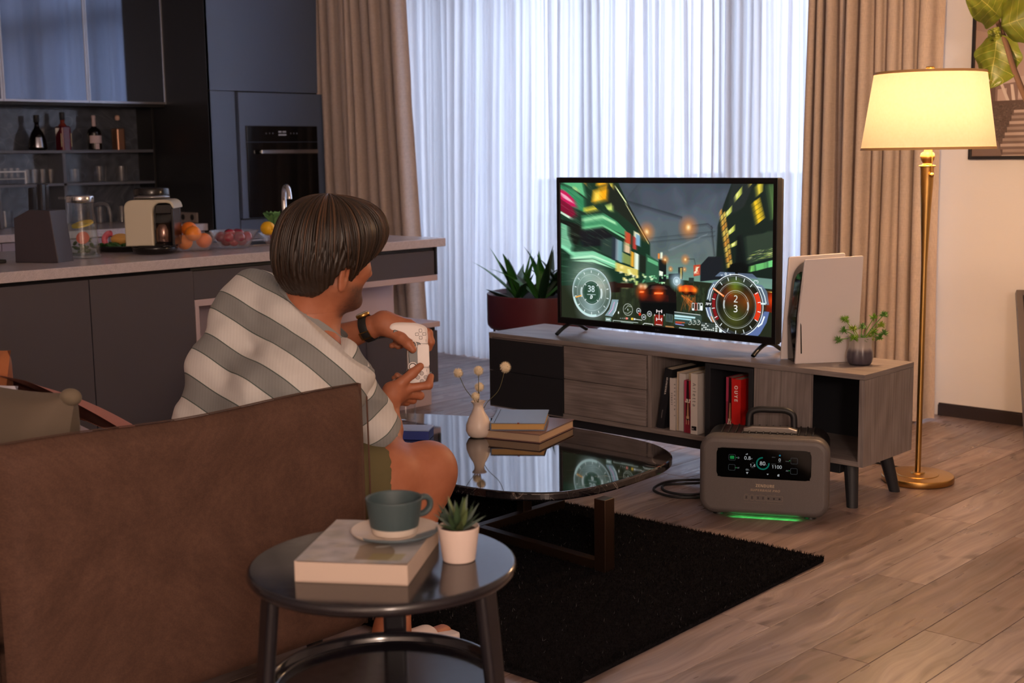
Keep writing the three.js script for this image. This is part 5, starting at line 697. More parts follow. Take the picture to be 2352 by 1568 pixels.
// ---------------------------------------------------------------- fiddle-leaf tree by the picture
{
  const t = thing('fiddle_leaf_tree', 'fiddle-leaf fig branch with broad green leaves before the sepia picture', 'tree', [-1.9, 0, -5.02]);
  const bark = STD({ color: col(104, 78, 62), roughness: 0.9, bumpMap: again(T.plaster, 1, 6), bumpScale: 0.003 });
  part('trunk', taper([[0.3, 0.3, 0.05], [0.22, 0.7, 0.03], [0.05, 1.1, 0.0], [-0.1, 1.38, 0], [-0.15, 1.5, 0.01], [-0.185, 1.6, 0.01], [-0.215, 1.66, 0.0], [-0.24, 1.72, -0.01], [-0.26, 1.9, 0]], (s) => 0.02 - 0.012 * s, 60, 12), bark, t);
  part('pot', lathe([[0, 0], [0.12, 0], [0.15, 0.02], [0.17, 0.34], [0.16, 0.34], [0.15, 0.3], [0, 0.3]], 40).translate(0.3, 0, 0.05), STD({ color: col(70, 66, 66), roughness: 0.6 }), t); part('soil', new THREE.CylinderGeometry(0.15, 0.15, 0.02, 24).translate(0.3, 0.305, 0.05), STD({ color: col(40, 30, 24), roughness: 1 }), t);
  const lt = (spot, hue) => canvasTex(256, 320, (g, W, Hh) => { g.fillStyle = hue; g.fillRect(0, 0, W, Hh); srand(13); for (let i = 0; i < 700; i++) { g.fillStyle = `rgba(${rr(90, 150)},${rr(110, 150)},${rr(30, 60)},0.12)`; g.beginPath(); g.arc(rr(0, W), rr(0, Hh), rr(3, 16), 0, 7); g.fill(); } g.strokeStyle = 'rgba(196,190,110,0.6)'; g.lineWidth = 5; g.beginPath(); g.moveTo(W / 2, Hh); g.lineTo(W / 2, 0); g.stroke(); g.lineWidth = 2.5; for (let i = 1; i < 7; i++) for (const s of [-1, 1]) { g.beginPath(); g.moveTo(W / 2, Hh * (1 - i / 7.2)); g.quadraticCurveTo(W / 2 + s * W * 0.25, Hh * (1 - i / 7.2) - 20, W / 2 + s * W * 0.48, Hh * (1 - i / 7.2) - 62); g.stroke(); } if (spot) { g.fillStyle = '#5a2c16'; g.beginPath(); g.ellipse(W * 0.74, Hh * 0.12, 52, 44, 0.4, 0, 7); g.fill(); g.fillStyle = '#b8b2b0'; g.beginPath(); g.arc(W * 0.57, Hh * 0.15, 8, 0, 7); g.fill(); } });
  // local axes: across the view to the right, up, and away
  const leafShape = (len, wid, seed, cup) => sheet(14, 18, (u, v) => { const s = (u - 0.5) * 2, w = wid * Math.pow(Math.sin(Math.PI * Math.pow(clamp(v, 0.001, 0.999), 0.8)), 0.62) * (1 + 0.07 * Math.sin(v * 17 + seed)); return [s * w, v * len, cup * (s * s * w) + 0.014 * Math.sin(v * 9 + seed) * s * s - 0.05 * v * v * len + 0.004 * Math.sin(u * 20) * Math.sin(v * 12), u, v]; });
  const put = (name, g, roll, pos, m, yaw = 0.72, tip = 0) => part(name, g.rotateX(tip).rotateZ(roll).rotateY(yaw).translate(...pos), m, t);
  const green = (tx) => PHY({ map: tx, roughness: 0.42, transmission: 0.3, thickness: 0, side: THREE.DoubleSide });
  const big = green(lt(true, '#66741f')), plain = green(lt(false, '#6f7b22')), pale = green(lt(false, '#7b862c'));
  put('leaf', leafShape(0.205, 0.088, 1, 0.6), Math.PI - 0.1, [-0.213, 1.628, 0.02], big, 0.75, 0.0);
  put('leaf', leafShape(0.05, 0.024, 3, 0.4), Math.PI * 0.32, [-0.2, 1.618, 0.03], pale); put('leaf', leafShape(0.045, 0.022, 5, 0.4), Math.PI * 0.8, [-0.212, 1.64, 0.03], pale);
  put('leaf', leafShape(0.2, 0.085, 4, 0.5), 0.95, [-0.2, 1.69, 0.02], plain, 0.75, 0.3); put('leaf', leafShape(0.21, 0.1, 7, 0.5), -1.25, [-0.2, 1.66, 0.02], plain, 0.75, 0.3); put('leaf', leafShape(0.2, 0.09, 9, 0.5), 0.1, [-0.225, 1.72, 0.0], plain, 0.75, 0.2);
  part('petiole', tube([[-0.215, 1.66, 0.0], [-0.206, 1.65, 0.012], [-0.213, 1.624, 0.02]], 0.003, 10, 6), STD({ color: col(110, 110, 50), roughness: 0.6 }), t);
}
// ---------------------------------------------------------------- rug
T.rug = texture(512, 512, (u, v, x, y) => { srand(x * 7919 + y * 104729); const q = rnd(), n = 10 * tn(u, v, 5, 5, 2) + 8 * tn(u, v, 22, 22, 6) + (rnd() - 0.5) * 14; return q > 0.993 ? [84, 78, 78] : [25 + n * 0.7, 24 + n * 0.7, 27 + n * 0.7]; });
{
  const t = thing('rug', 'near-black shaggy rug under the marble coffee table', 'rug', [-2.75, 0.0005, -2.68], 0.03);
  const rm = PHY({ map: again(T.rug, 2.4, 2.4), roughness: 1, specularIntensity: 0 }), W = 0.91, D = 0.605, g = bx(-W, W, 0, 0.014, -D, D, 0.005, 2); part('backing', uvBox(g, 1), rm, t);
  const N = 52000, bl = new THREE.ConeGeometry(0.0016, 0.012, 3, 1, true).translate(0, 0.006, 0), im = new THREE.InstancedMesh(bl, PHY({ color: 0xffffff, roughness: 1, specularIntensity: 0 }), N); srand(41);
  const q = new THREE.Quaternion(), e = new THREE.Euler(), mx = new THREE.Matrix4(), c = new THREE.Color();
  for (let i = 0; i < N; i++) { const edge = i < 5000, s = rnd(), x = edge ? (i % 2 ? rr(-W, W) : (i % 4 < 2 ? -1 : 1) * (W - rr(0, 0.01))) : rr(-W, W), z = edge ? (i % 2 ? (i % 4 < 2 ? -1 : 1) * (D - rr(0, 0.01)) : rr(-D, D)) : rr(-D, D); e.set(rr(-0.9, 0.9), rr(0, 6.28), rr(-0.9, 0.9)); mx.compose(V3(x, 0.011, z), q.setFromEuler(e), V3(1, rr(0.7, 1.3), 1)); im.setMatrixAt(i, mx); const k = rnd() > 0.985 ? 0.07 : 0.005 + 0.006 * rnd(); im.setColorAt(i, c.setRGB(k, k * 0.95, k * 1.02)); }
  im.name = 'pile'; im.userData.kind = 'stuff'; shade(im); t.add(im);
}
// ---------------------------------------------------------------- coffee table
T.marble = texture(1024, 1024, (u, v) => { const w = 0.1 * tn(u, v, 2.2, 2.2, 3), vein = (f, s, k) => Math.pow(Math.max(0, 1 - Math.abs(tn(u + w, v - w * 0.7, f, f * 0.8, s)) * k), 3); const m = tn(u, v, 1.6, 1.6, 14) > -0.05 ? 1 : 0.25, vv = clamp(vein(2.4, 5, 26) * 0.9 * m + vein(4.5, 9, 34) * 0.7 * m + vein(8, 2, 40) * 0.35, 0, 1), n = 7 * tn(u, v, 6, 6, 7); return mix3([19 + n, 18 + n, 22 + n], [150, 140, 132], vv * 0.85); });
{
  const t = thing('coffee_table', 'low rounded-triangle coffee table with a polished black marble top', 'coffee table', [-2.9, 0.012, -2.95]);
  const out = [[-3.554, -3.2], [-3.432, -3.269], [-3.2, -3.352], [-2.885, -3.402], [-2.74, -3.402], [-2.6, -3.39], [-2.498, -3.361], [-2.39, -3.285], [-2.335, -3.184], [-2.314, -3.012], [-2.317, -2.846], [-2.363, -2.701], [-2.457, -2.622], [-2.564, -2.585], [-2.72, -2.566], [-3.0, -2.568], [-3.35, -2.61], [-3.62, -2.7], [-3.75, -2.84], [-3.74, -3.0], [-3.67, -3.11]].map(([x, z]) => [x + 2.9, -(z + 2.95)]);
  const s = blob(out); part('top', uvBox(extr(s, 0.014, 0.006, 4).rotateX(-Math.PI / 2).translate(0, 0.218, 0), 0.9), PHY({ map: T.marble, roughness: 0.045, clearcoat: 0.5, clearcoatRoughness: 0.02 }), t);
  const metal = STD({ color: col(84, 66, 54), metalness: 0.9, roughness: 0.32 });
  part('leg', bx(-0.02, 0.02, 0, 0.214, -0.022, 0.022, 0.002).translate(0.622, 0, 0.145), metal, t); part('leg', bx(-0.016, 0.016, 0, 0.214, -0.02, 0.02, 0.002).translate(0.085, 0, -0.1), metal, t); part('leg', bx(-0.02, 0.02, 0, 0.214, -0.02, 0.02, 0.002).translate(-0.6, 0, 0.1), metal, t);
  part('foot_bar', bx(-0.6, 0.625, 0, 0.03, -0.016, 0.016, 0.002).rotateY(-0.045).translate(0, 0.0, 0.119), metal, t); part('foot_bar', bx(0.075, 0.107, 0, 0.03, -0.28, 0.18, 0.002).translate(0, 0.0006, 0), metal, t);
}
const CY = 0.2505;
{
  const t = thing('bud_vase', 'small white bottle-shaped vase holding dried round cream flower heads', 'vase', [-3.049, CY, -3.08]);
  part('vase', lathe([[0, 0], [0.028, 0], [0.036, 0.006], [0.0435, 0.022], [0.0425, 0.042], [0.034, 0.066], [0.021, 0.088], [0.0165, 0.104], [0.018, 0.114], [0.0255, 0.122], [0.0245, 0.1235], [0.0165, 0.114], [0.0145, 0.104], [0.019, 0.088], [0, 0.05]], 56), STD({ color: col(226, 208, 196), roughness: 0.35 }), t);
  const heads = [[-0.066, 0.221, 0.0, 0.0165], [0.003, 0.227, 0.0, 0.017], [0.094, 0.238, 0.0, 0.019], [0.004, 0.168, -0.02, 0.0165], [-0.008, 0.142, 0.012, 0.0145]], stemM = STD({ color: col(96, 92, 62), roughness: 0.7 }), fl = STD({ color: col(236, 220, 190), roughness: 0.95 }); srand(17);
  heads.forEach(([dx, y, b, r], i) => {
    const c = [dx * 0.731 + b * 0.68, y, dx * -0.682 + b * 0.73], a = i === 2 ? [0.02, 0.115, -0.02] : [c[0] * 0.12, 0.115, c[2] * 0.12];
    const st = part('flower', tube([[0, 0.06, 0], a, [lerp(a[0], c[0], 0.62), lerp(a[1], c[1], i === 2 ? 0.36 : 0.5), lerp(a[2], c[2], 0.62)], c], 0.0012, 24, 6), stemM, t);
    const gs = [new THREE.SphereGeometry(r * 0.82, 18, 14).translate(...c)]; for (let k = 0; k < 420; k++) { const yy = rr(-1, 1), aa = rr(0, 6.283), qq = Math.sqrt(1 - yy * yy), l = r * rr(0.28, 0.42); gs.push(new THREE.ConeGeometry(0.0006, l, 3, 1, true).translate(0, r * 0.78 + l / 2, 0).applyQuaternion(new THREE.Quaternion().setFromUnitVectors(V3(0, 1, 0), V3(Math.cos(aa) * qq, yy, Math.sin(aa) * qq))).translate(...c)); }
    part('flower_head', gs, fl, st).userData.kind = 'stuff';
  });
}
function flatBook(label, pos, turn, w, d, h, cover, pages, extra) {
  const t = thing('book', label, 'book', pos, turn), c = 0.0028;
  part('pages', bx(-w / 2 + 0.004, w / 2 - 0.004, c, h - c, -d / 2 + 0.004, d / 2 - 0.004, 0.001), pages, t);
  part('cover', [bx(-w / 2, w / 2, 0, c, -d / 2, d / 2, 0.001), bx(-w / 2, w / 2, h - c, h, -d / 2, d / 2, 0.001), bx(-w / 2, -w / 2 + 0.004, 0, h, -d / 2, d / 2, 0.0015)], cover, t);
  if (extra) extra(t, c); return t;
}
{
  // corners on the table: near (-2.80, -3.14), left (-3.0, -3.08), right (-2.89, -3.40)
  const pg = STD({ color: col(176, 150, 126), roughness: 0.85 }), pg2 = STD({ color: col(196, 156, 98), roughness: 0.8 });
  flatBook('larger brown book lying under the slate-blue one on the marble table', [-2.963, CY, -3.235], Math.atan2(0.06, 0.212), 0.225, 0.275, 0.03, STD({ color: col(112, 84, 82), roughness: 0.3 }), pg);
  const t = flatBook('slate-blue hardback with gold page edges on top of the brown book', [-2.99, CY + 0.0302, -3.225], 0.66, 0.185, 0.235, 0.026, STD({ color: col(112, 126, 150), roughness: 0.4 }), pg2, (q, c) => { part('groove', bx(-0.08, -0.077, 0.0262, 0.0266, -0.117, 0.117, 0), M.black, q); part('ribbon', bx(0.0, 0.007, 0.0235, 0.0268, 0.112, 0.1205, 0.0005), STD({ color: col(130, 50, 44), roughness: 0.6 }), q); });
}
single('drinking_glass', lathe([[0, 0], [0.031, 0], [0.0335, 0.004], [0.0345, 0.13], [0.032, 0.13], [0.031, 0.02], [0, 0.018]], 40), M.glass, 'tall drinking glass on the marble table behind the hand', 'glass', null, [-3.39, CY, -3.06]);
{ const t = thing('small_box', 'small cobalt blue box on the marble table beside the knee', 'box', [-3.2, CY, -2.94], 0.6); part('body', bx(-0.07, 0.045, 0, 0.03, -0.04, 0.04, 0.002), STD({ color: col(52, 66, 140), roughness: 0.4 }), t); part('lid', bx(-0.071, 0.046, 0.03, 0.036, -0.041, 0.041, 0.002), STD({ color: col(150, 170, 214), roughness: 0.4 }), t); }
{ const t = thing('patterned_cloth', 'black and white striped cloth on the marble table by the knee', 'cloth', [-3.12, CY, -2.82], 0.4); for (let i = 0; i < 9; i++) part('stripe', bx(-0.07 + i * 0.015, -0.062 + i * 0.015, 0.004, 0.0046, -0.04, 0.04, 0), M.black, t); part('cloth', bx(-0.08, 0.075, 0, 0.004, -0.045, 0.045, 0.0015), STD({ color: col(220, 216, 214), roughness: 0.9 }), t); }
// ================================================================ side table in the foreground
M.espresso = STD({ color: col(22, 20, 26), roughness: 0.34 });
T.ebony = texture(256, 512, (u, v) => 38 + 7 * tn(u, v, 9, 4, 3) + 8 * tn(u, v, 3, 3, 8), false);
M.espressoTop = PHY({ color: col(24, 22, 28), roughness: 1, roughnessMap: T.ebony, ior: 1.6, clearcoat: 0.15, clearcoatRoughness: 0.1 });
const TX = -1.599, TZ = -1.381, TY = 0.53;
{
  const t = thing('side_table', 'round black two-tier side table with three flat legs in the foreground', 'side table', [TX, 0, TZ]);
  part('tabletop', uvBox(lathe([[0, 0.508], [0.212, 0.508], [0.22, 0.511], [0.225, 0.519], [0.223, 0.527], [0.218, 0.53], [0, 0.53]], 96), 3), M.espressoTop, t);
  part('lower_shelf', uvBox(lathe([[0, 0.296], [0.185, 0.296], [0.198, 0.3], [0.2, 0.306], [0.2, 0.328], [0.197, 0.332], [0.191, 0.331], [0.188, 0.318], [0.186, 0.312], [0, 0.312]], 96), 3), M.espressoTop, t);
  for (const a of [108, -15, 226]) { const g = new RoundedBoxGeometry(0.046, 0.51, 0.02, 3, 0.008), p = g.attributes.position, R = a * Math.PI / 180; for (let i = 0; i < p.count; i++) { const k = (0.255 - p.getY(i)) / 0.51; p.setZ(i, p.getZ(i) + 0.196 + 0.05 * k); p.setX(i, p.getX(i) * (1 - 0.25 * k)); } g.computeVertexNormals(); g.translate(0, 0.255, 0); g.rotateY(Math.PI / 2 - R); part('leg', g, M.espresso, t); }
}
{
  const cov = canvasTex(700, 900, (g, W, Hh) => {
    g.fillStyle = '#b4b2b6'; g.fillRect(0, 0, W, Hh); srand(52);
    for (let i = 0; i < 240; i++) { const x = rr(0, W), y = rr(0, Hh), r = rr(20, 120), k = g.createRadialGradient(x, y, 0, x, y, r), c = [[196, 196, 200], [150, 152, 150], [168, 160, 138], [214, 214, 218], [128, 132, 136]][i % 5]; k.addColorStop(0, `rgba(${c},0.35)`); k.addColorStop(1, `rgba(${c},0)`); g.fillStyle = k; g.fillRect(x - r, y - r, 2 * r, 2 * r); }
    g.fillStyle = 'rgba(120,96,70,0.55)'; g.beginPath(); g.moveTo(W * 0.45, Hh * 0.62); g.quadraticCurveTo(W * 0.6, Hh * 0.45, W * 0.72, Hh * 0.6); g.quadraticCurveTo(W * 0.86, Hh * 0.75, W * 0.8, Hh * 0.92); g.lineTo(W * 0.5, Hh * 0.92); g.fill(); g.fillStyle = 'rgba(150,140,80,0.5)'; g.fillRect(W * 0.62, Hh * 0.78, W * 0.3, Hh * 0.15); g.fillStyle = 'rgba(235,232,228,0.8)'; g.beginPath(); g.ellipse(W * 0.66, Hh * 0.62, 50, 22, -0.4, 0, 7); g.fill(); g.fillStyle = 'rgba(70,76,84,0.4)'; for (let i = 0; i < 14; i++) g.fillRect(rr(60, 600), rr(100, 800), rr(20, 80), rr(3, 9));
  });
  // corners: (-1.626,-1.212) (-1.475,-1.315) (-1.600,-1.518) (-1.750,-1.424) at 3.5 cm above the top
  const t = thing('magazine', 'thick pale softcover book lying on the round side table', 'book', [-1.6135, TY, -1.367], Math.atan2(0.103, 0.151));
  const pg = STD({ color: col(196, 176, 162), roughness: 0.8 }), w = 0.184, d = 0.236;
  part('pages', bx(-w / 2, w / 2, 0.0015, 0.033, -d / 2, d / 2, 0.0015), pg, t);
  const g = sheet(20, 24, (u, v) => { const x = (u - 0.5) * w * 1.004, z = (0.5 - v) * d * 1.004, c = Math.max(0, u - 0.85) * Math.max(0, 0.3 - v) * 0.05; return [x, 0.0348 + c + 0.0004 * Math.sin(u * 9), z]; });
  part('cover', g, PHY({ map: cov, roughness: 0.34, clearcoat: 0.4, clearcoatRoughness: 0.25, side: THREE.DoubleSide }), t); part('back_cover', bx(-w / 2, w / 2, 0, 0.0015, -d / 2, d / 2, 0.0005), pg, t); part('spine', bx(-w / 2 - 0.001, -w / 2 + 0.0012, 0, 0.0345, -d / 2, d / 2, 0.0005), pg, t);
}
const teal = STD({ color: col(62, 78, 82), roughness: 0.55 }), bisque = STD({ color: col(206, 192, 180), roughness: 0.55 });
{
  const t = thing('saucer', 'two-tone saucer, white with a grey-green side, on the pale book', 'saucer', [-1.598, TY + 0.0356, -1.41]);
  const prof = [[0, 0.004], [0.036, 0.004], [0.068, 0.0115], [0.0735, 0.0145], [0.0745, 0.013], [0.07, 0.008], [0.042, 0.0005], [0, 0.0005]];
  // split by a chord: the part beyond it is glazed grey-green
  const g = lathe(prof, 160).toNonIndexed(), p = g.attributes.position, A = [], B = [], dir = V3(0.93, 0, 0.3).normalize();
  for (let i = 0; i < p.count; i += 3) { const cx = (p.getX(i) + p.getX(i + 1) + p.getX(i + 2)) / 3, cz = (p.getZ(i) + p.getZ(i + 1) + p.getZ(i + 2)) / 3, side = cx * dir.x + cz * dir.z > 0.026; for (let k = 0; k < 3; k++) (side ? B : A).push(p.getX(i + k), p.getY(i + k), p.getZ(i + k)); }
  const mk = (a) => { let q = new THREE.BufferGeometry(); q.setAttribute('position', new THREE.Float32BufferAttribute(a, 3)); q = mergeVertices(q, 1e-6); q.computeVertexNormals(); return q; };
  part('dish', mk(A), bisque, t); part('glazed_side', mk(B), STD({ color: col(96, 110, 118), roughness: 0.45 }), t, 'grey-green glazed side');
}
{
  const t = thing('coffee_cup', 'dark teal coffee cup with an unglazed pale foot on the saucer', 'cup', [-1.605, TY + 0.0402, -1.415]);
  part('body', lathe([[0.0405, 0.0125], [0.0435, 0.03], [0.0475, 0.058], [0.0485, 0.0605], [0.0465, 0.0615], [0.0448, 0.058], [0.041, 0.03], [0.036, 0.008], [0, 0.006]], 64), teal, t);
  part('foot', lathe([[0, 0], [0.037, 0], [0.0385, 0.002], [0.0403, 0.0125]], 64), bisque, t, 'unglazed pale foot');
  part('handle', tube([[0.045, 0.053, 0], [0.058, 0.054, 0], [0.066, 0.047, 0], [0.066, 0.036, 0], [0.057, 0.027, 0], [0.041, 0.025, 0]], 0.0052, 40, 12).scale(1, 1, 1.5).rotateY(1.25), teal, t);
}
{
  const t = thing('potted_succulent', 'small grey-green aloe in a tapered white pot on the side table', 'potted plant', [-1.505, TY, -1.468]);
  part('pot', lathe([[0, 0], [0.0255, 0], [0.0275, 0.002], [0.0345, 0.056], [0.0348, 0.0585], [0.0325, 0.0585], [0.0305, 0.05], [0, 0.049]], 56), STD({ color: col(216, 196, 186), roughness: 0.6 }), t);
  part('soil', new THREE.CylinderGeometry(0.0305, 0.0305, 0.004, 28).translate(0, 0.05, 0), STD({ color: col(70, 54, 50), roughness: 1 }), t);
  const ms = [col(62, 84, 56), col(86, 100, 92), col(52, 70, 58), col(96, 112, 70)].map((c) => STD({ color: c, roughness: 0.5, side: THREE.DoubleSide })); srand(33);
  for (let i = 0; i < 20; i++) { const a = i * 2.4, k = i / 20, tilt = 0.95 * (1 - k) + 0.08, l = lerp(0.05, 0.062, k); part('leaf', blade(l, 0.0052, 0.12, 0.7, 8).rotateX(tilt).rotateY(a).translate(0.002 * Math.sin(a), 0.052, 0.002 * Math.cos(a)), ms[i % 4], t); }
  part('leaf', blade(0.066, 0.0045, 0.05, 0.7, 8).rotateX(0.95).rotateY(-2.3).translate(-0.004, 0.052, 0), ms[1], t);
}
// ================================================================ sofa
T.velvet = texture(512, 512, (u, v, x, y) => { srand(x * 7919 + y * 613); const n = 9 * tn(u, v, 2.2, 1.6, 4) + 6 * tn(u, v, 9, 9, 7) + (rnd() - 0.5) * 14; return [80 + n, 54 + n * 0.85, 42 + n * 0.75]; });
M.velvet = PHY({ map: again(T.velvet, 1.3, 1.3), roughness: 0.85, sheen: 0.2, sheenRoughness: 0.5, sheenColor: col(150, 105, 85) });
// a stuffed panel between z0..z1 and y0..y1 with seam flanges, its outer face at x
function stuffed(x, thick, z0, z1, y0, yTop, seed) {
  const nz = 60, ny = 36, face = (s) => sheet(nz, ny, (u, v) => { const zz = lerp(z0, z1, u), top = yTop(u), e = Math.pow(1 - Math.pow(Math.abs(2 * u - 1), 14), 0.5) * Math.pow(1 - Math.pow(Math.abs(2 * v - 1), 10), 0.5), wob = 0.004 * noise(u * 5, v * 4, seed) + 0.0022 * noise(u * 16, v * 10, seed + 3) * e; return [x - thick / 2 + s * (thick / 2 * e + wob * e), lerp(y0, top, v), zz, zz, v * 0.6]; });
  return [face(1), face(-1)];
}
{
  const t = thing('sofa', 'brown velvet sofa whose tall side panel fills the lower left foreground', 'sofa', [0, 0, 0]);
  const topL = (u) => 0.672 + 0.004 * Math.sin(u * 9) + 0.008 * Math.pow(u, 3) + 0.006 * Math.pow(1 - u, 6);
  part('arm_panel', stuffed(-2.25, 0.095, -1.925, -1.045, 0.095, topL, 5), M.velvet, t);
  const flange = []; for (let i = 0; i <= 40; i++) flange.push([-2.2975, topL(i / 40) + 0.002, lerp(-1.925, -1.045, i / 40)]);
  const fin = (pts, w) => sheet(pts.length - 1, 3, (u, v) => { const k = Math.round(u * (pts.length - 1)), p = pts[k], s = v < 0.34 ? -1 : v > 0.66 ? 1 : 0; return [p[0] + (v - 0.5) * 0.012, p[1] + (s === 0 ? w : 0), p[2]]; });
  part('seam', fin(flange, 0.011), M.velvet, t); 
  part('seam', tube([[-2.2955, 0.1, -1.924], [-2.2955, 0.3, -1.9275], [-2.2955, 0.5, -1.9275], [-2.2955, 0.678, -1.925]], 0.0055, 24, 8), M.velvet, t); part('seam', tube([[-2.2535, 0.12, -1.912], [-2.2515, 0.35, -1.9135], [-2.2535, 0.655, -1.9125]], 0.0022, 24, 6), M.velvet, t);
  part('far_arm_panel', bx(-4.3, -4.2, 0.1, 0.67, -1.925, -1.045, 0.03, 3), M.velvet, t);
  part('base', bx(-4.2, -2.35, 0.08, 0.26, -1.9, -0.96, 0.02, 2), M.velvet, t); part('backrest', bx(-4.28, -2.3, 0.1, 0.66, -1.05, -0.9, 0.04, 3), M.velvet, t);
  for (const [a, b] of [[-3.27, -2.36], [-4.19, -3.28]]) part('seat_cushion', bx(a, b, 0.262, 0.405, -1.93, -1.06, 0.04, 4), M.velvet, t);
  for (const [x, z] of [[-2.4, -1.85], [-4.1, -1.85], [-2.4, -1.0], [-4.1, -1.0]]) part('leg', new THREE.CylinderGeometry(0.022, 0.018, 0.085, 14).translate(x, 0.0425, z), M.black, t);
}
function cushion(w, h, th, puff = 4) { const f = (s) => sheet(28, 28, (u, v) => { const a = 2 * u - 1, b = 2 * v - 1, e = Math.pow(1 - Math.pow(Math.abs(a), puff), 0.6) * Math.pow(1 - Math.pow(Math.abs(b), puff), 0.6), pin = 1 - 0.05 * (a * a * (1 - b * b) * 0 + (1 - Math.abs(a * b))); return [a * w / 2 * (1 - 0.06 * (1 - b * b)), b * h / 2 * (1 - 0.06 * (1 - a * a)), s * (th / 2 * e + 0.006 * noise(a * 3, b * 3, w * 9) * e)]; }); return [f(1), f(-1)]; }
{
  const m = (c) => PHY({ color: c, roughness: 0.9, sheen: 0.3, sheenColor: col(180, 170, 160), sheenRoughness: 0.6 });
  const a = thing('cushion', 'olive-grey cushion with a rounded corner tuft behind the brown sofa panel', 'cushion', [-2.6, 0.545, -1.2]); a.rotation.set(-0.18, 0.15, 0.02);
  part('cover', cushion(0.44, 0.4, 0.17), m(col(96, 84, 72)), a); part('corner_tuft', new THREE.SphereGeometry(0.02, 16, 12).scale(1.2, 0.9, 1).translate(0.205, 0.19, 0), m(col(110, 98, 82)), a);
  const b = thing('cushion', 'lilac-grey cushion leaning just right of the olive one on the sofa', 'cushion', [-2.56, 0.5, -1.3]); b.rotation.set(-0.42, 0.1, -0.12); part('cover', cushion(0.3, 0.32, 0.1), m(col(150, 136, 146)), b);
  const c = thing('cushion', 'rust-brown cushion with a curved edge at the far left of the sofa', 'cushion', [-2.98, 0.57, -1.275]); c.rotation.set(-0.15, 0.05, 0.0); part('cover', cushion(0.44, 0.44, 0.15, 3), m(col(148, 88, 52)), c);
  const d = thing('cushion', 'pale grey-white cushion set in front of the rust-brown one', 'cushion', [-2.78, 0.56, -1.2]); d.rotation.set(-0.2, 0.1, 0); part('cover', cushion(0.36, 0.36, 0.12, 3), m(col(190, 188, 200)), d);
}
{ // throw with a fringe, sloping from the cushions to the seat
  const t = thing('throw_blanket', 'dusty pink throw with a fringed edge draped over the sofa', 'blanket', [0, 0, 0]), wm = STD({ color: col(186, 122, 108), roughness: 0.95, side: THREE.DoubleSide });
  const P = (u, v) => { const z = lerp(-1.25, -1.6, v), k = v, y = lerp(0.745, 0.548, v) + 0.012 * Math.sin(v * 3.1), x = lerp(-3.2, -2.6, u); return [x, y + 0.006 * Math.sin(u * 14 + v * 4) - 0.05 * Math.max(0, u - 0.82) * 4 * (0.4 + v), z - 0.03 * u]; };
  part('blanket', sheet(40, 24, P), wm, t); srand(61); const fr = [];
  for (let i = 0; i < 70; i++) { const u = i / 69, p = P(u, 1); fr.push(tube([p, [p[0] + rr(-0.01, 0.01), p[1] - 0.006, p[2] - 0.022], [p[0] + rr(-0.02, 0.02), p[1] - rr(0.012, 0.024), p[2] - rr(0.04, 0.06)]], 0.0022, 5, 5)); }
  part('fringe', fr, STD({ color: col(168, 104, 84), roughness: 0.95 }), t).userData.kind = 'stuff';
}
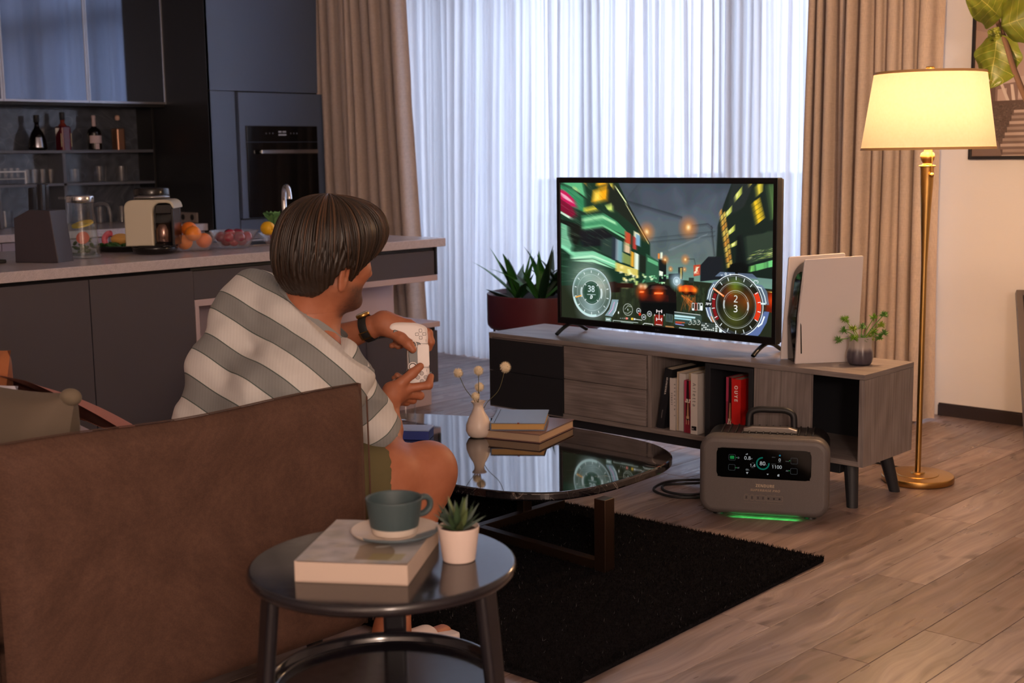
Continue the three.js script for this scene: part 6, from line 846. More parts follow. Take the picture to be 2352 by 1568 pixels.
// ================================================================ the seated player
const J = { L0:[-2.630,0.525,-1.764], L1:[-2.655,0.684,-1.841], L2:[-2.662,0.808,-1.913], R0:[-2.403,0.525,-1.769], R1:[-2.425,0.650,-1.842], R2:[-2.429,0.709,-1.919], pel:[-2.540,0.463,-1.766], hipR:[-2.409,0.451,-1.721], hipL:[-2.694,0.417,-1.821], shR:[-2.419,0.703,-1.941], shL:[-2.703,0.829,-1.921], slR:[-2.395,0.512,-2.065], elR:[-2.386,0.461,-2.091], fRm:[-2.446,0.514,-2.142], wrR:[-2.494,0.569,-2.190], elL:[-2.798,0.662,-2.145], wrL:[-2.614,0.750,-2.238], fLm:[-2.718,0.708,-2.188], nkB:[-2.509,0.808,-1.947], nkT:[-2.469,0.895,-1.960], head:[-2.455,0.978,-1.975], kneeR:[-2.351,0.397,-2.166], thm:[-2.369,0.408,-2.055], calfR:[-2.378,0.237,-2.137], ankR:[-2.380,0.050,-2.085], heelR:[-2.380,0.023,-2.079], toeR:[-2.380,-0.039,-2.205], kneeL:[-2.705,0.401,-2.209], ankL:[-2.706,0.129,-2.168], rP1:[-2.493,0.589,-2.209], rP2:[-2.495,0.599,-2.230], rP3:[-2.502,0.577,-2.226], rI0:[-2.483,0.600,-2.241], rI1:[-2.440,0.608,-2.283], rI2:[-2.449,0.628,-2.300], rM0:[-2.493,0.584,-2.243], rM1:[-2.483,0.574,-2.291], rM2:[-2.531,0.590,-2.312], rM3:[-2.558,0.622,-2.279], rN0:[-2.504,0.573,-2.237], rN1:[-2.500,0.562,-2.280], rN2:[-2.551,0.580,-2.299], rN3:[-2.567,0.614,-2.277], rK0:[-2.508,0.565,-2.225], rK1:[-2.508,0.557,-2.265], rK2:[-2.542,0.569,-2.284], rT0:[-2.497,0.601,-2.201], rT1:[-2.480,0.625,-2.228], rT2:[-2.472,0.640,-2.252], rT3:[-2.462,0.655,-2.272], lP1:[-2.581,0.763,-2.258], lP2:[-2.557,0.759,-2.272], lP3:[-2.576,0.745,-2.280], lI0:[-2.528,0.757,-2.300], lI1:[-2.485,0.737,-2.329], lI2:[-2.475,0.714,-2.327], lI3:[-2.484,0.695,-2.329], lM0:[-2.549,0.745,-2.306], lM1:[-2.533,0.719,-2.343], lM2:[-2.544,0.697,-2.321], lN0:[-2.566,0.738,-2.302], lN1:[-2.561,0.706,-2.328], lN2:[-2.574,0.696,-2.300], lK0:[-2.578,0.733,-2.290], lK1:[-2.582,0.703,-2.308], lK2:[-2.583,0.699,-2.285], lT0:[-2.557,0.746,-2.256], lT1:[-2.518,0.727,-2.262], lT2:[-2.496,0.713,-2.266], lT3:[-2.483,0.700,-2.269], ctl:[-2.498,0.669,-2.297], crown:[-2.453,1.105,-2.002] };{
  const vec = (a) => V3(...a);
  J.R0 = [-2.45, 0.525, -1.77]; J.R1 = [-2.437, 0.65, -1.842]; J.hipR = [-2.46, 0.455, -1.72]; J.ankR = [-2.205, 0.1, -1.925]; J.heelR = [-2.195, 0.045, -1.9]; J.toeR = [-2.235, 0.03, -2.12]; J.calfR = [-2.305, 0.22, -2.06];
  J.shL = [-2.697, 0.835, -1.925]; J.ctl = [-2.494, 0.679, -2.295]; J.rT1 = [-2.48, 0.621, -2.228]; J.rT2 = [-2.47, 0.64, -2.254]; J.rT3 = [-2.461, 0.657, -2.274];
  const clen = Math.hypot;
  // tapered capsule
  const cap = (a, b, ra, rb) => { const dx = b[0] - a[0], dy = b[1] - a[1], dz = b[2] - a[2], l2 = dx * dx + dy * dy + dz * dz || 1e-9; return (x, y, z) => { const px = x - a[0], py = y - a[1], pz = z - a[2], t = Math.min(1, Math.max(0, (px * dx + py * dy + pz * dz) / l2)); return clen(px - dx * t, py - dy * t, pz - dz * t) - (ra + (rb - ra) * t); }; };
  const smin = (a, b, k) => { const h = Math.max(k - Math.abs(a - b), 0) / k; return Math.min(a, b) - h * h * k * 0.25; };
  const blend = (list, k) => (x, y, z) => { let d = 1e9; for (const f of list) d = smin(d, f(x, y, z), k); return d; };
  // head frame
  const HC = vec(J.head), F = V3(0.06, -0.12, -0.99).normalize(), Rt = F.clone().cross(V3(0.05, 1, 0.0).normalize()).normalize(), U = Rt.clone().cross(F).normalize(), HS = 1.06;
  const toHead = (x, y, z) => { const dx = (x - HC.x) / HS, dy = (y - HC.y) / HS, dz = (z - HC.z) / HS; return [dx * F.x + dy * F.y + dz * F.z, dx * U.x + dy * U.y + dz * U.z, dx * Rt.x + dy * Rt.y + dz * Rt.z]; };
  const fromHead = (a, b, c) => HC.clone().addScaledVector(F, a * HS).addScaledVector(U, b * HS).addScaledVector(Rt, c * HS);
  const ell = (p, c, r) => { const x = (p[0] - c[0]) / r[0], y = (p[1] - c[1]) / r[1], z = (p[2] - c[2]) / r[2], k = clen(x, y, z); return (k - 1) * Math.min(r[0], r[1], r[2]) * (k < 1 ? 1 : Math.min(1.25, 1)); };
  const lc = (p, a, b, ra, rb) => { const d = [b[0] - a[0], b[1] - a[1], b[2] - a[2]], q = [p[0] - a[0], p[1] - a[1], p[2] - a[2]], t = clamp((q[0] * d[0] + q[1] * d[1] + q[2] * d[2]) / (d[0] * d[0] + d[1] * d[1] + d[2] * d[2]), 0, 1); return clen(q[0] - d[0] * t, q[1] - d[1] * t, q[2] - d[2] * t) - lerp(ra, rb, t); };
  const headL = (p) => {
    const s = [p[0], p[1], Math.abs(p[2])];
    let d = ell(p, [-0.008, 0.022, 0], [0.098, 0.093, 0.077]);
    d = smin(d, ell(p, [0.042, -0.045, 0], [0.056, 0.08, 0.06]), 0.03);
    d = smin(d, lc(s, [0.0, -0.075, 0.05], [0.068, -0.112, 0.014], 0.02, 0.02), 0.03);
    d = smin(d, ell(p, [0.082, -0.112, 0], [0.02, 0.018, 0.022]), 0.018);           // chin
    d = smin(d, lc(s, [0.088, 0.008, 0.012], [0.078, 0.006, 0.048], 0.012, 0.012), 0.018); // brow
    d = smin(d, ell(s, [0.066, -0.038, 0.042], [0.026, 0.022, 0.02]), 0.02);          // cheekbone
    d = Math.max(d, -(clen(s[0] - 0.103, s[1] + 0.012, s[2] - 0.032) - 0.014) * 0.7);
    d = smin(d, clen(s[0] - 0.083, s[1] + 0.012, s[2] - 0.031) - 0.0125, 0.003);      // eyes
    d = smin(d, lc(p, [0.094, -0.005, 0], [0.119, -0.046, 0], 0.008, 0.0115), 0.012); d = smin(d, ell(s, [0.106, -0.051, 0.011], [0.011, 0.008, 0.008]), 0.006); // nose
    d = smin(d, lc(s, [0.099, -0.077, 0], [0.088, -0.08, 0.021], 0.0068, 0.004), 0.006); d = smin(d, lc(s, [0.097, -0.087, 0], [0.087, -0.085, 0.019], 0.0075, 0.004), 0.006); // lips
    // ears
    const e = [s[0] + 0.004 - 0.22 * (s[1] + 0.046), s[1] + 0.046, s[2] - 0.077 - 0.35 * -(s[0] + 0.004)]; let ear = ell(e, [0, 0, 0], [0.0175, 0.032, 0.0075]); ear = smin(ear, ell(e, [0.004, -0.026, 0], [0.009, 0.011, 0.006]), 0.008); ear = Math.max(ear, -ell(e, [0.004, 0.004, 0.0075], [0.009, 0.018, 0.0055]));
    return smin(d, ear, 0.008);
  };
  const headW = (x, y, z) => headL(toHead(x, y, z)) * HS;
  const C = (a, b, ra, rb) => cap(J[a], J[b], ra, rb);
  const neck = [cap(J.nkB, fromHead(-0.03, -0.055, 0).toArray(), 0.066, 0.058), cap([-2.5, 0.84, -1.97], fromHead(0.02, -0.085, 0).toArray(), 0.05, 0.05)];
  const trunk = blend([C('L0', 'L1', 0.08, 0.07), C('L1', 'L2', 0.07, 0.045), C('R0', 'R1', 0.075, 0.075), C('R1', 'R2', 0.075, 0.05), C('shL', 'nkB', 0.035, 0.045), C('shR', 'nkB', 0.04, 0.045)], 0.07);
  const armR = blend([C('shR', 'elR', 0.05, 0.037), cap(J.elR, J.fRm, 0.0365, 0.0355), cap(J.fRm, J.wrR, 0.0355, 0.0265)], 0.02);
  const armL = blend([C('shL', 'elL', 0.04, 0.04), cap(J.elL, J.fLm, 0.041, 0.042), cap(J.fLm, J.wrL, 0.042, 0.029)], 0.02);
  const palmR = blend([C('wrR', 'rP1', 0.026, 0.022), C('rP1', 'rI0', 0.022, 0.0155), C('rP1', 'rM0', 0.02, 0.0145), C('rP1', 'rN0', 0.02, 0.0135), C('rP1', 'rK0', 0.018, 0.012), cap(J.wrR, J.rT0, 0.02, 0.018)], 0.016);
  const chain = (...q) => { const l = []; for (let i = 0; i + 3 < q.length; i += 2) l.push(cap(J[q[i]], J[q[i + 2]], q[i + 1], q[i + 3])); return blend(l, 0.006); };
  const fingersR = [chain('rI0', 0.0125, 'rI1', 0.0105, 'rI2', 0.0085), chain('rM0', 0.012, 'rM1', 0.0105, 'rM2', 0.0095, 'rM3', 0.0082), chain('rN0', 0.0115, 'rN1', 0.01, 'rN2', 0.009, 'rN3', 0.0078), chain('rK0', 0.0105, 'rK1', 0.009, 'rK2', 0.0078), chain('rT0', 0.0165, 'rT1', 0.0135, 'rT2', 0.0125, 'rT3', 0.0098)];
  const palmL = blend([C('wrL', 'lP1', 0.029, 0.026), C('lP1', 'lI0', 0.024, 0.0155), C('lP1', 'lM0', 0.022, 0.0145), C('lP1', 'lN0', 0.02, 0.0135), C('lP1', 'lK0', 0.019, 0.0125), C('lP1', 'lP2', 0.024, 0.022), cap(J.lP1, J.lT0, 0.022, 0.017)], 0.018);
  const fingersL = [chain('lI0', 0.0125, 'lI1', 0.0105, 'lI2', 0.0098, 'lI3', 0.008), chain('lM0', 0.012, 'lM1', 0.0105, 'lM2', 0.009), chain('lN0', 0.0115, 'lN1', 0.01, 'lN2', 0.0085), chain('lK0', 0.0105, 'lK1', 0.009, 'lK2', 0.0078), chain('lT0', 0.0165, 'lT1', 0.0145, 'lT2', 0.0135, 'lT3', 0.0102)];
  const hand = (palm, fs) => (x, y, z) => { let d = 1e9; for (const f of fs) d = Math.min(d, f(x, y, z)); return smin(palm(x, y, z), d, 0.009); };
  const handR = hand(palmR, fingersR), handL = hand(palmL, fingersL);
  const legR = blend([C('hipR', 'thm', 0.095, 0.086), cap(J.thm, J.kneeR, 0.086, 0.074), cap([-2.335, 0.425, -2.185], J.kneeR, 0.062, 0.066), cap(J.kneeR, J.calfR, 0.066, 0.055), cap([-2.34, 0.31, -2.1], [-2.285, 0.21, -2.01], 0.05, 0.045), cap(J.calfR, J.ankR, 0.052, 0.034), cap(J.ankR, J.heelR, 0.034, 0.03), cap(J.heelR, J.toeR, 0.034, 0.024)], 0.045);
  const legL = blend([C('hipL', 'kneeL', 0.095, 0.066), cap(J.kneeL, J.ankL, 0.06, 0.04), cap(J.ankL, [-2.71, 0.05, -2.16], 0.038, 0.034), cap([-2.71, 0.04, -2.15], [-2.7, 0.03, -2.36], 0.034, 0.024)], 0.045);
  const skin = (x, y, z) => { let d = smin(smin(neck[0](x, y, z), neck[1](x, y, z), 0.03), trunk(x, y, z), 0.05); d = smin(d, headW(x, y, z), 0.022); d = smin(d, smin(armR(x, y, z), handR(x, y, z), 0.012), 0.02); d = smin(d, smin(armL(x, y, z), handL(x, y, z), 0.012), 0.02); return smin(d, smin(legR(x, y, z), legL(x, y, z), 0.03), 0.02); };
  const around = (pts, pad) => { const lo = [1e9, 1e9, 1e9], hi = [-1e9, -1e9, -1e9]; for (const p of pts) for (let k = 0; k < 3; k++) { lo[k] = Math.min(lo[k], p[k] - pad); hi[k] = Math.max(hi[k], p[k] + pad); } return [lo, hi]; };
  const keysHand = Object.keys(J).filter((k) => /^[rl][PIMNKT]\d/.test(k)).map((k) => J[k]);
  const hb = around([...keysHand, J.wrR, J.wrL], 0.03), hd = around([fromHead(0.12, 0.12, 0.1).toArray(), fromHead(-0.12, -0.13, -0.1).toArray()], 0.03);
  const inside = (b, x, y, z, m) => x > b[0][0] + m && x < b[1][0] - m && y > b[0][1] + m && y < b[1][1] - m && z > b[0][2] + m && z < b[1][2] - m;
  const all = around([J.L0, J.R0, J.hipR, J.hipL, J.toeR, J.elL, J.wrR, J.nkT, [-2.7, 0.02, -2.38]], 0.13);
  // fine boxes for hands and head; the coarse one keeps what lies outside them
  const gBody = surface((x, y, z) => { const d = skin(x, y, z); return inside(hb, x, y, z, 0.008) || inside(hd, x, y, z, 0.01) ? Math.max(d, 0.004) : d; }, all[0], [all[1][0], Math.min(all[1][1], hd[0][1] + 0.05), all[1][2]], 0.009);
  const gHands = surface(skin, hb[0], hb[1], 0.0032), gHead = surface(skin, hd[0], hd[1], 0.0036);
  const bare = [gBody, gHands, gHead].map((g) => g.toNonIndexed()), body = mergeVertices(mergeGeometries(bare.map((g) => { g.deleteAttribute('uv'); return g; })), 1e-5), P = body.attributes.position, cl = new Float32Array(P.count * 3);
  for (let i = 0; i < P.count; i++) {
    const x = P.getX(i), y = P.getY(i), z = P.getZ(i), h = toHead(x, y, z); let c = [166, 102, 73]; const m = noise(x * 26, y * 26, z * 26) * 6 + noise(x * 90, y * 90, z * 90) * 4; c = [c[0] + m, c[1] + m, c[2] + m];
    if (Math.abs(h[2]) < 0.09 && Math.abs(h[0]) < 0.14 && h[1] < 0.14 && h[1] > -0.15) { const beard = smooth(h[0], 0.0, 0.05) * smooth(-h[1], 0.062, 0.085) * (0.75 + 0.35 * noise(x * 300, y * 300, z * 300)); c = mix3(c, [62, 42, 36], clamp(beard * 0.95, 0, 0.85)); const lip = smooth(0.03 - Math.abs(h[1] + 0.083), 0.012, 0.022) * smooth(h[0], 0.086, 0.094) * (Math.abs(h[2]) < 0.022 ? 1 : 0); c = mix3(c, [178, 92, 82], lip * 0.7); const brow = smooth(0.02 - Math.abs(h[1] - 0.014), 0.012, 0.018) * smooth(h[0], 0.07, 0.08) * smooth(Math.abs(h[2]), 0.012, 0.016); c = mix3(c, [48, 32, 26], brow * 0.85); const eye = clen(h[0] - 0.083, h[1] + 0.012, Math.abs(h[2]) - 0.031) < 0.0135 ? 1 : 0; if (eye) c = clen(h[1] + 0.012, Math.abs(h[2]) - 0.031) < 0.0055 ? [40, 26, 20] : [214, 206, 200]; }
    cl[i * 3] = S2L(c[0]); cl[i * 3 + 1] = S2L(c[1]); cl[i * 3 + 2] = S2L(c[2]);
  }
  body.setAttribute('color', new THREE.BufferAttribute(cl, 3)); body.computeVertexNormals();
  const t = thing('person', 'person in a striped t-shirt leaning forward on the sofa, playing with a white gamepad', 'person');
  const base = shade(new THREE.Mesh(body, PHY({ vertexColors: true, roughness: 0.52, sheen: 0.15, sheenColor: col(220, 150, 120), sheenRoughness: 0.5 }))); base.name = 'body'; t.add(base);
  // ---------------------------------------------------------------- hair
  const hairline = (a) => { const k = [[-0.2, -0.106], [-0.055, -0.104], [-0.035, -0.07], [-0.022, -0.035], [0.01, -0.03], [0.018, -0.062], [0.03, -0.062], [0.045, -0.036], [0.075, -0.012], [0.11, 0.012], [0.2, 0.03]]; for (let i = 1; i < k.length; i++) if (a <= k[i][0]) { const s = (a - k[i - 1][0]) / (k[i][0] - k[i - 1][0]); return lerp(k[i - 1][1], k[i][1], s * s * (3 - 2 * s)); } return 0.06; };
  const hairShape = (p) => { let d = ell(p, [-0.004, 0.026, 0], [0.121, 0.099, 0.1]); d = smin(d, ell(p, [-0.034, -0.03, 0], [0.094, 0.088, 0.091]), 0.03); d = smin(d, ell(p, [0.055, 0.055, 0.03], [0.068, 0.062, 0.066]), 0.03); return d; };
  const hairL = (p) => { const az = Math.atan2(p[2], p[0] + 0.02), g = 0.0016 * Math.sin(az * 46 + 3 * Math.sin(p[1] * 40)) + 0.0012 * noise(az * 30, p[1] * 14, 2); const d = hairShape(p) + g * smooth(0.13 - p[1], 0.0, 0.04), cut = hairline(p[0] + 0.004 * noise(az * 18, 1, 3)) - p[1] + 0.008 * noise(az * 22, p[1] * 8, 5); return smin(d, d, 0.001) > cut ? d : Math.max(d, cut); };
  const hair = surface((x, y, z) => hairL(toHead(x, y, z)) * HS, ...around([fromHead(0.14, 0.14, 0.12).toArray(), fromHead(-0.14, -0.12, -0.12).toArray()], 0.02), 0.0034);
  {
    const pos = [], cols = [], ix = []; const put = (g, f) => { const p = g.attributes.position, o = pos.length / 3; for (let i = 0; i < p.count; i++) { pos.push(p.getX(i), p.getY(i), p.getZ(i)); cols.push(...f(p.getX(i), p.getY(i), p.getZ(i))); } for (const k of g.index.array) ix.push(k + o); };
    put(hair, (x, y, z) => { const h = toHead(x, y, z), az = Math.atan2(h[2], h[0] + 0.02), s = 0.5 + 0.5 * noise(az * 34, h[1] * 6, 7); return [0.012 + 0.014 * s, 0.0075 + 0.0065 * s, 0.005 + 0.003 * s]; });
    srand(71); const crown = [-0.03, 0.122, 0.004];
    for (let i = 0; i < 520; i++) {
      const az = i / 520 * 6.2832 + rr(-0.03, 0.03), start = rr(0, 0.35), endK = rr(0.72, 1.0), sweep = 0.28 * Math.sin(az) * (Math.cos(az) > -0.3 ? 1 : 0.3), off = rr(0.0002, 0.0035), pts = [];
      for (let k = 0; k <= 8; k++) { const s = lerp(start, endK, k / 8), th = s * 2.25, a2 = az - sweep * s * s, dir = [Math.sin(th) * Math.cos(a2), Math.cos(th), Math.sin(th) * Math.sin(a2)]; let r = 0.03; const o = [-0.012, 0.02, 0]; for (let m = 0; m < 40; m++) { const q = [o[0] + dir[0] * r, o[1] + dir[1] * r, o[2] + dir[2] * r], d = hairShape(q); if (Math.abs(d) < 0.0003) break; r -= d; } const q = [o[0] + dir[0] * (r + off), o[1] + dir[1] * (r + off), o[2] + dir[2] * (r + off)]; if (q[1] < hairline(q[0]) + 0.002) break; pts.push(fromHead(...q).toArray()); }
      if (pts.length < 4) continue; const w = rr(0.0012, 0.0032), k = rr(0, 1), c = k > 0.86 ? [0.07, 0.034, 0.016] : k > 0.5 ? [0.03, 0.0165, 0.009] : [0.013, 0.008, 0.0055];
      put(taper(pts, (s) => w * Math.sin(Math.PI * (0.1 + 0.85 * s)) + 0.0003, 12, 5), () => c);
    }
    const g = new THREE.BufferGeometry(); g.setAttribute('position', new THREE.Float32BufferAttribute(pos, 3)); g.setAttribute('color', new THREE.Float32BufferAttribute(cols, 3)); g.setIndex(ix); g.computeVertexNormals();
    part('hair', g, PHY({ vertexColors: true, roughness: 0.42, sheen: 0.2, sheenColor: col(120, 80, 50), side: THREE.DoubleSide }), t);
  }
  // ---------------------------------------------------------------- clothes
  T.stripes = texture(128, 512, (u, v, x, y) => { const n = 5 * tn(u, v, 30, 60, 3) + 3 * Math.sin(x * 1.6), e = (c, w) => Math.max(0, 1 - Math.abs(v - c) / w); const g = v > 0.03 && v < 0.49, line = Math.max(e(0.035, 0.014), e(0.485, 0.014)); return mix3(g ? [140 + n, 142 + n, 142 + n] : [212 + n, 210 + n, 208 + n], [48, 66, 62], clamp(line * 1.3, 0, 1)); });
  M.shirt = STD({ map: T.stripes, roughness: 0.9, bumpMap: again(T.weave, 20, 4), bumpScale: 0.0003 });
  const RC = V3(0.731, -0.014, -0.682), UC = V3(-0.087, 0.99, -0.114), FC = V3(-0.677, -0.142, -0.722);
  const axis = RC.clone().multiplyScalar(0.6).addScaledVector(UC, 0.76).addScaledVector(FC, 0.25).normalize(), PERIOD = 0.106;
  const ringC = V3(-2.506, 0.818, -1.955), ringN = RC.clone().multiplyScalar(0.655).addScaledVector(UC, 0.755).addScaledVector(FC, -0.08).normalize();
  const wr = (x, y, z) => { const a = x * RC.x + y * RC.y + z * RC.z, b = x * UC.x + y * UC.y + z * UC.z, c = a * 0.77 - b * 0.64, e = a * 0.64 + b * 0.77; const low = smooth(-y, -0.78, -0.6); return 0.013 * (1 - Math.abs(noise(c * 4 + 3, e * 11, z * 3)) * 2.2) * (0.35 + 0.65 * low) - 0.012 * Math.max(0, noise(c * 6, e * 17 + 2, 4)) + 0.006 * noise(a * 20, b * 20, 9) + 0.004 * low * Math.sin(a * 26 + 5 * noise(a * 6, b * 5, 3)) * (0.5 + noise(a * 5, b * 5, 8)); };
  const shirtTrunk = blend([C('L0', 'L1', 0.115, 0.1), C('L1', 'L2', 0.1, 0.07), C('R0', 'R1', 0.105, 0.11), C('R1', 'R2', 0.11, 0.084), C('shL', 'nkB', 0.06, 0.072), C('shR', 'nkB', 0.076, 0.082), C('L2', 'R2', 0.075, 0.08)], 0.09);
  const below = (x, y, z) => (x - ringC.x) * ringN.x + (y - ringC.y) * ringN.y + (z - ringC.z) * ringN.z - 0.008;
  const sleeveR = cap(J.shR, J.slR, 0.081, 0.064), sleeveL = cap(J.shL, [-2.765, 0.73, -2.06], 0.07, 0.072), aR = vec(J.elR).sub(vec(J.shR)).normalize(), sR = vec(J.slR);
  const shirtF = (x, y, z) => Math.max(smin(shirtTrunk(x, y, z), sleeveL(x, y, z), 0.03) - wr(x, y, z), below(x, y, z), 0.5 - y);
  const sb = around([J.L0, J.R0, J.L2, J.R2, J.shL, [-2.765, 0.73, -2.06], J.nkB], 0.15), shirtG = surface(shirtF, sb[0], sb[1], 0.0075);
  const stripeUV = (g, dir, org, off) => { const p = g.attributes.position, uv = new Float32Array(p.count * 2); for (let i = 0; i < p.count; i++) { const dx = p.getX(i) - org[0], dy = p.getY(i) - org[1], dz = p.getZ(i) - org[2]; uv[i * 2] = (dx * 0.7 + dz * -0.7) * 4; uv[i * 2 + 1] = (dx * dir.x + dy * dir.y + dz * dir.z) / PERIOD + off; } g.setAttribute('uv', new THREE.BufferAttribute(uv, 2)); return g; };
  const shirt = part('shirt', stripeUV(shirtG, axis, J.nkB, 0.1), M.shirt, t);
  const slG = surface((x, y, z) => Math.max(sleeveR(x, y, z) - 0.8 * wr(x * 1.3, y, z), (x - sR.x) * aR.x + (y - sR.y) * aR.y + (z - sR.z) * aR.z, -((x - J.shR[0]) * aR.x + (y - J.shR[1]) * aR.y + (z - J.shR[2]) * aR.z) - 0.035), ...around([J.shR, J.slR], 0.11), 0.0065);
  part('sleeve', stripeUV(slG, aR.clone().multiplyScalar(-1), J.shR, 0.38), M.shirt, shirt);
  { // ribbed collar
    const e1 = V3().crossVectors(ringN, FC).normalize(), e2 = V3().crossVectors(e1, ringN).normalize(), g = sheet(80, 8, (u, v) => { const a = u * 6.2832, h = -0.022 + 0.042 * v + 0.002 * Math.sin(a * 5), p = ringC.clone().addScaledVector(e1, Math.cos(a) * (0.12 - 0.018 * v)).addScaledVector(e2, Math.sin(a) * (0.108 - 0.026 * v)).addScaledVector(ringN, h); return [p.x, p.y, p.z]; });
    part('collar', g, STD({ color: col(136, 138, 138), roughness: 0.95, side: THREE.DoubleSide }), shirt);
  }
  const hemP = vec(J.thm), hemN = vec(J.thm).sub(vec(J.hipR)).normalize(), shortsF = (x, y, z) => Math.max(blend([cap(J.hipR, [J.thm[0], J.thm[1], J.thm[2] - 0.02], 0.108, 0.1), C('hipL', 'kneeL', 0.108, 0.085), C('hipR', 'hipL', 0.11, 0.11)], 0.05)(x, y, z), (x - hemP.x) * hemN.x + (y - hemP.y) * hemN.y + (z - hemP.z) * hemN.z + 0.02, y - 0.58) - 0.003 * noise(x * 30, y * 20, z * 20);
  part('shorts', surface(shortsF, ...around([J.hipR, J.hipL, J.thm], 0.13), 0.009), STD({ color: col(92, 84, 54), roughness: 0.9 }), t);
  const sock = blend([cap([-2.208, 0.12, -1.93], J.heelR, 0.041, 0.038), cap([-2.2, 0.05, -1.91], [-2.225, 0.04, -2.05], 0.039, 0.034)], 0.02); part('sock', surface((x, y, z) => Math.max(sock(x, y, z), y - 0.112), ...around([[-2.2, 0.1, -1.92], [-2.22, 0.02, -2.06]], 0.06), 0.005), STD({ color: col(220, 208, 206), roughness: 0.9 }), t);
  for (const [x, z] of [[-2.215, -1.905], [-2.705, -2.165]]) { const s = blend([cap([x, 0.05, z], [x, 0.045, z - 0.1], 0.046, 0.046), cap([x, 0.042, z - 0.1], [x, 0.034, z - 0.2], 0.046, 0.038)], 0.02), sh = part('shoe', surface((a, b, c) => Math.max(s(a, b, c), 0.0015 - b, b - 0.078 + 0.35 * Math.max(0, z - 0.05 - c) * 0.6), [x - 0.07, -0.01, z - 0.26], [x + 0.07, 0.12, z + 0.07], 0.005), STD({ color: col(214, 204, 204), roughness: 0.6 }), t); part('sole', surface((a, b, c) => Math.max(s(a, Math.max(b, 0.035), c) - 0.004, Math.abs(b - 0.0115) - 0.011), [x - 0.08, -0.01, z - 0.26], [x + 0.08, 0.04, z + 0.08], 0.005), STD({ color: col(230, 226, 222), roughness: 0.6 }), sh); }
  // ---------------------------------------------------------------- wristwatch
  {
    const w = thing('wristwatch', 'wristwatch with a dark leather strap and gold case on the left wrist', 'watch', [J.wrL[0] - 0.004, J.wrL[1] - 0.0015, J.wrL[2] + 0.003]), ax = vec(J.wrL).sub(vec(J.fLm)).normalize(), q = new THREE.Quaternion().setFromUnitVectors(V3(0, 1, 0), ax);
    const up = UC.clone().addScaledVector(FC, -0.25).addScaledVector(RC, -0.1), st = lathe([[0.0335, -0.0115], [0.036, -0.0115], [0.0365, 0], [0.036, 0.0115], [0.0335, 0.0115], [0.033, 0], [0.0335, -0.0115]], 48); st.applyQuaternion(q);
    part('strap', st, STD({ color: col(34, 34, 34), roughness: 0.5 }), w);
    const n = up.addScaledVector(ax, -up.dot(ax)).normalize(), q2 = new THREE.Quaternion().setFromUnitVectors(V3(0, 1, 0), n), caseG = lathe([[0, 0.0335], [0.0175, 0.0335], [0.019, 0.036], [0.019, 0.041], [0.017, 0.0435], [0, 0.0435]], 40).applyQuaternion(q2);
    const cs = part('case', caseG, M.gold, w); part('dial', new THREE.CylinderGeometry(0.0158, 0.0158, 0.001, 32).translate(0, 0.0438, 0).applyQuaternion(q2), STD({ color: col(220, 216, 206), roughness: 0.2 }), cs);
    const m = FC.clone().multiplyScalar(-1).addScaledVector(UC, -0.55), n2 = m.addScaledVector(ax, -m.dot(ax)).normalize(), bas = new THREE.Matrix4().makeBasis(ax, n2, V3().crossVectors(ax, n2)), k = [bx(-0.0145, 0.0145, 0.0355, 0.0385, 0.009, 0.011, 0.0005), bx(-0.0145, 0.0145, 0.0355, 0.0385, -0.011, -0.009, 0.0005), bx(-0.0145, -0.0125, 0.0355, 0.0385, -0.011, 0.011, 0.0005), bx(0.0125, 0.0145, 0.0355, 0.0385, -0.011, 0.011, 0.0005)].map((g) => g.applyMatrix4(bas)); part('buckle', k, M.gold, w);
  }
  // ---------------------------------------------------------------- gamepad: local x along its width, local y towards the triggers, local z out of its face
  {
    const pad = thing('gamepad', 'white gamepad with a black centre and touch pad held upright in both hands', 'gamepad', J.ctl);
    const ex = UC.clone().multiplyScalar(1).addScaledVector(RC, -0.03).normalize(), ez = FC.clone().multiplyScalar(-1).addScaledVector(RC, 0.12).addScaledVector(UC, 0.1); ez.addScaledVector(ex, -ez.dot(ex)).normalize(); const ey = V3().crossVectors(ez, ex); pad.scale.setScalar(1.06); pad.quaternion.setFromRotationMatrix(new THREE.Matrix4().makeBasis(ex, ey, ez));
    // ey points to image left: triggers are towards -y
    const sh = new THREE.Shape(); const half = [[0, -0.027], [0.05, -0.029], [0.07, -0.024], [0.08, -0.004], [0.084, 0.03], [0.082, 0.062], [0.072, 0.07], [0.06, 0.064], [0.05, 0.04], [0.036, 0.028], [0, 0.026]]; const pts = [...half, ...half.slice(1, -1).reverse().map(([x, y]) => [-x, y])].map((p) => V3(p[0], p[1], 0));
    const outl = new THREE.Shape(new THREE.CatmullRomCurve3(pts, true, 'centripetal').getPoints(160).map((p) => new THREE.Vector2(p.x, p.y)));
    const whiteP = STD({ color: col(226, 218, 216), roughness: 0.4 }), blackP = STD({ color: col(22, 22, 26), roughness: 0.35 });
    part('shell', extr(outl, 0.022, 0.009, 5, 6).translate(0, 0, -0.022), whiteP, pad);
    const cen = blob([[0, -0.006], [0.03, -0.008], [0.036, 0.006], [0.052, 0.03], [0.066, 0.056], [0.058, 0.058], [0.044, 0.036], [0.03, 0.024], [0, 0.0225], [-0.03, 0.024], [-0.044, 0.036], [-0.058, 0.058], [-0.066, 0.056], [-0.052, 0.03], [-0.036, 0.006], [-0.03, -0.008]]);
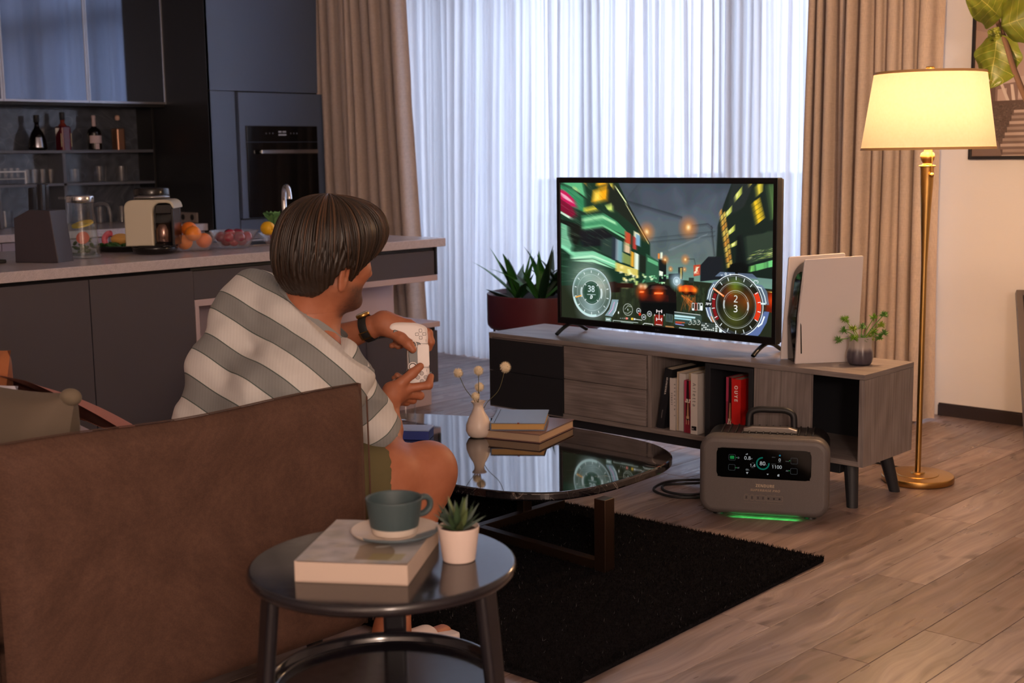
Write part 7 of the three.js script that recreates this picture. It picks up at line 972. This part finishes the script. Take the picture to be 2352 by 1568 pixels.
    part('centre_plate', extr(cen, 0.003, 0.0012, 2, 6).translate(0, 0, 0.0072), blackP, pad); part('back_shell', extr(blob([[0, -0.022], [0.06, -0.022], [0.076, 0.0], [0.078, 0.05], [0.066, 0.06], [0.05, 0.034], [0, 0.022], [-0.05, 0.034], [-0.066, 0.06], [-0.078, 0.05], [-0.076, 0], [-0.06, -0.022]]), 0.012, 0.006, 3, 6).translate(0, 0, -0.036), blackP, pad);
    const tp = part('touch_pad', extr(roundRect(0.056, 0.03, 0.006, 0, -0.014), 0.003, 0.0015, 3, 8).translate(0, 0, 0.0078), whiteP, pad); part('pad_gap', [bx(-0.0305, -0.0297, -0.029, 0.0, 0.0085, 0.0097, 0.0002), bx(0.0297, 0.0305, -0.029, 0.0, 0.0085, 0.0097, 0.0002)], blackP, tp);
    for (const s of [-1, 1]) { const st = part('thumbstick', lathe([[0, 0], [0.0085, 0], [0.0085, 0.01], [0.0115, 0.0135], [0.0118, 0.0165], [0.0095, 0.0175], [0.0085, 0.016], [0, 0.0155]], 36).rotateX(Math.PI / 2).translate(s * 0.0265, 0.0135, 0.0075), blackP, pad); part('stick_ring', new THREE.TorusGeometry(0.0106, 0.0016, 8, 40).translate(s * 0.0265, 0.0135, 0.0245), whiteP, st); part('stick_cap', new THREE.CylinderGeometry(0.0072, 0.0072, 0.001, 28).rotateX(Math.PI / 2).translate(s * 0.0265, 0.0135, 0.0238), whiteP, st); }
    const grey = STD({ color: col(176, 166, 164), roughness: 0.4 }), dk = STD({ color: col(84, 78, 78), roughness: 0.5 });
    [[0, 0.0088], [0, -0.0088], [0.0088, 0], [-0.0088, 0]].forEach(([x, y], i) => { const g = extr(roundRect(i < 2 ? 0.0062 : 0.0075, i < 2 ? 0.0075 : 0.0062, 0.0018), 0.002, 0.0006, 2, 4).translate(0.0535 + x, -0.009 + y, 0.0085), o = part('direction_button', g, whiteP, pad); part('gap_ring', extr(roundRect(i < 2 ? 0.0078 : 0.0091, i < 2 ? 0.0091 : 0.0078, 0.0022), 0.0012, 0.0002, 1, 4).translate(0.0535 + x, -0.009 + y, 0.008), dk, o); });
    [[0, 0.0098], [0, -0.0098], [0.0098, 0], [-0.0098, 0]].forEach(([x, y]) => { const o = part('action_button', new THREE.CylinderGeometry(0.0044, 0.0046, 0.004, 24).rotateX(Math.PI / 2).translate(-0.0535 + x, -0.009 + y, 0.0096), grey, pad); part('gap_ring', new THREE.TorusGeometry(0.0047, 0.0005, 6, 28).translate(-0.0535 + x, -0.009 + y, 0.0094), dk, o); });
    for (const s of [-1, 1]) { part('bumper', bx(s * 0.038, s * 0.066, -0.036, -0.028, -0.016, 0.001, 0.003, 2), blackP, pad); part('trigger', bx(s * 0.04, s * 0.066, -0.038, -0.026, -0.034, -0.018, 0.004, 2), blackP, pad); part('option_button', bx(s * 0.037 - 0.0035, s * 0.037 + 0.0035, -0.0225, -0.021, 0.0088, 0.0096, 0.0005), grey, pad); }
  }
}
// ---------------------------------------------------------------- unseen lamp out of view, placed to light the room warmly from the right
{
  const t = thing('unseen_lantern_lamp', 'unseen paper lantern lamp out of view on the right, lighting the room', 'floor lamp', [1.5, 0, 0.85]);
  part('base', lathe([[0, 0], [0.14, 0], [0.14, 0.02], [0.02, 0.03], [0, 0.03]]), M.black, t); part('stand', new THREE.CylinderGeometry(0.01, 0.01, 1.52, 12).translate(0, 0.78, 0), M.black, t);
  part('lantern', new THREE.SphereGeometry(0.22, 40, 28).translate(0, 1.76, 0), STD({ color: 0xfff4e4, emissive: new THREE.Color(1, 0.66, 0.46), emissiveIntensity: 4 }), t);
  const li = new THREE.PointLight(new THREE.Color(1, 0.755, 0.61), L_UNSEEN_LAMP); li.position.set(0, 1.76, 0); li.shadow.radius = 10; li.castShadow = true; li.name = 'lantern'; t.add(li);
}
scene.updateMatrixWorld(true);
renderer.render(scene, camera);
